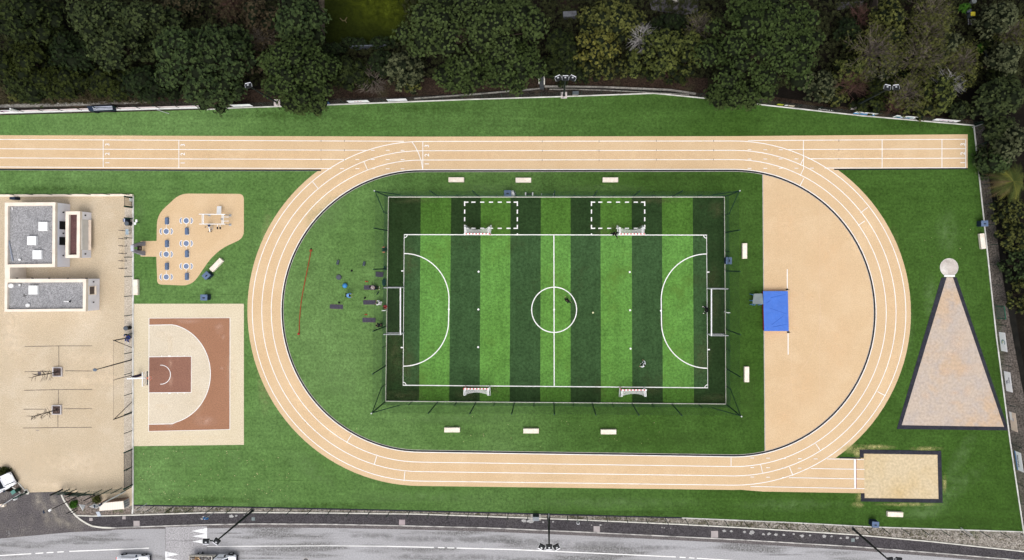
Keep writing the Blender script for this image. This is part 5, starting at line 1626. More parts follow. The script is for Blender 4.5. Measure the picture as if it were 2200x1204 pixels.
# white support pole ends
for u, v, u2, v2, lab in ((2089, 274, 2112, 266.5, 'pale steel stay at the upper right corner of the fence'), (316, 1082, 294, 1097, 'pale steel stay lying over the verge at the lower left fence end'),
                          (363, 244.5, 334, 235, 'thin pale stay at the white boarded fence'), (2064, 1134, 2090, 1151, 'thin pale stay in the gravel verge at the lower right')):
    a, e = W(u, v), W(u2, v2, 1.2)
    tag(MB().cyl(a, e, 0.045, n=8).build('fence_stay', m_galv), lab, 'fence stay', 'steel stays of the fences')
# dark storage trailer behind the boarded fence
t = thing('storage_trailer', 'dark blue trailer with pale rails parked behind the white boarded fence', 'trailer', W(215, 238))
z_ = 1.1
q = [W(u, v, z_) for u, v in ((186, 228.5), (241, 226.5), (243, 236), (191, 238.5))]
MB().prism(q, 0.45, z_).build('box', m_darkblue, t)
for k in (0.28, 0.62, 0.9):
    a = q[0] + (q[3] - q[0]) * k; e = q[1] + (q[2] - q[1]) * k
    MB().cyl(a + (e - a) * .22 + Vector((0, 0, .06)), e + Vector((0, 0, .06)), 0.06, n=6).build('rail', M('rail_pale', (0.42, 0.45, 0.52)), t)
for p in (q[2] * .85 + q[3] * .15, q[3] * .85 + q[2] * .15):
    MB().cyl((p.x, p.y + .1, .3), (p.x, p.y - .1, .3), 0.3, n=14).build('wheel', m_rubber, t)
tag(MB().wall(px([(-90, 232), (0, 229.5), (210, 223.5), (330, 218)]), -0.1, 0.35, 0.42).build('retaining_wall', M('old_concrete', (0.24, 0.23, 0.205), (0.15, 0.14, 0.125), 0.8, rough=0.95, fine=0.4, fscale=5)), 'old pale concrete wall top running behind the white boarded fence', 'wall')
m = MB(); m.wall(px([(890, 213), (1030, 203), (1160, 191.5)]), -0.1, 0.30, 0.14); m.wall(px([(1170, 187), (1210, 187), (1300, 188.5), (1440, 194.5), (1494, 202.5)]), -0.1, 0.30, 0.20)
tag(m.build('retaining_wall', MATS['old_concrete']), 'thin curved concrete kerb wall behind the middle of the upper fence', 'wall')
m = MB(); m.wall(px([(1180, 192.5), (1230, 192.5), (1300, 194.5), (1360, 197.5), (1480, 204)]), -0.1, 0.12, 0.12)
m.build('channel_edge', MATS['old_concrete'], kind='structure')
m = MB(); m.sheet(px([(892, 214.2), (1030, 204.8), (1170, 192.6), (1172, 189), (1160, 190.4), (1030, 201.5)]), -0.012); m.sheet(px([(1176, 191.8), (1230, 191.6), (1300, 193), (1440, 200), (1480, 203), (1440, 196.4), (1300, 190.3), (1210, 188.6), (1176, 189)]), -0.012)
structure(m, 'drain_channel', m_ditch)
t = thing('garden_steps', 'dark narrow steps between two pale side walls below the big pine', 'steps', W(1163, 178))
for i in range(5):
    c = W(1164, 190 - i * 5.2); MB().box(c + Vector((0, 0, 0.08 + i * .12)), (0.55, 0.36, 0.16)).build('step', M('step_slate', (0.05, 0.055, 0.06)), t)
for u, v, l in ((1158, 175, 0.6), (1169.5, 171, 1.35)):
    MB().box(W(u, v, .5), (0.14, l, 0.5)).build('side_wall', m_kerb, t)
t = thing('electric_cabinet', 'slate-grey cabinet with pale front beside the upper middle mast', 'cabinet', W(1236, 204))
c = W(1236, 203.5); MB().box(c + Vector((0, 0, .55)), (0.8, 0.36, 1.1)).build('body', M('cab_slate', (0.085, 0.10, 0.11)), t)
MB().box(c + Vector((0, -.2, .3)), (0.78, 0.06, 0.55)).build('front_panel', m_conc, t)
tag(MB().box(W(1224, 33, .5), (1.75, 0.7, 1.0), 0.05).build('grey_hut', M('hut_grey', (0.10, 0.105, 0.115), (0.07, 0.07, 0.08))), 'small grey hut roof among the trees between the pine and the yellow-leaved tree', 'hut')

# ------------------------------------------------------------------ banners on the fences
m_banner = M('banner_white', (0.88, 0.88, 0.90), (0.84, 0.84, 0.87), 2.0, rough=0.5)


def fence_at(line, u=None, v=None):
    for (a, b_), (c, d) in zip(line[:-1], line[1:]):
        if u is not None and a <= u <= c:
            return b_ + (d - b_) * (u - a) / (c - a), (c - a, d - b_)
        if v is not None and b_ <= v <= d:
            return a + (c - a) * (v - b_) / (d - b_), (c - a, d - b_)


FT = [(445, 234.5), (500, 231), (700, 224.5), (1000, 213), (1210, 206.3), (1405, 199.5), (1540, 212.5), (1640, 224.5), (1850, 247.5), (2092, 268)]
FE = [(2094, 270), (2112, 440), (2127, 580), (2142, 720), (2172, 950), (2201, 1143)]


def banner(lab, a, e, z0, z1, inward, texts=(), mat=m_banner, stripes=(), frame=True):
    a, e = Vector((a.x, a.y, 0)), Vector((e.x, e.y, 0))
    t = thing('fence_banner', lab, 'banner', (a + e) / 2, 'advertising banners on the perimeter fence')
    d = (e - a).normalized(); nrm = Vector((-d.y, d.x, 0)) * inward
    off = nrm * 0.05
    th = nrm * 0.02
    m = MB()
    pts = [a + off, e + off]
    m.add([pts[0] + Vector((0, 0, z0)), pts[1] + Vector((0, 0, z0)), pts[1] + Vector((0, 0, z1)), pts[0] + Vector((0, 0, z1)),
           pts[0] - th + Vector((0, 0, z0)), pts[1] - th + Vector((0, 0, z0)), pts[1] - th + Vector((0, 0, z1)), pts[0] - th + Vector((0, 0, z1))],
          [(0, 1, 2, 3), (7, 6, 5, 4), (0, 4, 5, 1), (1, 5, 6, 2), (2, 6, 7, 3), (3, 7, 4, 0)])
    cl = m.build('sheet', mat, t)
    Lb = (e - a).length
    for x0, x1, y0, y1, sm in stripes:
        m = MB(); o2 = off + nrm * 0.006
        m.add([a + d * Lb * x0 + o2 + Vector((0, 0, z0 + (z1 - z0) * y0)), a + d * Lb * x1 + o2 + Vector((0, 0, z0 + (z1 - z0) * y0)),
               a + d * Lb * x1 + o2 + Vector((0, 0, z0 + (z1 - z0) * y1)), a + d * Lb * x0 + o2 + Vector((0, 0, z0 + (z1 - z0) * y1))], [(0, 1, 2, 3)])
        m.build('colour_field', sm, cl)
    # read from the inner side of the fence
    rd = d if (Vector((0, 0, 1)).cross(d)).dot(nrm) < 0 else -d
    for s, size, fx, fz, tm in texts:
        vs, fs = text_geo(s, size, 0.012)
        cc = a + d * Lb * fx + off + nrm * 0.014 + Vector((0, 0, z0 + (z1 - z0) * fz))
        m = MB(); m.add([cc + rd * p.x + Vector((0, 0, p.y)) for p in vs], fs)
        m.build('lettering', tm, cl)
    return t


i_red = M('ink_red', (0.42, 0.06, 0.07)); i_blue = M('ink_blue', (0.03, 0.07, 0.30)); i_navy = M('ink_navy', (0.02, 0.03, 0.10)); i_mag = M('ink_magenta', (0.45, 0.03, 0.30))
i_sky = M('ink_sky', (0.06, 0.22, 0.50)); i_teal = M('ink_teal', (0.10, 0.26, 0.28)); i_lime = M('ink_lime', (0.36, 0.42, 0.03)); i_wht = m_white; i_pur = M('ink_purple', (0.25, 0.04, 0.22)); i_green = M('ink_green', (0.03, 0.16, 0.09))


def tb(lab, u0, u1, z0=0.45, z1=1.55, **kw):
    v0, _ = fence_at(FT, u=u0); v1, _ = fence_at(FT, u=u1)
    return banner(lab, W(u0, v0), W(u1, v1), z0, z1, -1, **kw)


tb('plain white banner on the upper fence, the one nearest the white boarded fence', 505, 547)
tb('pale pinkish banner half hidden under the round pine', 606, 646, mat=M('banner_pink', (0.55, 0.46, 0.45)))
tb('dark blue banner in the shade beside the round pine', 689, 712, mat=M('banner_navy', (0.04, 0.09, 0.22)))
tb('white banner with a small line of red lettering on the upper fence', 752, 796, texts=(('A B C', 0.42, .5, .62, i_red), ('- - - - - - -', 0.3, .5, .3, i_red)))
tb('white banner with one small blue mark at its left end', 836, 877, texts=(('sport', 0.42, .2, .55, i_blue),))
tb('white and blue banner under the edge of the huge right pine', 1588, 1620, texts=(('OPEN', 0.6, .4, .55, i_sky),), stripes=((0, 1, 0, .25, i_sky),))
tb('banner of lime, white and beige fields on the dark fence', 1664, 1702, z0=.5, z1=1.35, mat=M('banner_dark', (0.03, 0.035, 0.03)), stripes=((.02, .36, .1, .95, i_lime), (.46, .62, .1, .8, i_wht), (.66, .98, .1, .85, M('banner_beige', (0.62, 0.55, 0.42)))))
tb('black banner with slanted white lettering on the upper fence', 1752, 1790, z0=.35, z1=1.35, mat=M('banner_black', (0.010, 0.011, 0.012)), texts=(('FuGSAY', 0.56, .43, .5, i_wht),))
tb('banner fading white to bright blue beside the two-headed mast', 1829, 1875, stripes=((0, 1, 0, .22, M('banner_blue', (0.03, 0.26, 0.62))), (0, 1, .22, .42, M('banner_azure', (0.22, 0.47, 0.75)))), texts=(('Bien', 0.55, .45, .62, i_blue),))
tb('white banner with teal patches on the upper right fence', 1914, 1959, stripes=((.05, .3, .1, .6, i_teal), (.55, .9, .25, .65, i_teal), (.2, .8, 0, .16, i_sky)))
tb('white banner with purple lettering nearest the right fence corner', 1998, 2049, texts=(('Caprices', 0.55, .5, .55, i_pur),), stripes=((0, 1, 0, .1, i_navy),))


def eb(lab, v0, v1, **kw):
    u0, _ = fence_at(FE, v=v0); u1, _ = fence_at(FE, v=v1)
    return banner(lab, W(u0, v0), W(u1, v1), kw.pop('z0', 0.5), kw.pop('z1', 1.7), -1, **kw)


t = eb('white banner with a thin ring emblem on the right fence', 712.5, 753, texts=(('C', 1.0, .5, .5, i_teal), ('o', 0.5, .5, .5, i_lime)))
eb('white banner with small scattered dark lettering on the right fence', 796, 838.5, texts=(('Atelier', 0.3, .42, .7, i_navy), ('de la', 0.24, .5, .45, i_navy), ('Mer', 0.32, .56, .25, i_navy)))
eb('cream banner with a pale diagonal panel on the right fence', 882.5, 922, mat=M('banner_cream', (0.72, 0.60, 0.49)), stripes=((.0, .45, .0, .4, i_wht),), texts=(('FIT', 0.3, .4, .5, i_sky),))
eb('white lettered banner at the right edge of the view', 966, 1007, texts=(('PISCINES', 0.42, .5, .35, i_navy),), stripes=((0, 1, 0, .16, i_sky),))
t = thing('empty_banner_frame', 'empty green banner frame on the right fence above the ring emblem', 'frame', W(2136, 670))
a, e = W(2136.5, 657.5), W(2139.5, 683.5)
MB().tube([a + Vector((0.04, 0, .2)), a + Vector((0.04, 0, 1.9)), e + Vector((0.04, 0, 1.9)), e + Vector((0.04, 0, .2))], 0.06, 8).build('frame', M('frame_green', (0.02, 0.10, 0.065)), t)
MB().panel(a, e, .2, 1.9).build('mesh', m_net_low, t)
t = thing('fence_banner', 'white banner with pink scribbled lettering at the far left behind the boarded fence', 'banner', W(12, 240))
a, e = W(-40, 240), W(37, 238.5)
m = MB(); m.add([a + Vector((0, -.2, 0.5)), e + Vector((0, -.2, .5)), e + Vector((0, -.2, 1.35)), a + Vector((0, -.2, 1.35))], [(0, 1, 2, 3)]); cl = m.build('sheet', m_banner, t)
vs, fs = text_geo('loves', 0.7, .015); m = MB(); m.add([W(17, 239) + Vector((0, -.22, .95)) + Vector((p.x, 0, p.y)) for p in vs], fs); m.build('lettering', i_mag, cl)
c = W(42, 240); tag(MB().box(c + Vector((0, 0, .8)), (0.14, 0.2, 1.6)).build('white_post', m_white), 'short white post at the end of the pink-lettered banner', 'post')

# ------------------------------------------------------------------ road side things
def chamber(u, v, w_, h_, lab, mat):
    tag(MB().box(W(u, v) + Vector((0, 0, 0.055)), (w_ / S, h_ / S, 0.03)).build('chamber_cover', mat), lab, 'chamber cover', 'covers along the footpath')


m_cov = M('cover_stone', (0.36, 0.32, 0.31), (0.29, 0.26, 0.255), 1.5, rough=0.9)
chamber(294, 1125.3, 13, 12.5, 'pale square cover on the footpath above the white car', m_cov)
chamber(864, 1122.8, 13, 12.5, 'pinkish square cover on the footpath below the bend of the track', M('cover_pink', (0.34, 0.28, 0.285)))
chamber(1282, 1137.5, 13.5, 14, 'square cover with ragged top edge right of the middle mast', m_cov)
chamber(1535, 1148, 15, 14.5, 'tapered pale cover near the long row of cement splashes', m_cov)
chamber(267, 1112.5, 7, 6.5, 'small tan cover on the footpath beside the leaning grey sign', m_cov)
chamber(196, 1116, 7, 6.5, 'small tan cover on the footpath nearest the driveway', m_cov)
chamber(544.5, 1115, 7, 7, 'small grey cover under the left road mast', M('cover_grey', (0.33, 0.33, 0.35)))
chamber(1832, 1160.5, 7.5, 7.5, 'small blue-grey cover beside the right road mast', M('cover_grey', (0.33, 0.33, 0.35)))
c = W(657, 1205)
t = thing('manhole_cover', 'round dark manhole with a pale rim in the road', 'manhole', c)
m = MB(); ring_prism(m, [c + Vector((.42 * math.cos(i * PI / 12), .42 * math.sin(i * PI / 12), 0)) for i in range(24)], [c + Vector((.33 * math.cos(i * PI / 12), .33 * math.sin(i * PI / 12), 0)) for i in range(24)], -.02, 0.012); m.build('rim', m_conc, t)
m = MB(); m.cyl(c + Vector((0, 0, -.02)), c + Vector((0, 0, .008)), .32, n=24); m.build('cover', M('cast_iron', (0.10, 0.095, 0.10)), t)
c = W(18, 1146); tag(MB().cyl(c + Vector((0, 0, -.01)), c + Vector((0, 0, .014)), .36, n=12).build('manhole_cover', M('grate', (0.17, 0.16, 0.16), (0.06, 0.055, 0.055), 5.0, .45, .55)), 'worn square-looking grate in the driveway edge', 'manhole')
t = thing('electric_cabinet', 'dark grey cabinet on the footpath left of the middle mast', 'cabinet', W(1152, 1109))
c = W(1151.5, 1108.5); MB().box(c + Vector((0, 0, .5)), (0.8, 0.42, 0.9)).build('body', M('cab_dark', (0.04, 0.05, 0.055)), t)
MB().box(c + Vector((0, -.05, .99)), (0.84, 0.5, 0.06)).build('top', M('cab_top', (0.25, 0.27, 0.29)), t)
tag(MB().sheet([p + Vector((0, 0, 0)) for p in px([(1141, 1105), (1162, 1105), (1162, 1118), (1141, 1118)])], 0.075).build('cabinet_base', m_conc, kind='structure'))
t = thing('parking_meter', 'small grey machine with dark screen on the footpath right of the middle mast', 'meter', W(1241, 1117))
c = W(1241, 1116.5); MB().cyl(c, c + Vector((0, 0, 1.0)), .05, n=8).build('post', m_galv, t)
MB().rbox(c + Vector((0, 0, 1.15)), (0.36, 0.24, 0.5), .06).build('head', M('meter_pale', (0.62, 0.62, 0.64)), t); MB().box(c + Vector((0, 0.06, 1.41)), (0.24, 0.20, .02)).build('screen', m_dark, t)


def sign(u, v, h, lab, kind, nm='road_sign', rz=0.0):
    c = W(u, v); t = thing(nm, lab, 'road sign', c)
    MB().cyl(c, c + Vector((0, 0, h + .3)), 0.045, n=8).build('pole', m_galv, t)
    R = Matrix.Rotation(rz, 3, 'Z')
    m = MB()
    if kind == 'disc':
        m.cyl(c + R @ Vector((0, .06, h)), c + R @ Vector((0, .09, h)), .34, n=20); pl = m.build('plate', M('sign_blue', (0.04, 0.20, 0.55)), t)
        mm = MB(); mm.ell(c + R @ Vector((-0.02, .10, h + .17)), (.05, .012, .05), 8, 5); mm.box(c + R @ Vector((0, .10, h)), (.09, .01, .24)); mm.box(c + R @ Vector((-.05, .10, h - .17)), (.05, .01, .2)); mm.box(c + R @ Vector((.06, .10, h - .17)), (.05, .01, .2))
        mm.build('pictogram', m_white, pl)
    elif kind == 'tri':
        q = [Vector((-.48, .06, h + .42)), Vector((.48, .06, h + .42)), Vector((0, .06, h - .42))]
        m.add([c + R @ p for p in q] + [c + R @ (p + Vector((0, .03, 0))) for p in q], [(0, 1, 2), (5, 4, 3), (0, 3, 4, 1), (1, 4, 5, 2), (2, 5, 3, 0)]); m.build('plate', m_carpaint, t)
    else:
        m.box(c + R @ Vector((0, .08, h)), (1.0, .03, .95), rz); m.build('plate', m_carpaint, t)
    return t


sign(460.5, 1101, 2.3, 'round blue pedestrian sign over the footpath near the left road mast', 'disc', rz=-.25)
sign(202, 1076, 2.2, 'white triangular sign back in the planting bed by the driveway', 'tri', rz=-1.0)
sign(231, 1075, 2.4, 'white square sign back standing before the cream bin store', 'rect', rz=-0.25)
c = W(225, 1097); t = thing('leaning_sign', 'grey sign plate leaning over the footpath kerb below the cream bin store', 'road sign', c)
MB().cyl(c, c + Vector((0, 0, 1.1)), .04, n=8).build('pole', m_galv, t)
MB().box(c + Vector((-.05, -.05, 1.15)), (0.45, 0.75, .06), 0.12, tilt=Matrix.Rotation(0.35, 3, 'X')).build('plate', M('plate_grey', (0.42, 0.45, 0.50)), t)
# bin store
t = thing('bin_store', 'cream timber-clad box store with a grey end at the lower yard corner', 'store', W(250, 1082))
zb = 1.35
top = [W(u, v, zb) for u, v in ((213.5, 1082), (264.5, 1077), (266.5, 1094), (213.5, 1098))]
m_clad = bpy.data.materials.new('cream_cladding')
nt, N, L, P = nodes_of(m_clad); P.inputs['Roughness'].default_value = 0.8
sp = N.new('ShaderNodeSeparateXYZ'); L.new(pos(nt), sp.inputs[0])
pp = N.new('ShaderNodeMath'); pp.operation = 'PINGPONG'; pp.inputs[1].default_value = 0.11; L.new(sp.outputs[0], pp.inputs[0])
l_ = N.new('ShaderNodeMath'); l_.operation = 'LESS_THAN'; l_.inputs[1].default_value = 0.015; L.new(pp.outputs[0], l_.inputs[0])
L.new(mixc(nt, l_.outputs[0], (0.74, 0.66, 0.57), (0.50, 0.42, 0.36)), P.inputs['Base Color'])
m = MB(); m.prism(top, zb - .08, zb); m.build('roof', m_clad, t)
ctr = sum(top, Vector()) / 4
m = MB(); m.prism([p + (ctr - p) * .04 for p in top], 0, zb - .08); m.build('wall', M('store_grey', (0.42, 0.41, 0.42), (0.36, 0.35, 0.36)), t)
a, e = top[0], top[1]
m = MB()
for i in range(9):
    m.cyl((a.x + (e.x - a.x) * (i + .5) / 9, a.y + (e.y - a.y) * (i + .5) / 9 - .02, .02), (a.x + (e.x - a.x) * (i + .5) / 9, a.y + (e.y - a.y) * (i + .5) / 9 - .02, zb - .09), .12, n=6)
m.build('slat_side', M('slat_brown', (0.30, 0.20, 0.15), (0.22, 0.145, 0.11)), t)
m = MB()
for dy in (.2, .5, .8):
    p = top[1] + (top[2] - top[1]) * dy; m.box((p.x - .05, p.y, .65), (.12, .10, .9))
m.build('vents', M('vent_grey', (0.22, 0.22, 0.23)), t)


def cam_pole(u, v, h, lab, mat, head, arm, r=0.06):
    c = W(u, v); t = thing('camera_pole', lab, 'pole', c)
    MB().cyl(c, c + Vector((0, 0, h)), r, r * .75, n=8).build('pole', mat, t)
    m = MB(); m.rbox(c + Vector((0, 0, h + .05)), (0.34, 0.24, 0.2), .06, .6); m.build('camera', head, t)
    m = MB(); m.cyl(c + Vector((0, 0, h - .3)), c + Vector((-.35, -.2, h + .5)), .03, n=6); m.box(c + Vector((-.45, -.05, h + .5)), (.16, .36, .08), .2); m.build('bracket', arm, t)


cam_pole(170, 1065.5, 5.2, 'slim dark camera pole at the driveway gate with a white camera', m_dark, m_white, m_darkblue)
cam_pole(269, 1056, 4.9, 'white camera pole rising over the cream bin store', m_white, m_darkblue, m_darkblue, .085)
for u, v, h, lab in ((163, 1093.5, 1.7, 'taller dark post beside the driveway kerb in the planting bed'), (166.5, 1097, 1.15, 'shorter dark post beside the driveway kerb in the planting bed')):
    c = W(u, v); t = thing('marker_post', lab, 'post', c)
    MB().cyl(c, c + Vector((0, 0, h)), .06, n=8).build('stem', m_dark, t)
    MB().cyl(c + Vector((0, 0, h)), c + Vector((0, 0, h + .04)), .075, n=8).build('cap', m_dark, t)
# lower left corner things
t = thing('utility_cabinet', 'small green utility cabinet in the planting bed beside the white van', 'cabinet', W(42, 1052))
c = W(41.5, 1052); MB().box(c + Vector((0, 0, .5)), (.5, .42, 1.0), .6).build('body', m_green, t); MB().box(c + Vector((0, 0, 1.03)), (.56, .48, .06), .6).build('top', M('cab_teal', (0.10, 0.23, 0.20)), t)
t = thing('driveway_gate', 'dark green gate leaf folded back at the corner of the planting bed', 'gate', W(60, 1058))
a, e = W(60, 1057.5), W(46, 1064)
MB().cyl(a, a + Vector((0, 0, 1.5)), .10, n=8).build('gate_post', m_green, t); MB().cyl(a + Vector((0, 0, 1.4)), e + Vector((0, 0, 1.4)), .09, n=8).build('top_rail', m_green, t)
MB().panel(a, e, .1, 1.4).build('leaf', m_net_low, t)
c = W(58.5, 1055.5); tag(MB().cyl(c, c + Vector((0, 0, .35)), .12, n=8).build('gate_stop', m_dark), 'dark gate stop on the pale concrete corner', 'post')
tag(MB().ell(W(33.5, 1072, .4), (.16, .16, .4), 10, 7).build('bollard', m_white), 'white round-topped bollard below the folded green gate', 'bollard')
t = thing('fence_post_run', 'dark fence rail crossing the bed in front of the white van', 'fence', W(37, 1032))
a = W(38, 1032.5); MB().cyl(a, a + Vector((0, 0, 2.0)), .06, n=8).build('post', m_green, t)
t = thing('barrier_arm', 'pale grey raised barrier arm with a cream base block on the driveway', 'barrier', W(8, 1085))
c = W(9, 1084.5); MB().box(c + Vector((0, 0, .2)), (.62, .34, .4), .0).build('base', m_cream, t)
MB().cyl(c + Vector((0, 0, .5)), W(45, 1060, .7), .055, n=8).build('arm', m_galv, t); MB().cyl(c + Vector((0, 0, .5)), W(-12, 1098, .6), .055, n=8).build('counterweight', m_galv, t)


# ------------------------------------------------------------------ vehicles
m_plastic = M('black_trim', (0.02, 0.02, 0.022), rough=0.6)


def wheel(t, x, y, r=0.32, w_=0.2):
    m = MB(); m.cyl((x, y - w_ / 2, r), (x, y + w_ / 2, r), r, n=18); wh = m.build('wheel', m_rubber, t)
    s = 1 if y > 0 else -1
    m = MB(); m.cyl((x, y + s * w_ * .3, r), (x, y + s * (w_ / 2 + .012), r), r * .62, r * .5, n=12); m.build('rim', m_galv, wh)


def loft(secs, name, mat, t, smooth=False):
    """body from cross sections (x, half width bottom, half width top, z bottom, z top)"""
    m = MB(); vs, fs = [], []
    for x, wb, wt, z0, z1 in secs:
        zm = z0 + (z1 - z0) * .55
        vs += [(x, -wb, z0), (x, -wb * 1.02, zm), (x, -wt, z1 - .03), (x, -wt * .8, z1), (x, wt * .8, z1), (x, wt, z1 - .03), (x, wb * 1.02, zm), (x, wb, z0)]
    k = 8
    for i in range(len(secs) - 1):
        for j in range(k):
            q = (j + 1) % k
            fs.append((i * k + j, i * k + q, (i + 1) * k + q, (i + 1) * k + j))
    fs += [tuple(range(k))[::-1], tuple((len(secs) - 1) * k + j for j in range(k))]
    m.add(vs, fs); return m.build(name, mat, t, smooth)


def car(label, length=4.2, wid=1.78, h=1.5, van=False):
    t = thing('parked_car', label, 'car')
    a, w2 = length / 2, wid / 2
    loft([(-a, w2 * .78, w2 * .72, .38, .78), (-a + .12, w2 * .93, w2 * .88, .3, .9), (-a + .5, w2, w2 * .95, .25, .96), (-.2, w2, w2 * .96, .25, .97), (a - 1.2, w2, w2 * .95, .25, .98), (a - .45, w2 * .97, w2 * .9, .25, .86), (a - .1, w2 * .86, w2 * .8, .3, .72), (a, w2 * .7, w2 * .65, .38, .62)], 'body', m_carpaint, t)
    cab = loft([(-a + .12, w2 * .82, w2 * .62, .9, 1.0), (-a + .55, w2 * .88, w2 * .70, .93, h - .06), (-a + 1.0, w2 * .9, w2 * .74, .93, h), (.15, w2 * .9, w2 * .74, .93, h), (.5, w2 * .9, w2 * .72, .93, h - .07), (a - 1.15, w2 * .88, w2 * .8, .93, 1.0)], 'cabin', m_carpaint, t)
    m = MB(); m.add([(.53, -w2 * .62, h - .07), (.53, w2 * .62, h - .07), (a - 1.18, w2 * .74, 1.02), (a - 1.18, -w2 * .74, 1.02)], [(0, 3, 2, 1)]); 
    for i, v_ in enumerate(m.v): v_.z += .015
    m.build('windscreen', m_glass, t)
    for s in (-1, 1):
        m = MB(); y = s * w2 * .90
        m.add([(-a + .75, y + s * .012, .99), (a - 1.35, y + s * .012, .99), (.45, s * (w2 * .735), h - .10), (-a + 1.0, s * w2 * .745, h - .09)], [(0, 1, 2, 3) if s < 0 else (3, 2, 1, 0)])
        for v_ in m.v: v_.y += s * .02
        m.build('side_window', m_glass, t)
        m = MB(); m.rbox((.62, s * (w2 + .1), 1.02), (.14, .24, .15), .05); m.build('wing_mirror', m_darkblue, t)
        for x in (-a + .75, a - .8):
            wheel(t, x, s * (w2 - .08))
            m = MB()
            for i in range(8):
                a0, a1 = PI * i / 8, PI * (i + 1) / 8
                m.cyl((x + .37 * math.cos(a0), s * (w2 + .0), .32 + .37 * math.sin(a0)), (x + .37 * math.cos(a1), s * (w2 + .0), .32 + .37 * math.sin(a1)), .045, n=6)
            m.build('arch_trim', m_plastic, t)
        m = MB(); m.rbox((a - .16, s * w2 * .62, .68), (.26, .32, .14), .05); m.build('headlight', m_lens, t)
        m = MB(); m.rbox((-a + .06, s * w2 * .66, .82), (.1, .26, .2), .03); m.build('tail_light', m_red, t)
    m = MB(); m.rbox((a - .05, 0, .42), (.18, wid * .86, .2), .06); m.build('bumper', m_plastic, t)
    m = MB(); m.box((a - .75, 0, .935), (.02, wid * .6, .015)); m.build('bonnet_line', M('shut_line', (0.25, 0.25, 0.27)), t)
    return t


t = car('white hatchback driving on the road under the speed-table triangles')
place(t, True, W(292.5, 1203.5), math.radians(-1), 'white hatchback car on the road behind the pickup truck')
t2_ = car('x', 4.4, 1.9, 1.9)
place(t2_, True, W(5, 1040), math.radians(28), 'white van parked at the left edge beside the planting bed')
t2_['category'] = 'van'

t = thing('tipper_truck', 'white pickup truck with an open loading bed full of rubble and wood', 'truck', W(464, 1200))
def tl(x, y, z): return (x, y, z)
trk = thing('tipper_pickup', 'white pickup truck with an open bed full of rubble and planks on the road', 'truck')
bpy.data.objects.remove(t)
w2 = 0.98
loft([(.55, w2 * .95, w2 * .95, .35, 1.0), (1.6, w2, w2 * .95, .35, 1.12), (2.3, w2 * .98, w2 * .92, .35, 1.05), (2.75, w2 * .92, w2 * .84, .4, .92), (2.95, w2 * .78, w2 * .7, .45, .8)], 'body', m_carpaint, trk)
loft([(.5, w2 * .92, w2 * .84, 1.0, 1.95), (.62, w2 * .92, w2 * .86, 1.0, 2.02), (1.35, w2 * .92, w2 * .84, 1.08, 2.0), (1.5, w2 * .92, w2 * .82, 1.1, 1.9), (2.15, w2 * .9, w2 * .84, 1.05, 1.16)], 'cabin', m_carpaint, trk)
m = MB(); m.add([(1.52, -w2 * .72, 1.915), (1.52, w2 * .72, 1.915), (2.14, w2 * .8, 1.19), (2.14, -w2 * .8, 1.19)], [(0, 3, 2, 1)]); m.build('windscreen', m_glass, trk)
for s in (-1, 1):
    m = MB(); m.add([(.75, s * (w2 * .945), 1.25), (1.85, s * (w2 * .935), 1.25), (1.42, s * (w2 * .87), 1.85), (.75, s * (w2 * .88), 1.88)], [(0, 1, 2, 3) if s < 0 else (3, 2, 1, 0)]); m.build('side_window', m_glass, trk)
    m = MB(); m.rbox((1.75, s * (w2 + .14), 1.3), (.16, .26, .26), .05); m.build('wing_mirror', m_plastic, trk)
    for x in (-1.9, 2.15):
        wheel(trk, x, s * (w2 - .05), .36, .26)
    m = MB(); m.box((2.93, s * .62, .78), (.12, .3, .14)); m.build('headlight', m_lens, trk)
    m = MB(); m.rbox((2.15, s * (w2 + .02), .74), (.95, .12, .12), .05); m.build('arch_trim', m_plastic, trk)
m = MB(); m.box((2.98, 0, .5), (.14, 1.7, .24)); m.build('bumper', m_plastic, trk)
m = MB(); m.box((-1.3, 0, .72), (3.3, 2.05, .12)); m.build('bed_floor', m_galv, trk)
m_bed = M('bed_side', (0.52, 0.49, 0.43), (0.40, 0.37, 0.32), 1.0)
for c_, s_ in (((-1.3, 1.0, .98), (3.3, .07, .42)), ((-1.3, -1.0, .98), (3.3, .07, .42)), ((-2.95, 0, .98), (.07, 2.07, .42)), ((.1, 0, 1.1), (.10, 2.07, .66))):
    m = MB(); m.box(c_, s_); m.build('bed_side', m_bed, trk)
m = MB(); rs = random.Random(3)
m.box((.32, 0, 1.0), (.2, 1.7, .7)); m.build('headboard', m_plastic, trk)
ld = thing('rubble_load', 'rubble and broken wood heaped in the open pickup bed', 'rubble')
m = MB()
for i in range(60):
    x, y = rs.uniform(-2.75, -.1), rs.uniform(-.85, .85)
    m.box((x, y, .85 + rs.uniform(0, .25)), (rs.uniform(.08, .35), rs.uniform(.08, .3), rs.uniform(.08, .22)), rs.uniform(0, 3), tilt=Matrix.Rotation(rs.uniform(-.5, .5), 3, 'X'))
m.build('stones', M('rubble_mix', (0.22, 0.20, 0.185), (0.10, 0.09, 0.085), 3.0, .4, .6), ld)
m = MB(); m.ell((-2.2, .3, .8), (.6, .6, .35), 12, 6); m.build('dirt_heap', M('rubble_dirt', (0.24, 0.15, 0.075), (0.15, 0.10, 0.06), 3.0, fine=.5), ld)
m = MB()
for i in range(6):
    x, y, a = rs.uniform(-2.3, -1.0), rs.uniform(-.6, .6), rs.uniform(-.9, .2)
    m.box((x + .4, y, 1.12 + i * .02), (rs.uniform(.9, 1.5), .09, .05), a)
m.build('planks', M('plank_wood', (0.50, 0.34, 0.20), (0.40, 0.26, 0.15)), ld)
for o in (trk, ld):
    o.location = W(464.5, 1203.5); o.rotation_euler = (0, 0, math.radians(-.5))
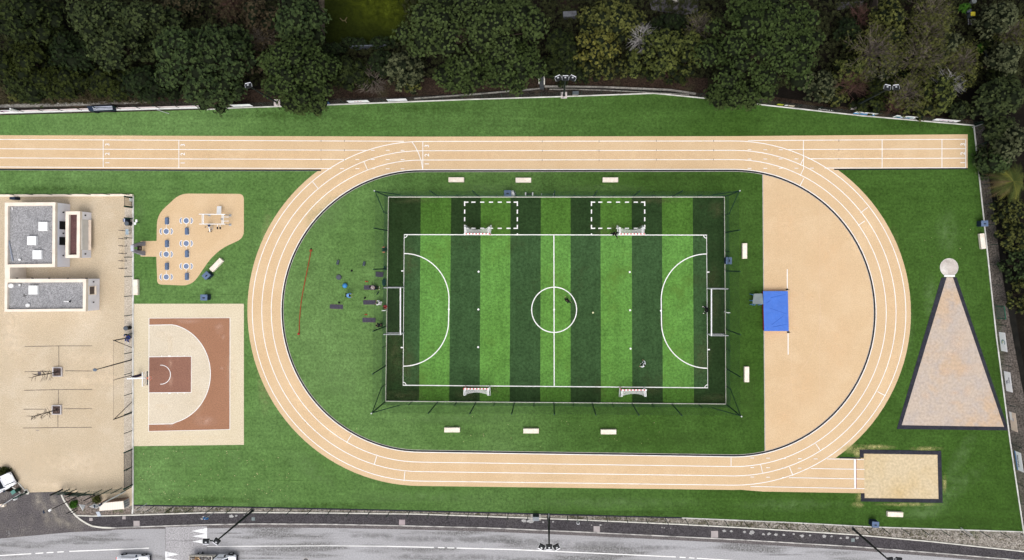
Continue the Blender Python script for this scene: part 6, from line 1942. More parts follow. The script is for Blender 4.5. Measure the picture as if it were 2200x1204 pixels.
# ================================================================== VEGETATION
LEAF = {
    'pine': ((0.056, 0.082, 0.023), (0.024, 0.040, 0.012)),
    'pineb': ((0.066, 0.092, 0.028), (0.028, 0.043, 0.014)),
    'dark': ((0.036, 0.048, 0.013), (0.013, 0.022, 0.009)),
    'dark2': ((0.036, 0.046, 0.010), (0.014, 0.020, 0.006)),
    'mid': ((0.060, 0.077, 0.027), (0.024, 0.038, 0.016)),
    'mid2': ((0.056, 0.082, 0.027), (0.022, 0.040, 0.017)),
    'olive': ((0.085, 0.090, 0.024), (0.036, 0.044, 0.014)),
    'yellow': ((0.160, 0.150, 0.034), (0.060, 0.075, 0.020)),
    'yelgreen': ((0.110, 0.125, 0.032), (0.045, 0.062, 0.018)),
    'grey': ((0.105, 0.105, 0.070), (0.045, 0.050, 0.030)),
    'greygreen': ((0.084, 0.092, 0.046), (0.034, 0.043, 0.020)),
    'brown': ((0.080, 0.064, 0.036), (0.034, 0.026, 0.016)),
    'tan': ((0.105, 0.088, 0.048), (0.045, 0.038, 0.020)),
    'deep': ((0.024, 0.037, 0.012), (0.008, 0.016, 0.008)),
    'spring': ((0.048, 0.130, 0.014), (0.024, 0.070, 0.010)),
}
for k, (c1, c2) in LEAF.items():
    LEAF[k] = leaf_mat('leaves_' + k, tuple(x * (1.4 if 'grey' in k or k == 'olive' else 1.12) for x in c1), tuple(x * .62 for x in c2))
m_bark = M('bark', (0.060, 0.045, 0.034), (0.032, 0.024, 0.018), 3.0, rough=0.95)
m_gap_shade = M('crown_gap_shade', (0.0095, 0.0135, 0.0055), (0.0055, 0.0078, 0.0035), 4.0, rough=0.95)  # near-black green standing in for shade between the leaf sprays
m_twig_grey = M('twig_grey', (0.150, 0.126, 0.103), (0.080, 0.067, 0.054), 2.0, rough=0.9)
m_twig_pale = M('twig_pale', (0.30, 0.29, 0.28), (0.20, 0.19, 0.185), 2.0, rough=0.9)
m_twig_red = M('twig_red', (0.085, 0.045, 0.036), (0.055, 0.032, 0.026), 2.0, rough=0.9)


def mesh_np(name, V, F, mat, parent, smooth=False):
    """F: (n,3) or (n,4) index array"""
    off = np.array(ORIGIN[parent.name]) if parent else np.zeros(3)
    me = bpy.data.meshes.new(name)
    V = np.asarray(V, dtype=np.float32) - off.astype(np.float32)
    F = np.asarray(F, dtype=np.int32)
    k = F.shape[1]
    me.vertices.add(len(V)); me.vertices.foreach_set('co', V.ravel())
    me.loops.add(F.size); me.loops.foreach_set('vertex_index', F.ravel())
    me.polygons.add(len(F))
    me.polygons.foreach_set('loop_start', np.arange(0, F.size, k, dtype=np.int32))
    me.polygons.foreach_set('loop_total', np.full(len(F), k, dtype=np.int32))
    me.update(calc_edges=True)
    me.materials.append(mat)
    o = bpy.data.objects.new(name, me)
    COL.objects.link(o)
    if parent:
        o.parent = parent
        ORIGIN[o.name] = Vector(off)
    return o


def unit(a):
    return a / np.maximum(np.linalg.norm(a, axis=-1, keepdims=True), 1e-9)


def sprays(P, Nn, r, k, width, droop, rng):
    """leaf sprays: k narrow blades fanning round each direction Nn; one connected island per spray"""
    n = len(P)
    ref = rng.normal(size=(n, 3))
    T = unit(np.cross(Nn, ref)); B = np.cross(Nn, T)
    r = np.asarray(r).reshape(n, 1) if np.ndim(r) else np.full((n, 1), r)
    V = np.zeros((n, 1 + 2 * k, 3)); V[:, 0] = P
    for i in range(k):
        a = 2 * PI * (i + rng.uniform(-.25, .25, (n, 1))) / k
        l = r * rng.uniform(.65, 1.15, (n, 1))
        up = rng.uniform(*droop, (n, 1))
        d0 = (T * np.cos(a - width) + B * np.sin(a - width)) * l + Nn * l * up
        d1 = (T * np.cos(a + width) + B * np.sin(a + width)) * l + Nn * l * up
        V[:, 1 + 2 * i] = P + d0
        V[:, 2 + 2 * i] = P + d1
    base = (np.arange(n) * (1 + 2 * k)).reshape(n, 1, 1)
    f = np.array([[0, 1 + 2 * i, 2 + 2 * i] for i in range(k)]).reshape(1, k, 3)
    return V.reshape(-1, 3), (base + f).reshape(-1, 3)


def crown_lobes(c, rx, ry, z0, z1, n, rl, rng, flat=0.8):
    """boughs spread over the crown (golden-angle disc), domed"""
    out = []
    for i in range(n):
        q = math.sqrt((i + .5) / n)
        a = i * 2.39996 + rng.uniform(-.3, .3)
        q2 = min(1, q * rng.uniform(.9, 1.08))
        s = rl * rng.uniform(.7, 1.3)
        x, y = c[0] + max(.1, rx - s * .8) * q2 * math.cos(a), c[1] + max(.1, ry - s * .8) * q2 * math.sin(a)
        zt = z0 + (z1 - z0) * (1 - flat * q2 ** 2.2) * rng.uniform(.9, 1.0)
        out.append((x, y, zt - s * .55, s, s, s * .7))
    return np.array(out)


def foliage(lobes, dens, rng, r, k, width, droop, upb=.35, lo=-.25):
    area = lobes[:, 3] * lobes[:, 4]
    n = np.maximum(8, (area * dens)).astype(int)
    idx = np.repeat(np.arange(len(lobes)), n)
    m = len(idx)
    d = unit(rng.normal(size=(m, 3)))
    d[:, 2] = np.where(d[:, 2] < lo, -d[:, 2], d[:, 2])
    rad = rng.uniform(.86, 1.06, (m, 1)) * (1 + .07 * rng.normal(size=(m, 1)))
    P = lobes[idx, :3] + d * lobes[idx, 3:6] * rad
    Nn = unit(d + np.array([0, 0, upb]) + rng.normal(size=(m, 3)) * .25)
    return sprays(P, Nn, r * rng.uniform(.75, 1.25, m), k, width, droop, rng)


def wood(t, c, lobes, zb, rng, mat=m_bark, tr=.25, every=1):
    m = MB()
    base = Vector((c[0], c[1], -0.06))
    fork = Vector((c[0], c[1], zb))
    m.cyl(base, fork, tr, tr * .7, 8)
    for l in lobes[::every]:
        e = Vector(l[:3]); mid_ = fork + (e - fork) * .55 + Vector((0, 0, -.1 * (e - fork).length))
        m.cyl(fork, mid_, tr * .38, tr * .22, 6); m.cyl(mid_, e, tr * .22, tr * .06, 5)
    return m.build('trunk', mat, t)


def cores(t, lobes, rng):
    """near-black core inside each bough, added to paint the shaded gaps of the crown"""
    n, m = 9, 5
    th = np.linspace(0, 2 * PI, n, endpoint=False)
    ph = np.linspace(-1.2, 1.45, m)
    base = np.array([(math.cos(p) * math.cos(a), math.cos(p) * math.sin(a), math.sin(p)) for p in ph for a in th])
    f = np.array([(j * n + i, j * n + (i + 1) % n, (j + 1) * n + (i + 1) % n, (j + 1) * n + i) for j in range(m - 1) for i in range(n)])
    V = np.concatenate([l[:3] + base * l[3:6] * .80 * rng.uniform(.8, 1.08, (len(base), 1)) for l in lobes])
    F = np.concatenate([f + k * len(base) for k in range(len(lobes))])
    return mesh_np('crown_shade_core', V, F, m_gap_shade, t)


def tree(lab, u, v, ru, rv, z, kind, col, group='trees and bushes of the wood above the ground', name=None, seed=None):
    rng = np.random.default_rng(seed if seed is not None else int(u * 7 + v * 13 + z * 31) % 99991)
    c = W(u, v, z * .85)
    k = (H - z * .85) / H / S
    rx, ry = ru * k * 1.06, rv * k * 1.06
    nm = name or {'pine': 'pine_tree', 'oak': 'evergreen_tree', 'loose': 'broadleaf_tree', 'shrub': 'bush'}[kind]
    t = thing(nm, lab, 'bush' if kind == 'shrub' else 'tree', (c.x, c.y, -0.06), group)
    R = math.sqrt(rx * ry)
    if kind == 'pine':
        n = int(13 + R * 4.0)
        lobes = crown_lobes(c, rx, ry, z * .55, z, n, R * .085 + .85, rng, .6)
        lobes[:, 2] += rng.uniform(-2.4, .3, n)
        V, F = foliage(lobes, 44, rng, .165, 6, .42, (.1, .8), .8)
    elif kind == 'oak':
        n = int(12 + R * 4.2)
        lobes = crown_lobes(c, rx, ry, z * .42, z, n, R * .09 + .75, rng, .65)
        lobes[:, 2] += rng.uniform(-2.2, .3, n)
        V, F = foliage(lobes, 36, rng, .19, 5, .46, (-.05, .7), .6)
    elif kind == 'loose':
        n = int(14 + R * 5)
        lobes = crown_lobes(c, rx, ry, z * .35, z, n, R * .06 + .55, rng, .75)
        lobes[:, 2] += rng.uniform(-1.8, .3, len(lobes))
        V, F = foliage(lobes, 38, rng, .20, 5, .40, (-.2, .5), .4)
    else:
        n = int(12 + R * 4)
        lobes = crown_lobes(c, rx, ry, z * .3, z, n, R * .10 + .35, rng, .8)
        lobes[:, 2] += rng.uniform(-.6, .1, len(lobes)) * min(1, z / 4)
        lobes[:, 5] = np.minimum(lobes[:, 5], z * .5)
        V, F = foliage(lobes, 40, rng, .17, 5, .42, (-.1, .6), .5)
    mesh_np('crown', V, F, LEAF[col], t)
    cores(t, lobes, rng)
    wood(t, c, lobes, z * (.5 if kind != 'shrub' else .2), rng, tr=.12 + .018 * z * (1 if kind != 'shrub' else .4), every=2 if kind != 'shrub' else 4)
    return t


def bare(lab, u, v, r, z, mat, dens=46, group='bare trees of the wood', leaves=None, name='bare_tree', lean=(0, 0)):
    rng = random.Random(int(u * 3 + v * 17))
    c = W(u, v, z * .6); c.z = -.06
    rr = r * (H - z * .6) / H / S
    t = thing(name, lab, 'tree', c, group)
    m = MB(); fork = c + Vector((0, 0, z * .35)); m.cyl(c, fork, .13, .09, 6); m.build('trunk', mat, t)
    m = MB(); tips = []
    for i in range(dens):
        a = rng.uniform(0, 2 * PI); q = math.sqrt(rng.uniform(.02, 1)) * rr
        e = Vector((c.x + q * math.cos(a) + lean[0], c.y + q * math.sin(a) + lean[1], z * (1 - .35 * (q / rr) ** 2) * rng.uniform(.8, 1.05)))
        st = fork + Vector((0, 0, rng.uniform(-.15, .25) * z))
        md = st + (e - st) * .5 + Vector((rng.uniform(-.3, .3), rng.uniform(-.3, .3), .12 * z * rng.uniform(0, 1)))
        m.cyl(st, md, .05, .032, 4, caps=False); m.cyl(md, e, .032, .012, 4, caps=False)
        for j in range(6):
            p = md + (e - md) * rng.uniform(.1, 1)
            d = Vector((math.cos(a + rng.uniform(-1.2, 1.2)), math.sin(a + rng.uniform(-1.2, 1.2)), rng.uniform(-.1, .7))) * rng.uniform(.35, .95)
            m.cyl(p, p + d, .018, .008, 3, caps=False); tips.append(p + d)
    m.build('branches', mat, t)
    if leaves:
        g = np.random.default_rng(int(u + v))
        P = np.array([tuple(p) for p in tips for _ in range(leaves[1])]) + g.normal(size=(len(tips) * leaves[1], 3)) * .28
        V, F = sprays(P, unit(g.normal(size=P.shape) + np.array([0, 0, .6])), .16, 4, .4, (-.2, .4), g)
        mesh_np('leaves', V, F, LEAF[leaves[0]], t)
    return t


T = [
    # left block
    ('dark evergreen tree in the far upper left corner', 35, 35, 75, 62, 9, 'oak', 'dark'),
    ('dark tree below the corner evergreen at the left edge', 30, 120, 72, 55, 8, 'oak', 'dark2'),
    ('low dark tree above the pink-lettered banner', 40, 175, 62, 36, 6, 'oak', 'dark'),
    ('dark rounded tree over the brown strip between the corner and the trailer', 118, 168, 60, 38, 6.5, 'oak', 'dark2'),
    ('very dark tree in the gap below the bare patch at upper left', 135, 105, 62, 46, 7, 'oak', 'deep'),
    ('grey-green tree crown reaching the upper edge left of the brown bare bush', 185, 28, 68, 50, 9.5, 'oak', 'mid'),
    ('dark tree behind the storage trailer', 212, 172, 58, 36, 6.5, 'oak', 'dark2'),
    ('mid green tree in the centre of the left wood', 232, 92, 66, 52, 10, 'oak', 'mid'),
    ('mid green tree at the upper edge between two darker crowns', 300, 35, 66, 46, 9.5, 'oak', 'mid'),
    ('dark tree under the edge of the biggest evergreen on the left', 300, 172, 58, 38, 7, 'oak', 'deep'),
    ('biggest evergreen of the left wood with a broad clumpy crown', 405, 110, 112, 84, 13, 'oak', 'mid2'),
    ('evergreen tree overhanging the white boarded fence', 440, 190, 74, 38, 9, 'oak', 'mid2'),
    ('small evergreen tree beside the gap left of the round pine', 488, 78, 38, 34, 8, 'oak', 'mid2'),
    ('tan dry bushes at the upper edge above the biggest left evergreen', 378, 6, 46, 20, 3, 'shrub', 'tan'),
    ('brown autumn tree at the upper edge left of the lawn', 545, 28, 42, 42, 6, 'loose', 'brown'),
    ('brown-red bush in the gap left of the round pine', 528, 112, 34, 44, 3.5, 'shrub', 'brown'),
    ('round umbrella pine leaning over the grass edge', 625, 148, 86, 80, 12, 'pine', 'pine'),
    ('pine bough overhanging the upper fence below the round pine', 640, 215, 48, 22, 7, 'pine', 'pine'),
    ('dense dark evergreen at the upper edge above the round pine', 628, 26, 68, 50, 11, 'oak', 'mid2'),
    ('dark bush between the round pine and the lawn', 712, 105, 30, 22, 3, 'shrub', 'deep'),
    ('dark hedge bush at the lower left end of the lawn', 755, 88, 34, 14, 2.5, 'shrub', 'deep'),
    ('dark hedge bush at the lower right end of the lawn', 818, 88, 36, 14, 2.5, 'shrub', 'deep'),
    ('dark ragged conifer right of the round pine', 738, 148, 46, 40, 5, 'loose', 'dark'),
    ('low green bush above the first white lettered banner', 775, 165, 34, 20, 3, 'shrub', 'dark2'),
    ('ragged olive conifer left of the big lobed pine', 862, 142, 46, 44, 6, 'loose', 'greygreen'),
    ('olive bush tips hanging over the brown bank', 875, 178, 30, 16, 3, 'shrub', 'olive'),
    ('dark bush hidden between the ragged conifers', 815, 130, 36, 30, 4, 'shrub', 'deep'),
    ('huge lobed umbrella pine right of the lawn', 1010, 42, 168, 86, 15, 'pine', 'pineb'),
    ('lower bough of the huge lobed pine towards the brown bank', 985, 155, 60, 36, 8, 'pine', 'pine'),
    ('pine crown right below the huge lobed pine beside the garden steps', 1095, 128, 82, 58, 10, 'pine', 'pine'),
    ('dark green feathery tree right of the garden steps', 1205, 100, 42, 50, 6, 'loose', 'dark'),
    ('dark green bush beneath the feathery tree', 1222, 155, 50, 26, 3.5, 'shrub', 'dark'),
    ('dark evergreen bush at the upper edge above the yellow tree', 1318, 32, 74, 48, 8, 'oak', 'olive'),
    ('loose yellow-leaved tree in the middle of the upper wood', 1285, 88, 54, 44, 7.5, 'loose', 'yellow'),
    ('green undergrowth bush below the yellow-leaved tree', 1300, 142, 64, 32, 4, 'shrub', 'olive'),
    ('small yellow-green sapling left of the pale bare sapling', 1363, 128, 18, 34, 4, 'loose', 'yelgreen'),
    ('dark hedge below the grey path at the upper edge', 1442, 46, 52, 28, 4, 'shrub', 'deep'),
    ('yellow-green loose tree right of the pale bare sapling', 1432, 90, 52, 54, 8, 'loose', 'yelgreen'),
    ('yellow-tipped tree touching the huge right pine', 1492, 98, 38, 48, 7.5, 'loose', 'yelgreen'),
    ('green bush below the yellow-green loose tree', 1440, 148, 60, 26, 4, 'shrub', 'dark2'),
    ('huge dense umbrella pine overhanging the right part of the upper fence', 1655, 82, 140, 112, 14, 'pine', 'pine'),
    ('lower bough of the huge right pine over the grass edge', 1592, 196, 62, 32, 8, 'pine', 'pine'),
    ('dark bush right of the huge dense pine', 1832, 62, 34, 34, 4, 'shrub', 'deep'),
    ('dark shiny evergreen at the upper edge beside the bare dirt', 1922, 38, 34, 60, 7, 'oak', 'olive'),
    ('dull olive bush at the foot of the huge dense pine', 1770, 180, 48, 40, 4, 'shrub', 'greygreen'),
    ('olive bush with yellow tips left of the two-headed mast', 1838, 150, 40, 34, 5, 'loose', 'yelgreen'),
    ('green bush behind the bright blue banner', 1878, 222, 40, 22, 3, 'shrub', 'dark2'),
    ('grey-green bush between the two clusters of bins and the pine', 1905, 130, 44, 40, 5, 'loose', 'grey'),
    ('green tree between the bare trees at upper right', 2036, 95, 26, 46, 6, 'loose', 'greygreen'),
    ('yellow-green tree above the right fence corner', 2035, 190, 44, 46, 7, 'loose', 'yelgreen'),
    ('olive bush behind the last banner of the upper fence', 1990, 225, 52, 28, 4, 'shrub', 'olive'),
    ('dark bush in the deep shade below the bare trees', 1955, 175, 40, 34, 3.5, 'shrub', 'deep'),
    ('grey-green tree in the far upper right corner', 2166, 30, 42, 40, 7, 'oak', 'greygreen'),
    ('tree right of the lower bin cluster', 2180, 116, 34, 36, 7, 'oak', 'greygreen'),
    ('dark evergreen right of the fence corner', 2150, 208, 38, 38, 6.5, 'oak', 'mid'),
    ('dark evergreen above the palm at the right edge', 2178, 200, 42, 46, 7, 'oak', 'mid'),
    ('bushy tree below the fence corner at the right edge', 2166, 287, 36, 46, 5.5, 'oak', 'mid'),
    ('grey-green tree at the right edge above the palm', 2190, 300, 34, 42, 7, 'oak', 'greygreen'),
    ('bush directly left of the palm', 2152, 345, 32, 30, 4.5, 'oak', 'mid2'),
    ('hedge bush directly below the palm', 2184, 448, 38, 40, 3.8, 'shrub', 'olive'),
    ('hedge bush lower than the palm at the right edge', 2196, 508, 40, 40, 3.8, 'shrub', 'olive'),
    ('hedge bush midway down the right edge', 2204, 570, 36, 42, 3.8, 'shrub', 'mid2'),
    ('lowest hedge bush at the right edge', 2212, 635, 34, 44, 3.8, 'shrub', 'olive'),
    ('small bright green bush beside the upper yellow-lidded bins', 2078, 14, 10, 9, 1.6, 'shrub', 'spring'),
    ('small bright green bush beside the lower yellow-lidded bins', 2117, 99, 10, 10, 1.6, 'shrub', 'spring'),
    ('olive bush filling the gap right of the shiny evergreen', 1935, 95, 36, 34, 4, 'shrub', 'greygreen'),
    ('dull bush below the shiny evergreen at upper right', 1895, 88, 36, 28, 3.5, 'shrub', 'olive'),
    ('dark low bush under the bare crowns above the right fence corner', 2000, 160, 44, 32, 3.2, 'shrub', 'dark'),
    ('grey bush under the tallest bare tree at the upper edge', 2010, 55, 46, 40, 3.6, 'shrub', 'greygreen'),
    ('grey-green bush between the two bin clusters', 2058, 88, 24, 24, 3.4, 'shrub', 'greygreen'),
    ('olive bush left of the lower bin cluster', 2086, 166, 28, 26, 3.4, 'shrub', 'olive'),
    ('dark bush beneath the two-headed mast light', 1900, 185, 36, 28, 3.0, 'shrub', 'dark2'),
    ('olive bush hugging the foot of the two-headed mast', 1800, 205, 34, 22, 2.6, 'shrub', 'olive'),
    ('dark bush right of the lower bin cluster at the right edge', 2165, 160, 30, 28, 3.4, 'shrub', 'dark'),
    ('dark bush right of the upper bin cluster', 2142, 80, 20, 28, 3.2, 'shrub', 'dark'),
    ('mid green bush in the angle of the right fence corner', 2072, 232, 28, 24, 3.0, 'shrub', 'mid'),
    ('low brown-green scrub left of the storage trailer', 110, 206, 60, 12, 1.2, 'shrub', 'tan'),
    ('low green scrub above the white post at the far left', 45, 207, 40, 12, 1.4, 'shrub', 'olive'),
    ('low dry scrub right of the storage trailer', 262, 206, 44, 12, 1.2, 'shrub', 'brown'),
    ('small bush in the planting bed beside the bin store', 204, 1075, 6, 5, 0.8, 'shrub', 'olive'),
    ('small bush in the planting bed near the driveway kerb', 154, 1086, 3.5, 6, 0.7, 'shrub', 'spring'),
    ('dark bush at the left edge above the white van', 2, 1015, 11, 8, 1.0, 'shrub', 'dark2'),
]
for row in T:
    tree(*row)
# bare ones
bare('pale bare sapling between the two yellow-green trees', 1378, 86, 30, 5.5, m_twig_pale, 46)
bare('brown bare twigs at the foot of the yellow-green loose tree', 1432, 150, 22, 3, m_twig_red, 40)
bare('grey bare bush on the brown bank right of the round pine', 800, 172, 34, 2.4, m_twig_grey, 50)
bare('bare grey tree at the upper edge right of the shiny evergreen', 1990, 30, 46, 8, m_twig_grey, 80, leaves=('olive', 2))
bare('bare grey tree below another bare crown at upper right', 1985, 78, 44, 7, m_twig_grey, 80, leaves=('olive', 2))
bare('wide bare tree in the middle of the upper right wood', 1975, 128, 56, 7, m_twig_grey, 90, leaves=('olive', 2))
bare('bare tree with sparse olive leaves left of the two-headed mast', 1872, 112, 58, 7, m_twig_grey, 90, leaves=('olive', 2))
bare('bare red-brown tree below the huge dense pine edge', 1830, 182, 34, 5, m_twig_red, 60)
bare('bare tree directly right of the two-headed mast', 1945, 205, 38, 5.5, m_twig_grey, 60, leaves=('olive', 2))
bare('bare pale tree left of the lower bin cluster', 2058, 136, 34, 6, m_twig_grey, 70, leaves=('olive', 2))
bare('bare tree above the last banner of the upper fence', 2030, 182, 30, 6.5, m_twig_pale, 40)
bare('bare brown tree at the right edge of the bins', 2165, 78, 30, 5, m_twig_grey, 60, leaves=('olive', 2))
bare('bare reddish bush behind the teal-patched banner', 1925, 228, 24, 3, m_twig_red, 50)
bare('bare dry bush left of the brown autumn tree', 500, 12, 30, 4, m_twig_red, 50, leaves=('brown', 3))
bare('bare brown bush at the top behind the biggest left evergreen', 560, 82, 34, 4, m_twig_grey, 50, leaves=('brown', 2))
bare('bare dark shrub on the bare dirt at the upper edge', 1850, 40, 28, 3.5, m_twig_red, 40)
bare('grey bare tree between the pine and the yellow-tipped tree', 1500, 62, 26, 7, m_twig_grey, 40, leaves=('olive', 1))


# palm
def palm(u, v, r, z):
    rng = random.Random(4)
    c = W(u, v, z); base = Vector((c.x, c.y, -.06))
    t = thing('palm_tree', 'palm with long arching fronds at the right edge of the view', 'tree', base)
    MB().cyl(base, Vector((c.x, c.y, z - .1)), .24, .2, 10).build('trunk', m_bark, t)
    mats = (leaf_mat('leaves_palm', (0.085, 0.105, 0.026), (0.035, 0.05, 0.014)), leaf_mat('leaves_palm_young', (0.20, 0.20, 0.04), (0.09, 0.10, 0.025)), leaf_mat('leaves_palm_dry', (0.15, 0.115, 0.055), (0.07, 0.052, 0.025)))
    R = r / S
    for i in range(34):
        a = 2 * PI * i / 34 * 1.0 + rng.uniform(-.1, .1)
        L_ = R * rng.uniform(.75, 1.1); rise = rng.uniform(.0, .9)
        m = MB(); prev = None; n = 9
        for j in range(n + 1):
            k = j / n
            p = Vector((c.x + L_ * k * math.cos(a), c.y + L_ * k * math.sin(a), z + rise * k * 1.4 - 2.0 * k * k))
            if prev is not None:
                m.cyl(prev, p, .03 * (1 - k) + .012, .03 * (1 - k) + .008, 4, caps=False)
                s = Vector((-math.sin(a), math.cos(a), 0)); f = (p - prev).normalized()
                for q in (-1, 1):
                    for h in (0, .5):
                        b0 = prev + (p - prev) * h
                        wl = .62 * math.sin(PI * min(1, k * .92 + .08)) + .1
                        tip = b0 + s * q * wl * .8 + f * wl * .7 + Vector((0, 0, -.12))
                        m.add([b0, b0 + f * .09, tip], [(0, 1, 2)])
            prev = p
        m.build('frond', mats[2] if (PI * .85 < a < PI * 1.45 and i % 2) else mats[i % 3 == 0], t)


palm(2177, 390, 48, 3.6)

# bins among the trees
for du, dv, w in ((0, 0, 'upper'), (39, 83.5, 'lower')):
    t = thing('wheelie_bin', f'grey wheelie bin with a bright yellow lid in the {w} bin cluster', 'bin', W(2080, 38 + dv), 'yellow-lidded bins among the trees')
    c = W(2079.5 + du, 36.8 + dv); 
    MB().box(c + Vector((0, 0, .5)), (.5, .46, 1.0), taper=1.06).build('body', M('bin_grey', (0.10, 0.125, 0.14)), t)
    MB().rbox(c + Vector((0.03, .02, 1.05)), (.58, .54, .09), .05, top=.03).build('lid', M('lid_yellow', (0.60, 0.50, 0.04), (0.54, 0.45, 0.035)), t)
    t = thing('wheelie_bin', f'dark blue-grey bin beside the yellow lid in the {w} bin cluster', 'bin', W(2074 + du, 28 + dv), 'dark bins among the trees')
    c = W(2073 + du, 29 + dv); MB().rbox(c + Vector((0, 0, .45)), (.55, .42, .9), .1).build('body', m_darkblue, t); MB().rbox(c + Vector((0, 0, .93)), (.6, .46, .08), .12, top=.03).build('lid', M('lid_slate', (0.075, 0.085, 0.11)), t)
    c = W(2085 + du, 7.5 + dv)
    t = thing('garden_urn', f'pale stone drum standing above the {w} bin cluster', 'urn', c, 'pale drums among the trees'); MB().cyl(c, c + Vector((0, 0, .8)), .22, .3, 14).build('drum', M('drum_stone', (0.17, 0.18, 0.175), (0.12, 0.13, 0.125)), t); MB().cyl(c + Vector((0, 0, .8)), c + Vector((0, 0, .84)), .33, .28, 14).build('rim', M('drum_stone', (0.17, 0.18, 0.175)), t)
    t = thing('garden_trolley', f'dark metal cart with thin rails below the {w} yellow lid', 'cart', W(2081 + du, 50 + dv), 'dark carts among the trees')
    c = W(2082 + du, 50.5 + dv); MB().box(c + Vector((0, 0, .45)), (.9, .7, .12)).build('tray', M('cart_grey', (0.055, 0.05, 0.056)), t)
    m = MB(); [m.cyl(c + Vector((x, -.4, .55)), c + Vector((x, .4, .55)), .03, n=6) for x in (-.42, 0, .2, .42)]; m.cyl(c + Vector((-.1, .1, .55)), c + Vector((-.1, .3, .6)), .06, n=6); m.build('rails', m_galv, t)
    for q in (-.4, .4):
        MB().cyl(c + Vector((q, -.34, .2)), c + Vector((q, -.26, .2)), .2, n=12).build('wheel', m_rubber, t)
tag(MB().wall([W(757, 107.5), W(836, 105)], -.05, 1.6, .12).build('panel_fence', M('fence_bluegrey', (0.075, 0.085, 0.105))), 'thin blue-grey panel fence in the dark hedge below the lawn', 'fence')
t = thing('garden_ornament', 'small pale forked branch lying on the dark lawn', 'branch', W(742, 44))
m = MB(); m.tube([W(731, 40), W(737, 46), W(742, 45), W(746, 38)], .07, 6); m.tube([W(742, 45), W(745, 50)], .06, 6)
for q in m.v: q.z += .12
m.build('branch', M('branch_pale', (0.09, 0.075, 0.035)), t)
tag(MB().prism(px([(1443, 1), (1462, 0), (1459, 6), (1446, 6.5)]), 0, .5).build('stone_bench', M('stone_pale', (0.34, 0.32, 0.29))), 'pale stone bench on the grey path at the upper edge', 'bench')
tag(MB().box(W(1800 + 77, 20, 1.0), (.12, 2.6, 2.0)).build('wooden_post', M('pole_brown', (0.07, 0.055, 0.045))), 'thin brown upright board on the bare dirt at the upper edge', 'post')

# litter of pale leaves on the lawns (nobody could count them)
rs = random.Random(21); m = MB()
for i in range(150):
    if i < 95:
        u, v = rs.uniform(300, 640), rs.uniform(965, 1078)
    elif i < 120:
        u, v = rs.uniform(700, 1500), rs.uniform(895, 960)
    else:
        u, v = rs.uniform(1960, 2150), rs.uniform(480, 1120)
        if 1925 < u < 2170 and 590 < v < 1085: continue
    c = W(u, v); a = rs.uniform(0, 3); s = rs.uniform(.03, .075)
    d1, d2 = Vector((math.cos(a), math.sin(a), 0)) * s, Vector((-math.sin(a), math.cos(a), 0)) * s * .7
    z_ = Vector((0, 0, .035))
    m.add([c - d1 + z_, c - d2 + z_, c + d1 + z_ * 1.3, c + d2 + z_], [(0, 1, 2, 3)])
m.build('fallen_leaves', M('leaf_litter_pale', (0.45, 0.38, 0.17), (0.55, 0.48, 0.30), 30.0), kind='stuff')
# weeds and pebbles along the verge
g = np.random.default_rng(9); n = 2600
uu = g.uniform(290, 2200, n)
P = []
for u in uu:
    top_ = np.interp(u, [p[0] for p in BOT], [p[1] for p in BOT]); bot_ = np.interp(u, [p[0] for p in KT], [p[1] for p in KT])
    v = g.uniform(top_ + 2, bot_ - 1.5)
    if noise_ := (math.sin(u * .02) + math.sin(u * .067 + 1) + g.normal() * .8) > .3 and not (560 < u < 1200 and g.random() < .75):
        P.append(tuple(W(u, v)))
P = np.array(P); V, F = sprays(P, unit(np.array([0, 0, 1.]) + g.normal(size=P.shape) * .3), g.uniform(.05, .16, len(P)), 5, .35, (.1, .9), g)
mesh_np('verge_weeds', V, F, leaf_mat('leaves_weed', (0.085, 0.085, 0.040), (0.15, 0.13, 0.085)), None)['kind'] = 'stuff'
# dry scrub along the foot of the left wood
n = 7000
u = g.uniform(-40, 335, n); v = g.uniform(188, 226, n) - u * .012
P = np.array([tuple(W(a, b_)) for a, b_ in zip(u, v)]); P[:, 2] = g.uniform(.0, .5, n)
V, F = sprays(P, unit(np.array([0, 0, 1.]) + g.normal(size=P.shape) * .4), g.uniform(.10, .26, n), 6, .25, (0, .8), g)
mesh_np('dry_scrub', V, F, leaf_mat('leaves_dry', (0.085, 0.068, 0.040), (0.035, 0.034, 0.016)), None)['kind'] = 'stuff'
# undergrowth on the wood floor
n = 26000
u = g.uniform(-60, 2230, n); v = g.uniform(-30, 226, n)
keep = ~((u > 690) & (u < 870) & (v < 95)) & ~((v > 168) & (u > 690) & (u < 1520)) & ~((v > 190))
fence_v = np.interp(u, [p[0] for p in TOP], [p[1] for p in TOP])
keep &= v < fence_v - 22
P = np.array([tuple(W(a, b_)) for a, b_ in zip(u[keep], v[keep])]); P[:, 2] = g.uniform(.0, 1.1, len(P)) * (np.sin(P[:, 0] * .55) + np.sin(P[:, 1] * .7 + P[:, 0] * .21) + 2) * .4
V, F = sprays(P, unit(np.array([0, 0, 1.]) + g.normal(size=P.shape) * .4), g.uniform(.12, .34, len(P)), 6, .32, (0, .8), g)
mesh_np('undergrowth', V, F, leaf_mat('leaves_under', (0.040, 0.046, 0.018), (0.012, 0.013, 0.006)), None)['kind'] = 'stuff'
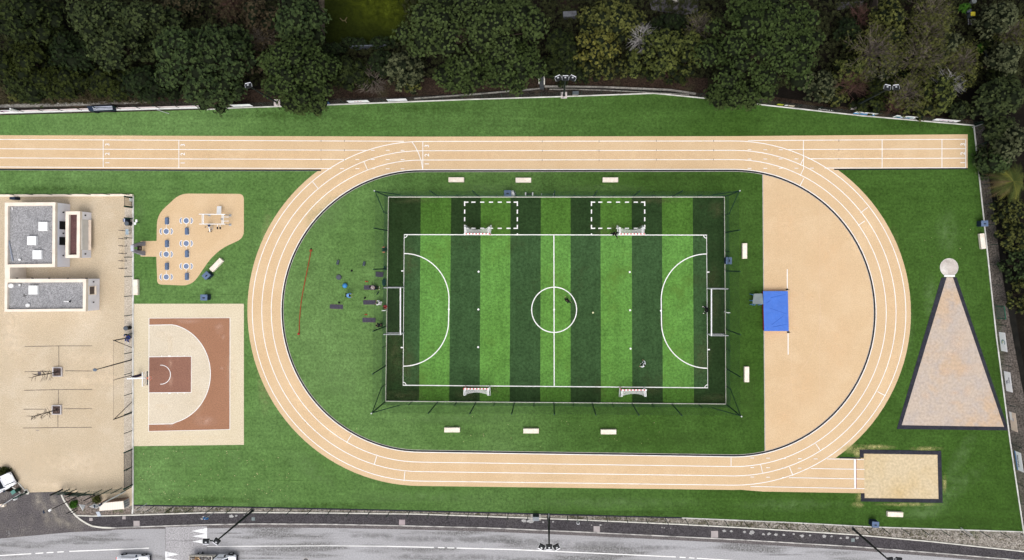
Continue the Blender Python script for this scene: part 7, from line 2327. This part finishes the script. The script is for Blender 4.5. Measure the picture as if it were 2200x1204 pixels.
# ================================================================== PEOPLE
m_skin = M('skin', (0.42, 0.25, 0.17), (0.38, 0.22, 0.15), 3.0, rough=0.6)
m_hair_d = M('hair_dark', (0.018, 0.014, 0.012), rough=0.7)
CLOTH = {'black': M('cloth_black', (0.010, 0.010, 0.013), rough=0.9), 'white': M('cloth_white', (0.74, 0.74, 0.74), (0.66, 0.66, 0.67), 3, rough=0.9),
         'blue': M('cloth_blue', (0.16, 0.34, 0.62), (0.13, 0.28, 0.54), 3, rough=0.9), 'navy': M('cloth_navy', (0.025, 0.04, 0.16), rough=0.9),
         'green': M('cloth_green', (0.02, 0.055, 0.05), rough=0.9), 'orange': M('cloth_orange', (0.66, 0.26, 0.14), rough=0.8), 'pattern': M('cloth_pattern', (0.50, 0.42, 0.40), (0.03, 0.03, 0.035), 14, .45, .55, rough=.9)}


def skin_obj(name, pts, edges, mat, parent, sub=1):
    me = bpy.data.meshes.new(name)
    me.from_pydata([p[0] for p in pts], edges, [])
    o = bpy.data.objects.new(name, me); COL.objects.link(o)
    o.parent = parent
    me.materials.append(mat)
    sk = o.modifiers.new('Skin', 'SKIN')
    sk.use_smooth_shade = True
    for i, p in enumerate(pts):
        me.skin_vertices[0].data[i].radius = (p[1], p[1])
        me.skin_vertices[0].data[i].use_root = (i == 0)
    if sub:
        ss = o.modifiers.new('Sub', 'SUBSURF'); ss.levels = sub; ss.render_levels = sub
    return o


STAND = dict(pel=(0, 0, .93), che=(0, 0, 1.25), nec=(0, 0.01, 1.47), hed=(0, .03, 1.62), top=(0, .02, 1.74),
             shl=(-.19, 0, 1.40), ell=(-.27, -.02, 1.13), wrl=(-.28, .08, .90), shr=(.19, 0, 1.40), elr=(.27, -.02, 1.13), wrr=(.28, .08, .90),
             hil=(-.10, 0, .90), knl=(-.12, .03, .49), anl=(-.12, -.02, .08), tol=(-.13, .18, .04),
             hir=(.10, 0, .90), knr=(.12, .03, .49), anr=(.12, -.02, .08), tor=(.13, .18, .04))


def person(lab, loc, rz, pose, top, legs, shoes, hair=m_hair_d, gloves=None, arm_cloth=None, sleeves=True, long_legs=True):
    J = {k: Vector(v) for k, v in {**STAND, **pose}.items()}
    t = thing('person', lab, 'person')
    pts, ed, ix = [], [], {}

    def add(k, p, r, frm=None):
        pts.append((p, r)); ix[k] = len(pts) - 1
        if frm: ed.append((ix[frm], ix[k]))
    add('pel', J['pel'], .13); add('che', J['che'], .135, 'pel'); add('nec', J['nec'], .055, 'che'); add('hed', J['hed'], .095, 'nec'); add('top', J['top'], .06, 'hed')
    fwd = (J['hed'] - J['nec']).cross(J['shr'] - J['shl']).normalized() * -1
    if fwd.y < -0.99: fwd = Vector((0, 1, 0))
    add('nose', J['hed'] + Vector((0, .105, -.01)), .018, 'hed')
    for s in 'lr':
        add('sh' + s, J['sh' + s], .062, 'che'); add('el' + s, J['el' + s], .043, 'sh' + s); add('wr' + s, J['wr' + s], .028, 'el' + s)
        d = (J['wr' + s] - J['el' + s]).normalized(); sd = d.cross(Vector((0, 0, 1)));
        sd = sd.normalized() if sd.length > .1 else Vector((1, 0, 0))
        nrm = d.cross(sd)
        palm_ = J['wr' + s] + d * .075
        add('pa' + s, palm_, .034, 'wr' + s)
        for f, (o_, l) in enumerate(((-.03, .075), (-.01, .088), (.01, .082), (.03, .062))):
            m_ = palm_ + d * l * .55 + sd * o_ + nrm * .004
            add(f'f{f}{s}', m_, .0095, 'pa' + s); add(f'g{f}{s}', m_ + d * l * .45 + nrm * .022, .008, f'f{f}{s}')
        add('th' + s, J['wr' + s] + d * .045 + sd * (-.055), .011, 'pa' + s)
        add('hi' + s, J['hi' + s], .095, 'pel'); add('kn' + s, J['kn' + s], .06, 'hi' + s); add('an' + s, J['an' + s], .038, 'kn' + s); add('to' + s, J['to' + s], .032, 'an' + s)
    skin_obj('body', pts, ed, m_skin, t)
    # shirt
    p2 = [(J['pel'] + (J['che'] - J['pel']) * .1, .19), (J['che'], .20), (J['nec'] - (J['nec'] - J['che']) * .2, .13)]
    e2 = [(0, 1), (1, 2)]
    for s in 'lr':
        b = len(p2); p2 += [(J['sh' + s], .115), (J['el' + s] if sleeves else J['sh' + s] + (J['el' + s] - J['sh' + s]) * .6, .085)]
        e2 += [(1, b), (b, b + 1)]
        if sleeves:
            p2.append((J['el' + s] + (J['wr' + s] - J['el' + s]) * .9, .062)); e2.append((b + 1, b + 2))
    skin_obj('shirt', p2, e2, CLOTH[top], t)
    p3 = [(J['pel'], .19)]; e3 = []
    for s in 'lr':
        b = len(p3); p3 += [(J['hi' + s], .14), (J['kn' + s], .10)]; e3 += [(0, b), (b, b + 1)]
        if long_legs:
            p3.append((J['kn' + s] + (J['an' + s] - J['kn' + s]) * .92, .075)); e3.append((b + 1, b + 2))
    skin_obj('trousers', p3, e3, CLOTH[legs], t)
    for s in 'lr':
        skin_obj('shoe', [(J['an' + s] + Vector((0, 0, -.02)), .072), (J['to' + s], .066)], [(0, 1)], CLOTH[shoes], t)
        if gloves:
            d = (J['wr' + s] - J['el' + s]).normalized()
            skin_obj('glove', [(J['wr' + s], .05), (J['wr' + s] + d * .13, .058)], [(0, 1)], CLOTH[gloves], t)
    if arm_cloth:
        for s in 'lr':
            skin_obj('sleeve', [(J['sh' + s], .09), (J['el' + s], .085), (J['wr' + s], .07)], [(0, 1), (1, 2)], CLOTH[arm_cloth], t)
    hd = J['hed']; up = (J['top'] - J['hed']).normalized()
    m = MB(); m.ell(hd + up * .045 - Vector((0, .022, 0)), (.118, .122, .115), 14, 8); m.build('hair', hair, t, smooth=True)
    m = MB()
    for s in (-1, 1):
        m.ell(hd + Vector((s * .035, .092, .0)), (.012, .008, .009), 8, 5)
    m.build('eyes', m_hair_d, t)
    t.location = loc; t.rotation_euler = (0, 0, rz)
    return t


person('goalkeeper in black on the upper line beside the striped goal, one leg swung out', W(1318, 503), math.radians(205),
       dict(wrl=(-.55, .25, 1.15), ell=(-.42, .05, 1.25), wrr=(.35, -.3, 1.0), elr=(.36, -.16, 1.18), knl=(-.16, .35, .62), anl=(-.20, .62, .40), tol=(-.2, .80, .46), hed=(0, .12, 1.56), nec=(0, .07, 1.42), top=(0, .13, 1.68)), 'black', 'black', 'black')
person('player in black running inside the centre circle', W(1219, 645.5), math.radians(-20),
       dict(wrl=(-.45, .30, 1.15), ell=(-.38, .02, 1.18), wrr=(.50, -.05, 1.0), elr=(.42, -.14, 1.15), knl=(-.14, .30, .60), anl=(-.2, -.05, .35), tol=(-.22, .02, .22), knr=(.14, -.1, .50), anr=(.16, -.38, .12), tor=(.18, -.26, .04), hed=(0, .1, 1.58), top=(0, .1, 1.70)), 'black', 'black', 'white')
person('player in white and black kit on the dark stripe at lower right of the pitch', W(1381, 781), math.radians(65),
       dict(wrl=(-.42, .35, 1.2), ell=(-.36, .08, 1.2), wrr=(.45, .28, 1.05), elr=(.38, .02, 1.15), knl=(-.16, .28, .55), anl=(-.16, .1, .12), tol=(-.17, .28, .06)), 'white', 'black', 'white', sleeves=True, long_legs=False)
person('keeper in black with white gloves before the right folding goal', W(1515.5, 664.5), math.radians(95),
       dict(pel=(0, -.08, .80), che=(0, .06, 1.10), nec=(0, .14, 1.30), hed=(0, .22, 1.42), top=(0, .24, 1.54), shl=(-.19, .08, 1.24), shr=(.19, .08, 1.24), ell=(-.42, .20, 1.10), elr=(.42, .20, 1.10), wrl=(-.44, .46, 1.05), wrr=(.44, .46, 1.05),
            hil=(-.11, -.06, .80), hir=(.11, -.06, .80), knl=(-.24, .14, .46), knr=(.24, .14, .46), anl=(-.26, -.02, .08), anr=(.26, -.02, .08), tol=(-.28, .16, .04), tor=(.28, .16, .04)), 'black', 'black', 'white', gloves='white')
BEND = dict(pel=(0, -.12, .82), che=(0, .10, 1.06), nec=(0, .28, 1.18), hed=(0, .40, 1.22), top=(0, .50, 1.26), shl=(-.19, .2, 1.12), shr=(.19, .2, 1.12), ell=(-.26, .30, .86), elr=(.26, .30, .86), wrl=(-.2, .50, .72), wrr=(.2, .50, .72),
            hil=(-.1, -.1, .80), hir=(.1, -.1, .80), knl=(-.13, .06, .45), knr=(.13, .06, .45))
person('person in pale blue top bending forward beside the blue gym ball', W(750.5, 634), math.radians(-95), BEND, 'blue', 'black', 'white')
SQUAT = dict(pel=(0, -.15, .40), che=(0, .02, .70), nec=(0, .10, .90), hed=(0, .16, 1.02), top=(0, .17, 1.14), shl=(-.19, .05, .82), shr=(.19, .05, .82), ell=(-.30, .20, .62), elr=(.30, .20, .62), wrl=(-.2, .42, .60), wrr=(.2, .42, .60),
             hil=(-.11, -.12, .40), hir=(.11, -.12, .40), knl=(-.20, .28, .50), knr=(.20, .28, .50), anl=(-.18, .08, .08), anr=(.18, .08, .08), tol=(-.2, .26, .04), tor=(.2, .26, .04))
person('person in white top crouching at the end of the middle mat', W(817.5, 651), math.radians(75), SQUAT, 'white', 'white', 'white')
KNEEL = dict(pel=(0, -.05, .42), che=(0, .32, .60), nec=(0, .52, .64), hed=(0, .64, .62), top=(0, .75, .62), shl=(-.19, .42, .60), shr=(.19, .42, .60), ell=(-.22, .48, .32), elr=(.22, .48, .32), wrl=(-.2, .56, .08), wrr=(.2, .56, .08),
             hil=(-.1, -.06, .42), hir=(.1, -.06, .42), knl=(-.12, -.02, .09), knr=(.12, -.02, .09), anl=(-.13, -.42, .09), anr=(.13, -.42, .09), tol=(-.13, -.55, .05), tor=(.13, -.55, .05))
person('person in patterned top kneeling on hands and knees at the end of the upper mat', W(808, 618.3), math.radians(82), KNEEL, 'pattern', 'black', 'white')
person('person dressed all in black bending down beside the lowest mat', W(820.5, 697.3), math.radians(95), BEND, 'black', 'black', 'black')
SIT = dict(pel=(0, -.1, .16), che=(0, -.12, .48), nec=(0, -.10, .70), hed=(0, -.06, .84), top=(0, -.06, .96), shl=(-.19, -.12, .62), shr=(.19, -.12, .62), ell=(-.34, -.02, .40), elr=(.34, -.02, .40), wrl=(-.32, .22, .36), wrr=(.32, .22, .36),
           hil=(-.1, -.06, .15), hir=(.1, -.06, .15), knl=(-.14, .34, .36), knr=(.14, .34, .36), anl=(-.13, .62, .09), anr=(.13, .62, .09), tol=(-.14, .70, .16), tor=(.14, .70, .16))
person('person with orange sleeves sitting against the left side of the cage', W(827.5, 536.8), math.radians(90), {**SIT, 'knl': (-.12, .26, .40), 'knr': (.12, .26, .40), 'anl': (-.12, .34, .08), 'anr': (.12, .34, .08), 'tol': (-.12, .46, .05), 'tor': (.12, .46, .05)}, 'green', 'green', 'green', sleeves=False, arm_cloth='orange')
LEAN = dict(SIT, pel=(0, -.05, .50), che=(0, -.22, .84), nec=(0, -.30, 1.06), hed=(0, -.34, 1.2), top=(0, -.38, 1.32), shl=(-.21, -.24, .98), shr=(.21, -.24, .98), ell=(-.44, -.1, .86), elr=(.40, -.1, .84), wrl=(-.46, .2, .76), wrr=(.34, .18, .74),
            hil=(-.11, 0, .50), hir=(.11, 0, .50), knl=(-.16, .46, .52), knr=(.14, .48, .50), anl=(-.2, .78, .12), anr=(.2, .86, .10), tol=(-.22, .95, .16), tor=(.2, 1.02, .14))
pp_ = person('person in blue and white tracksuit sitting on a stool with legs stretched', W(279, 722), math.radians(152), LEAN, 'navy', 'navy', 'white')
c = W(280.5, 722.5)
pp_.location = c
t = thing('stool', 'low dark stool under the seated person in blue at the yard fence', 'stool', c)
MB().cyl(c + Vector((0, 0, .36)), c + Vector((0, 0, .40)), .18, n=14).build('seat', m_dark, t)
for i in range(4):
    a = PI / 4 + i * PI / 2; MB().cyl(c + Vector((.14 * math.cos(a), .14 * math.sin(a), .36)), c + Vector((.17 * math.cos(a), .17 * math.sin(a), 0)), .02, n=6).build('leg', m_dark, t)

# ================================================================== LIGHT, SKY, CAMERA
cam = bpy.data.cameras.new('drone_camera')
cam.sensor_fit = 'HORIZONTAL'
cam.sensor_width = 36.0
cam.lens = 36.0 * H * S / 2200.0
cam.shift_x = (1100 - NU) / 2200.0
cam.shift_y = -(602 - NV) / 2200.0
cam.clip_start, cam.clip_end = 1.0, 2000.0
co = bpy.data.objects.new('drone_camera', cam)
COL.objects.link(co)
co.location = (0, 0, H)
SC.camera = co

EL, AZ = math.radians(64), math.radians(178)
w = bpy.data.worlds.new('World')
SC.world = w
w.use_nodes = True
nt = w.node_tree
bgn = nt.nodes['Background']
sky = nt.nodes.new('ShaderNodeTexSky')
sky.sky_type = 'NISHITA'
sky.sun_disc = False
sky.sun_elevation = EL
sky.sun_rotation = AZ
sky.air_density = 1.0
sky.dust_density = 4.0
sky.ozone_density = 1.0
hs = nt.nodes.new('ShaderNodeHueSaturation')   # high grey cloud: little blue left in the sky
hs.inputs['Saturation'].default_value = 0.35
nt.links.new(sky.outputs[0], hs.inputs['Color'])
nt.links.new(hs.outputs[0], bgn.inputs[0])
bgn.inputs[1].default_value = 0.14
sun = bpy.data.lights.new('sun', 'SUN')
sun.energy = 0.8
sun.angle = math.radians(52)
sun.color = (1.0, 0.97, 0.93)
so = bpy.data.objects.new('sun', sun)
COL.objects.link(so)
d = Vector((math.sin(AZ) * math.cos(EL), math.cos(AZ) * math.cos(EL), math.sin(EL)))
so.rotation_euler = d.to_track_quat('Z', 'Y').to_euler()
so.location = d * 60
SC.view_settings.view_transform = 'Standard'
SC.view_settings.look = 'None'
SC.view_settings.exposure = 0.62
SC.view_settings.gamma = 1.0
SC.render.engine = 'CYCLES'
SC.cycles.transparent_max_bounces = 16
SC.cycles.max_bounces = 6
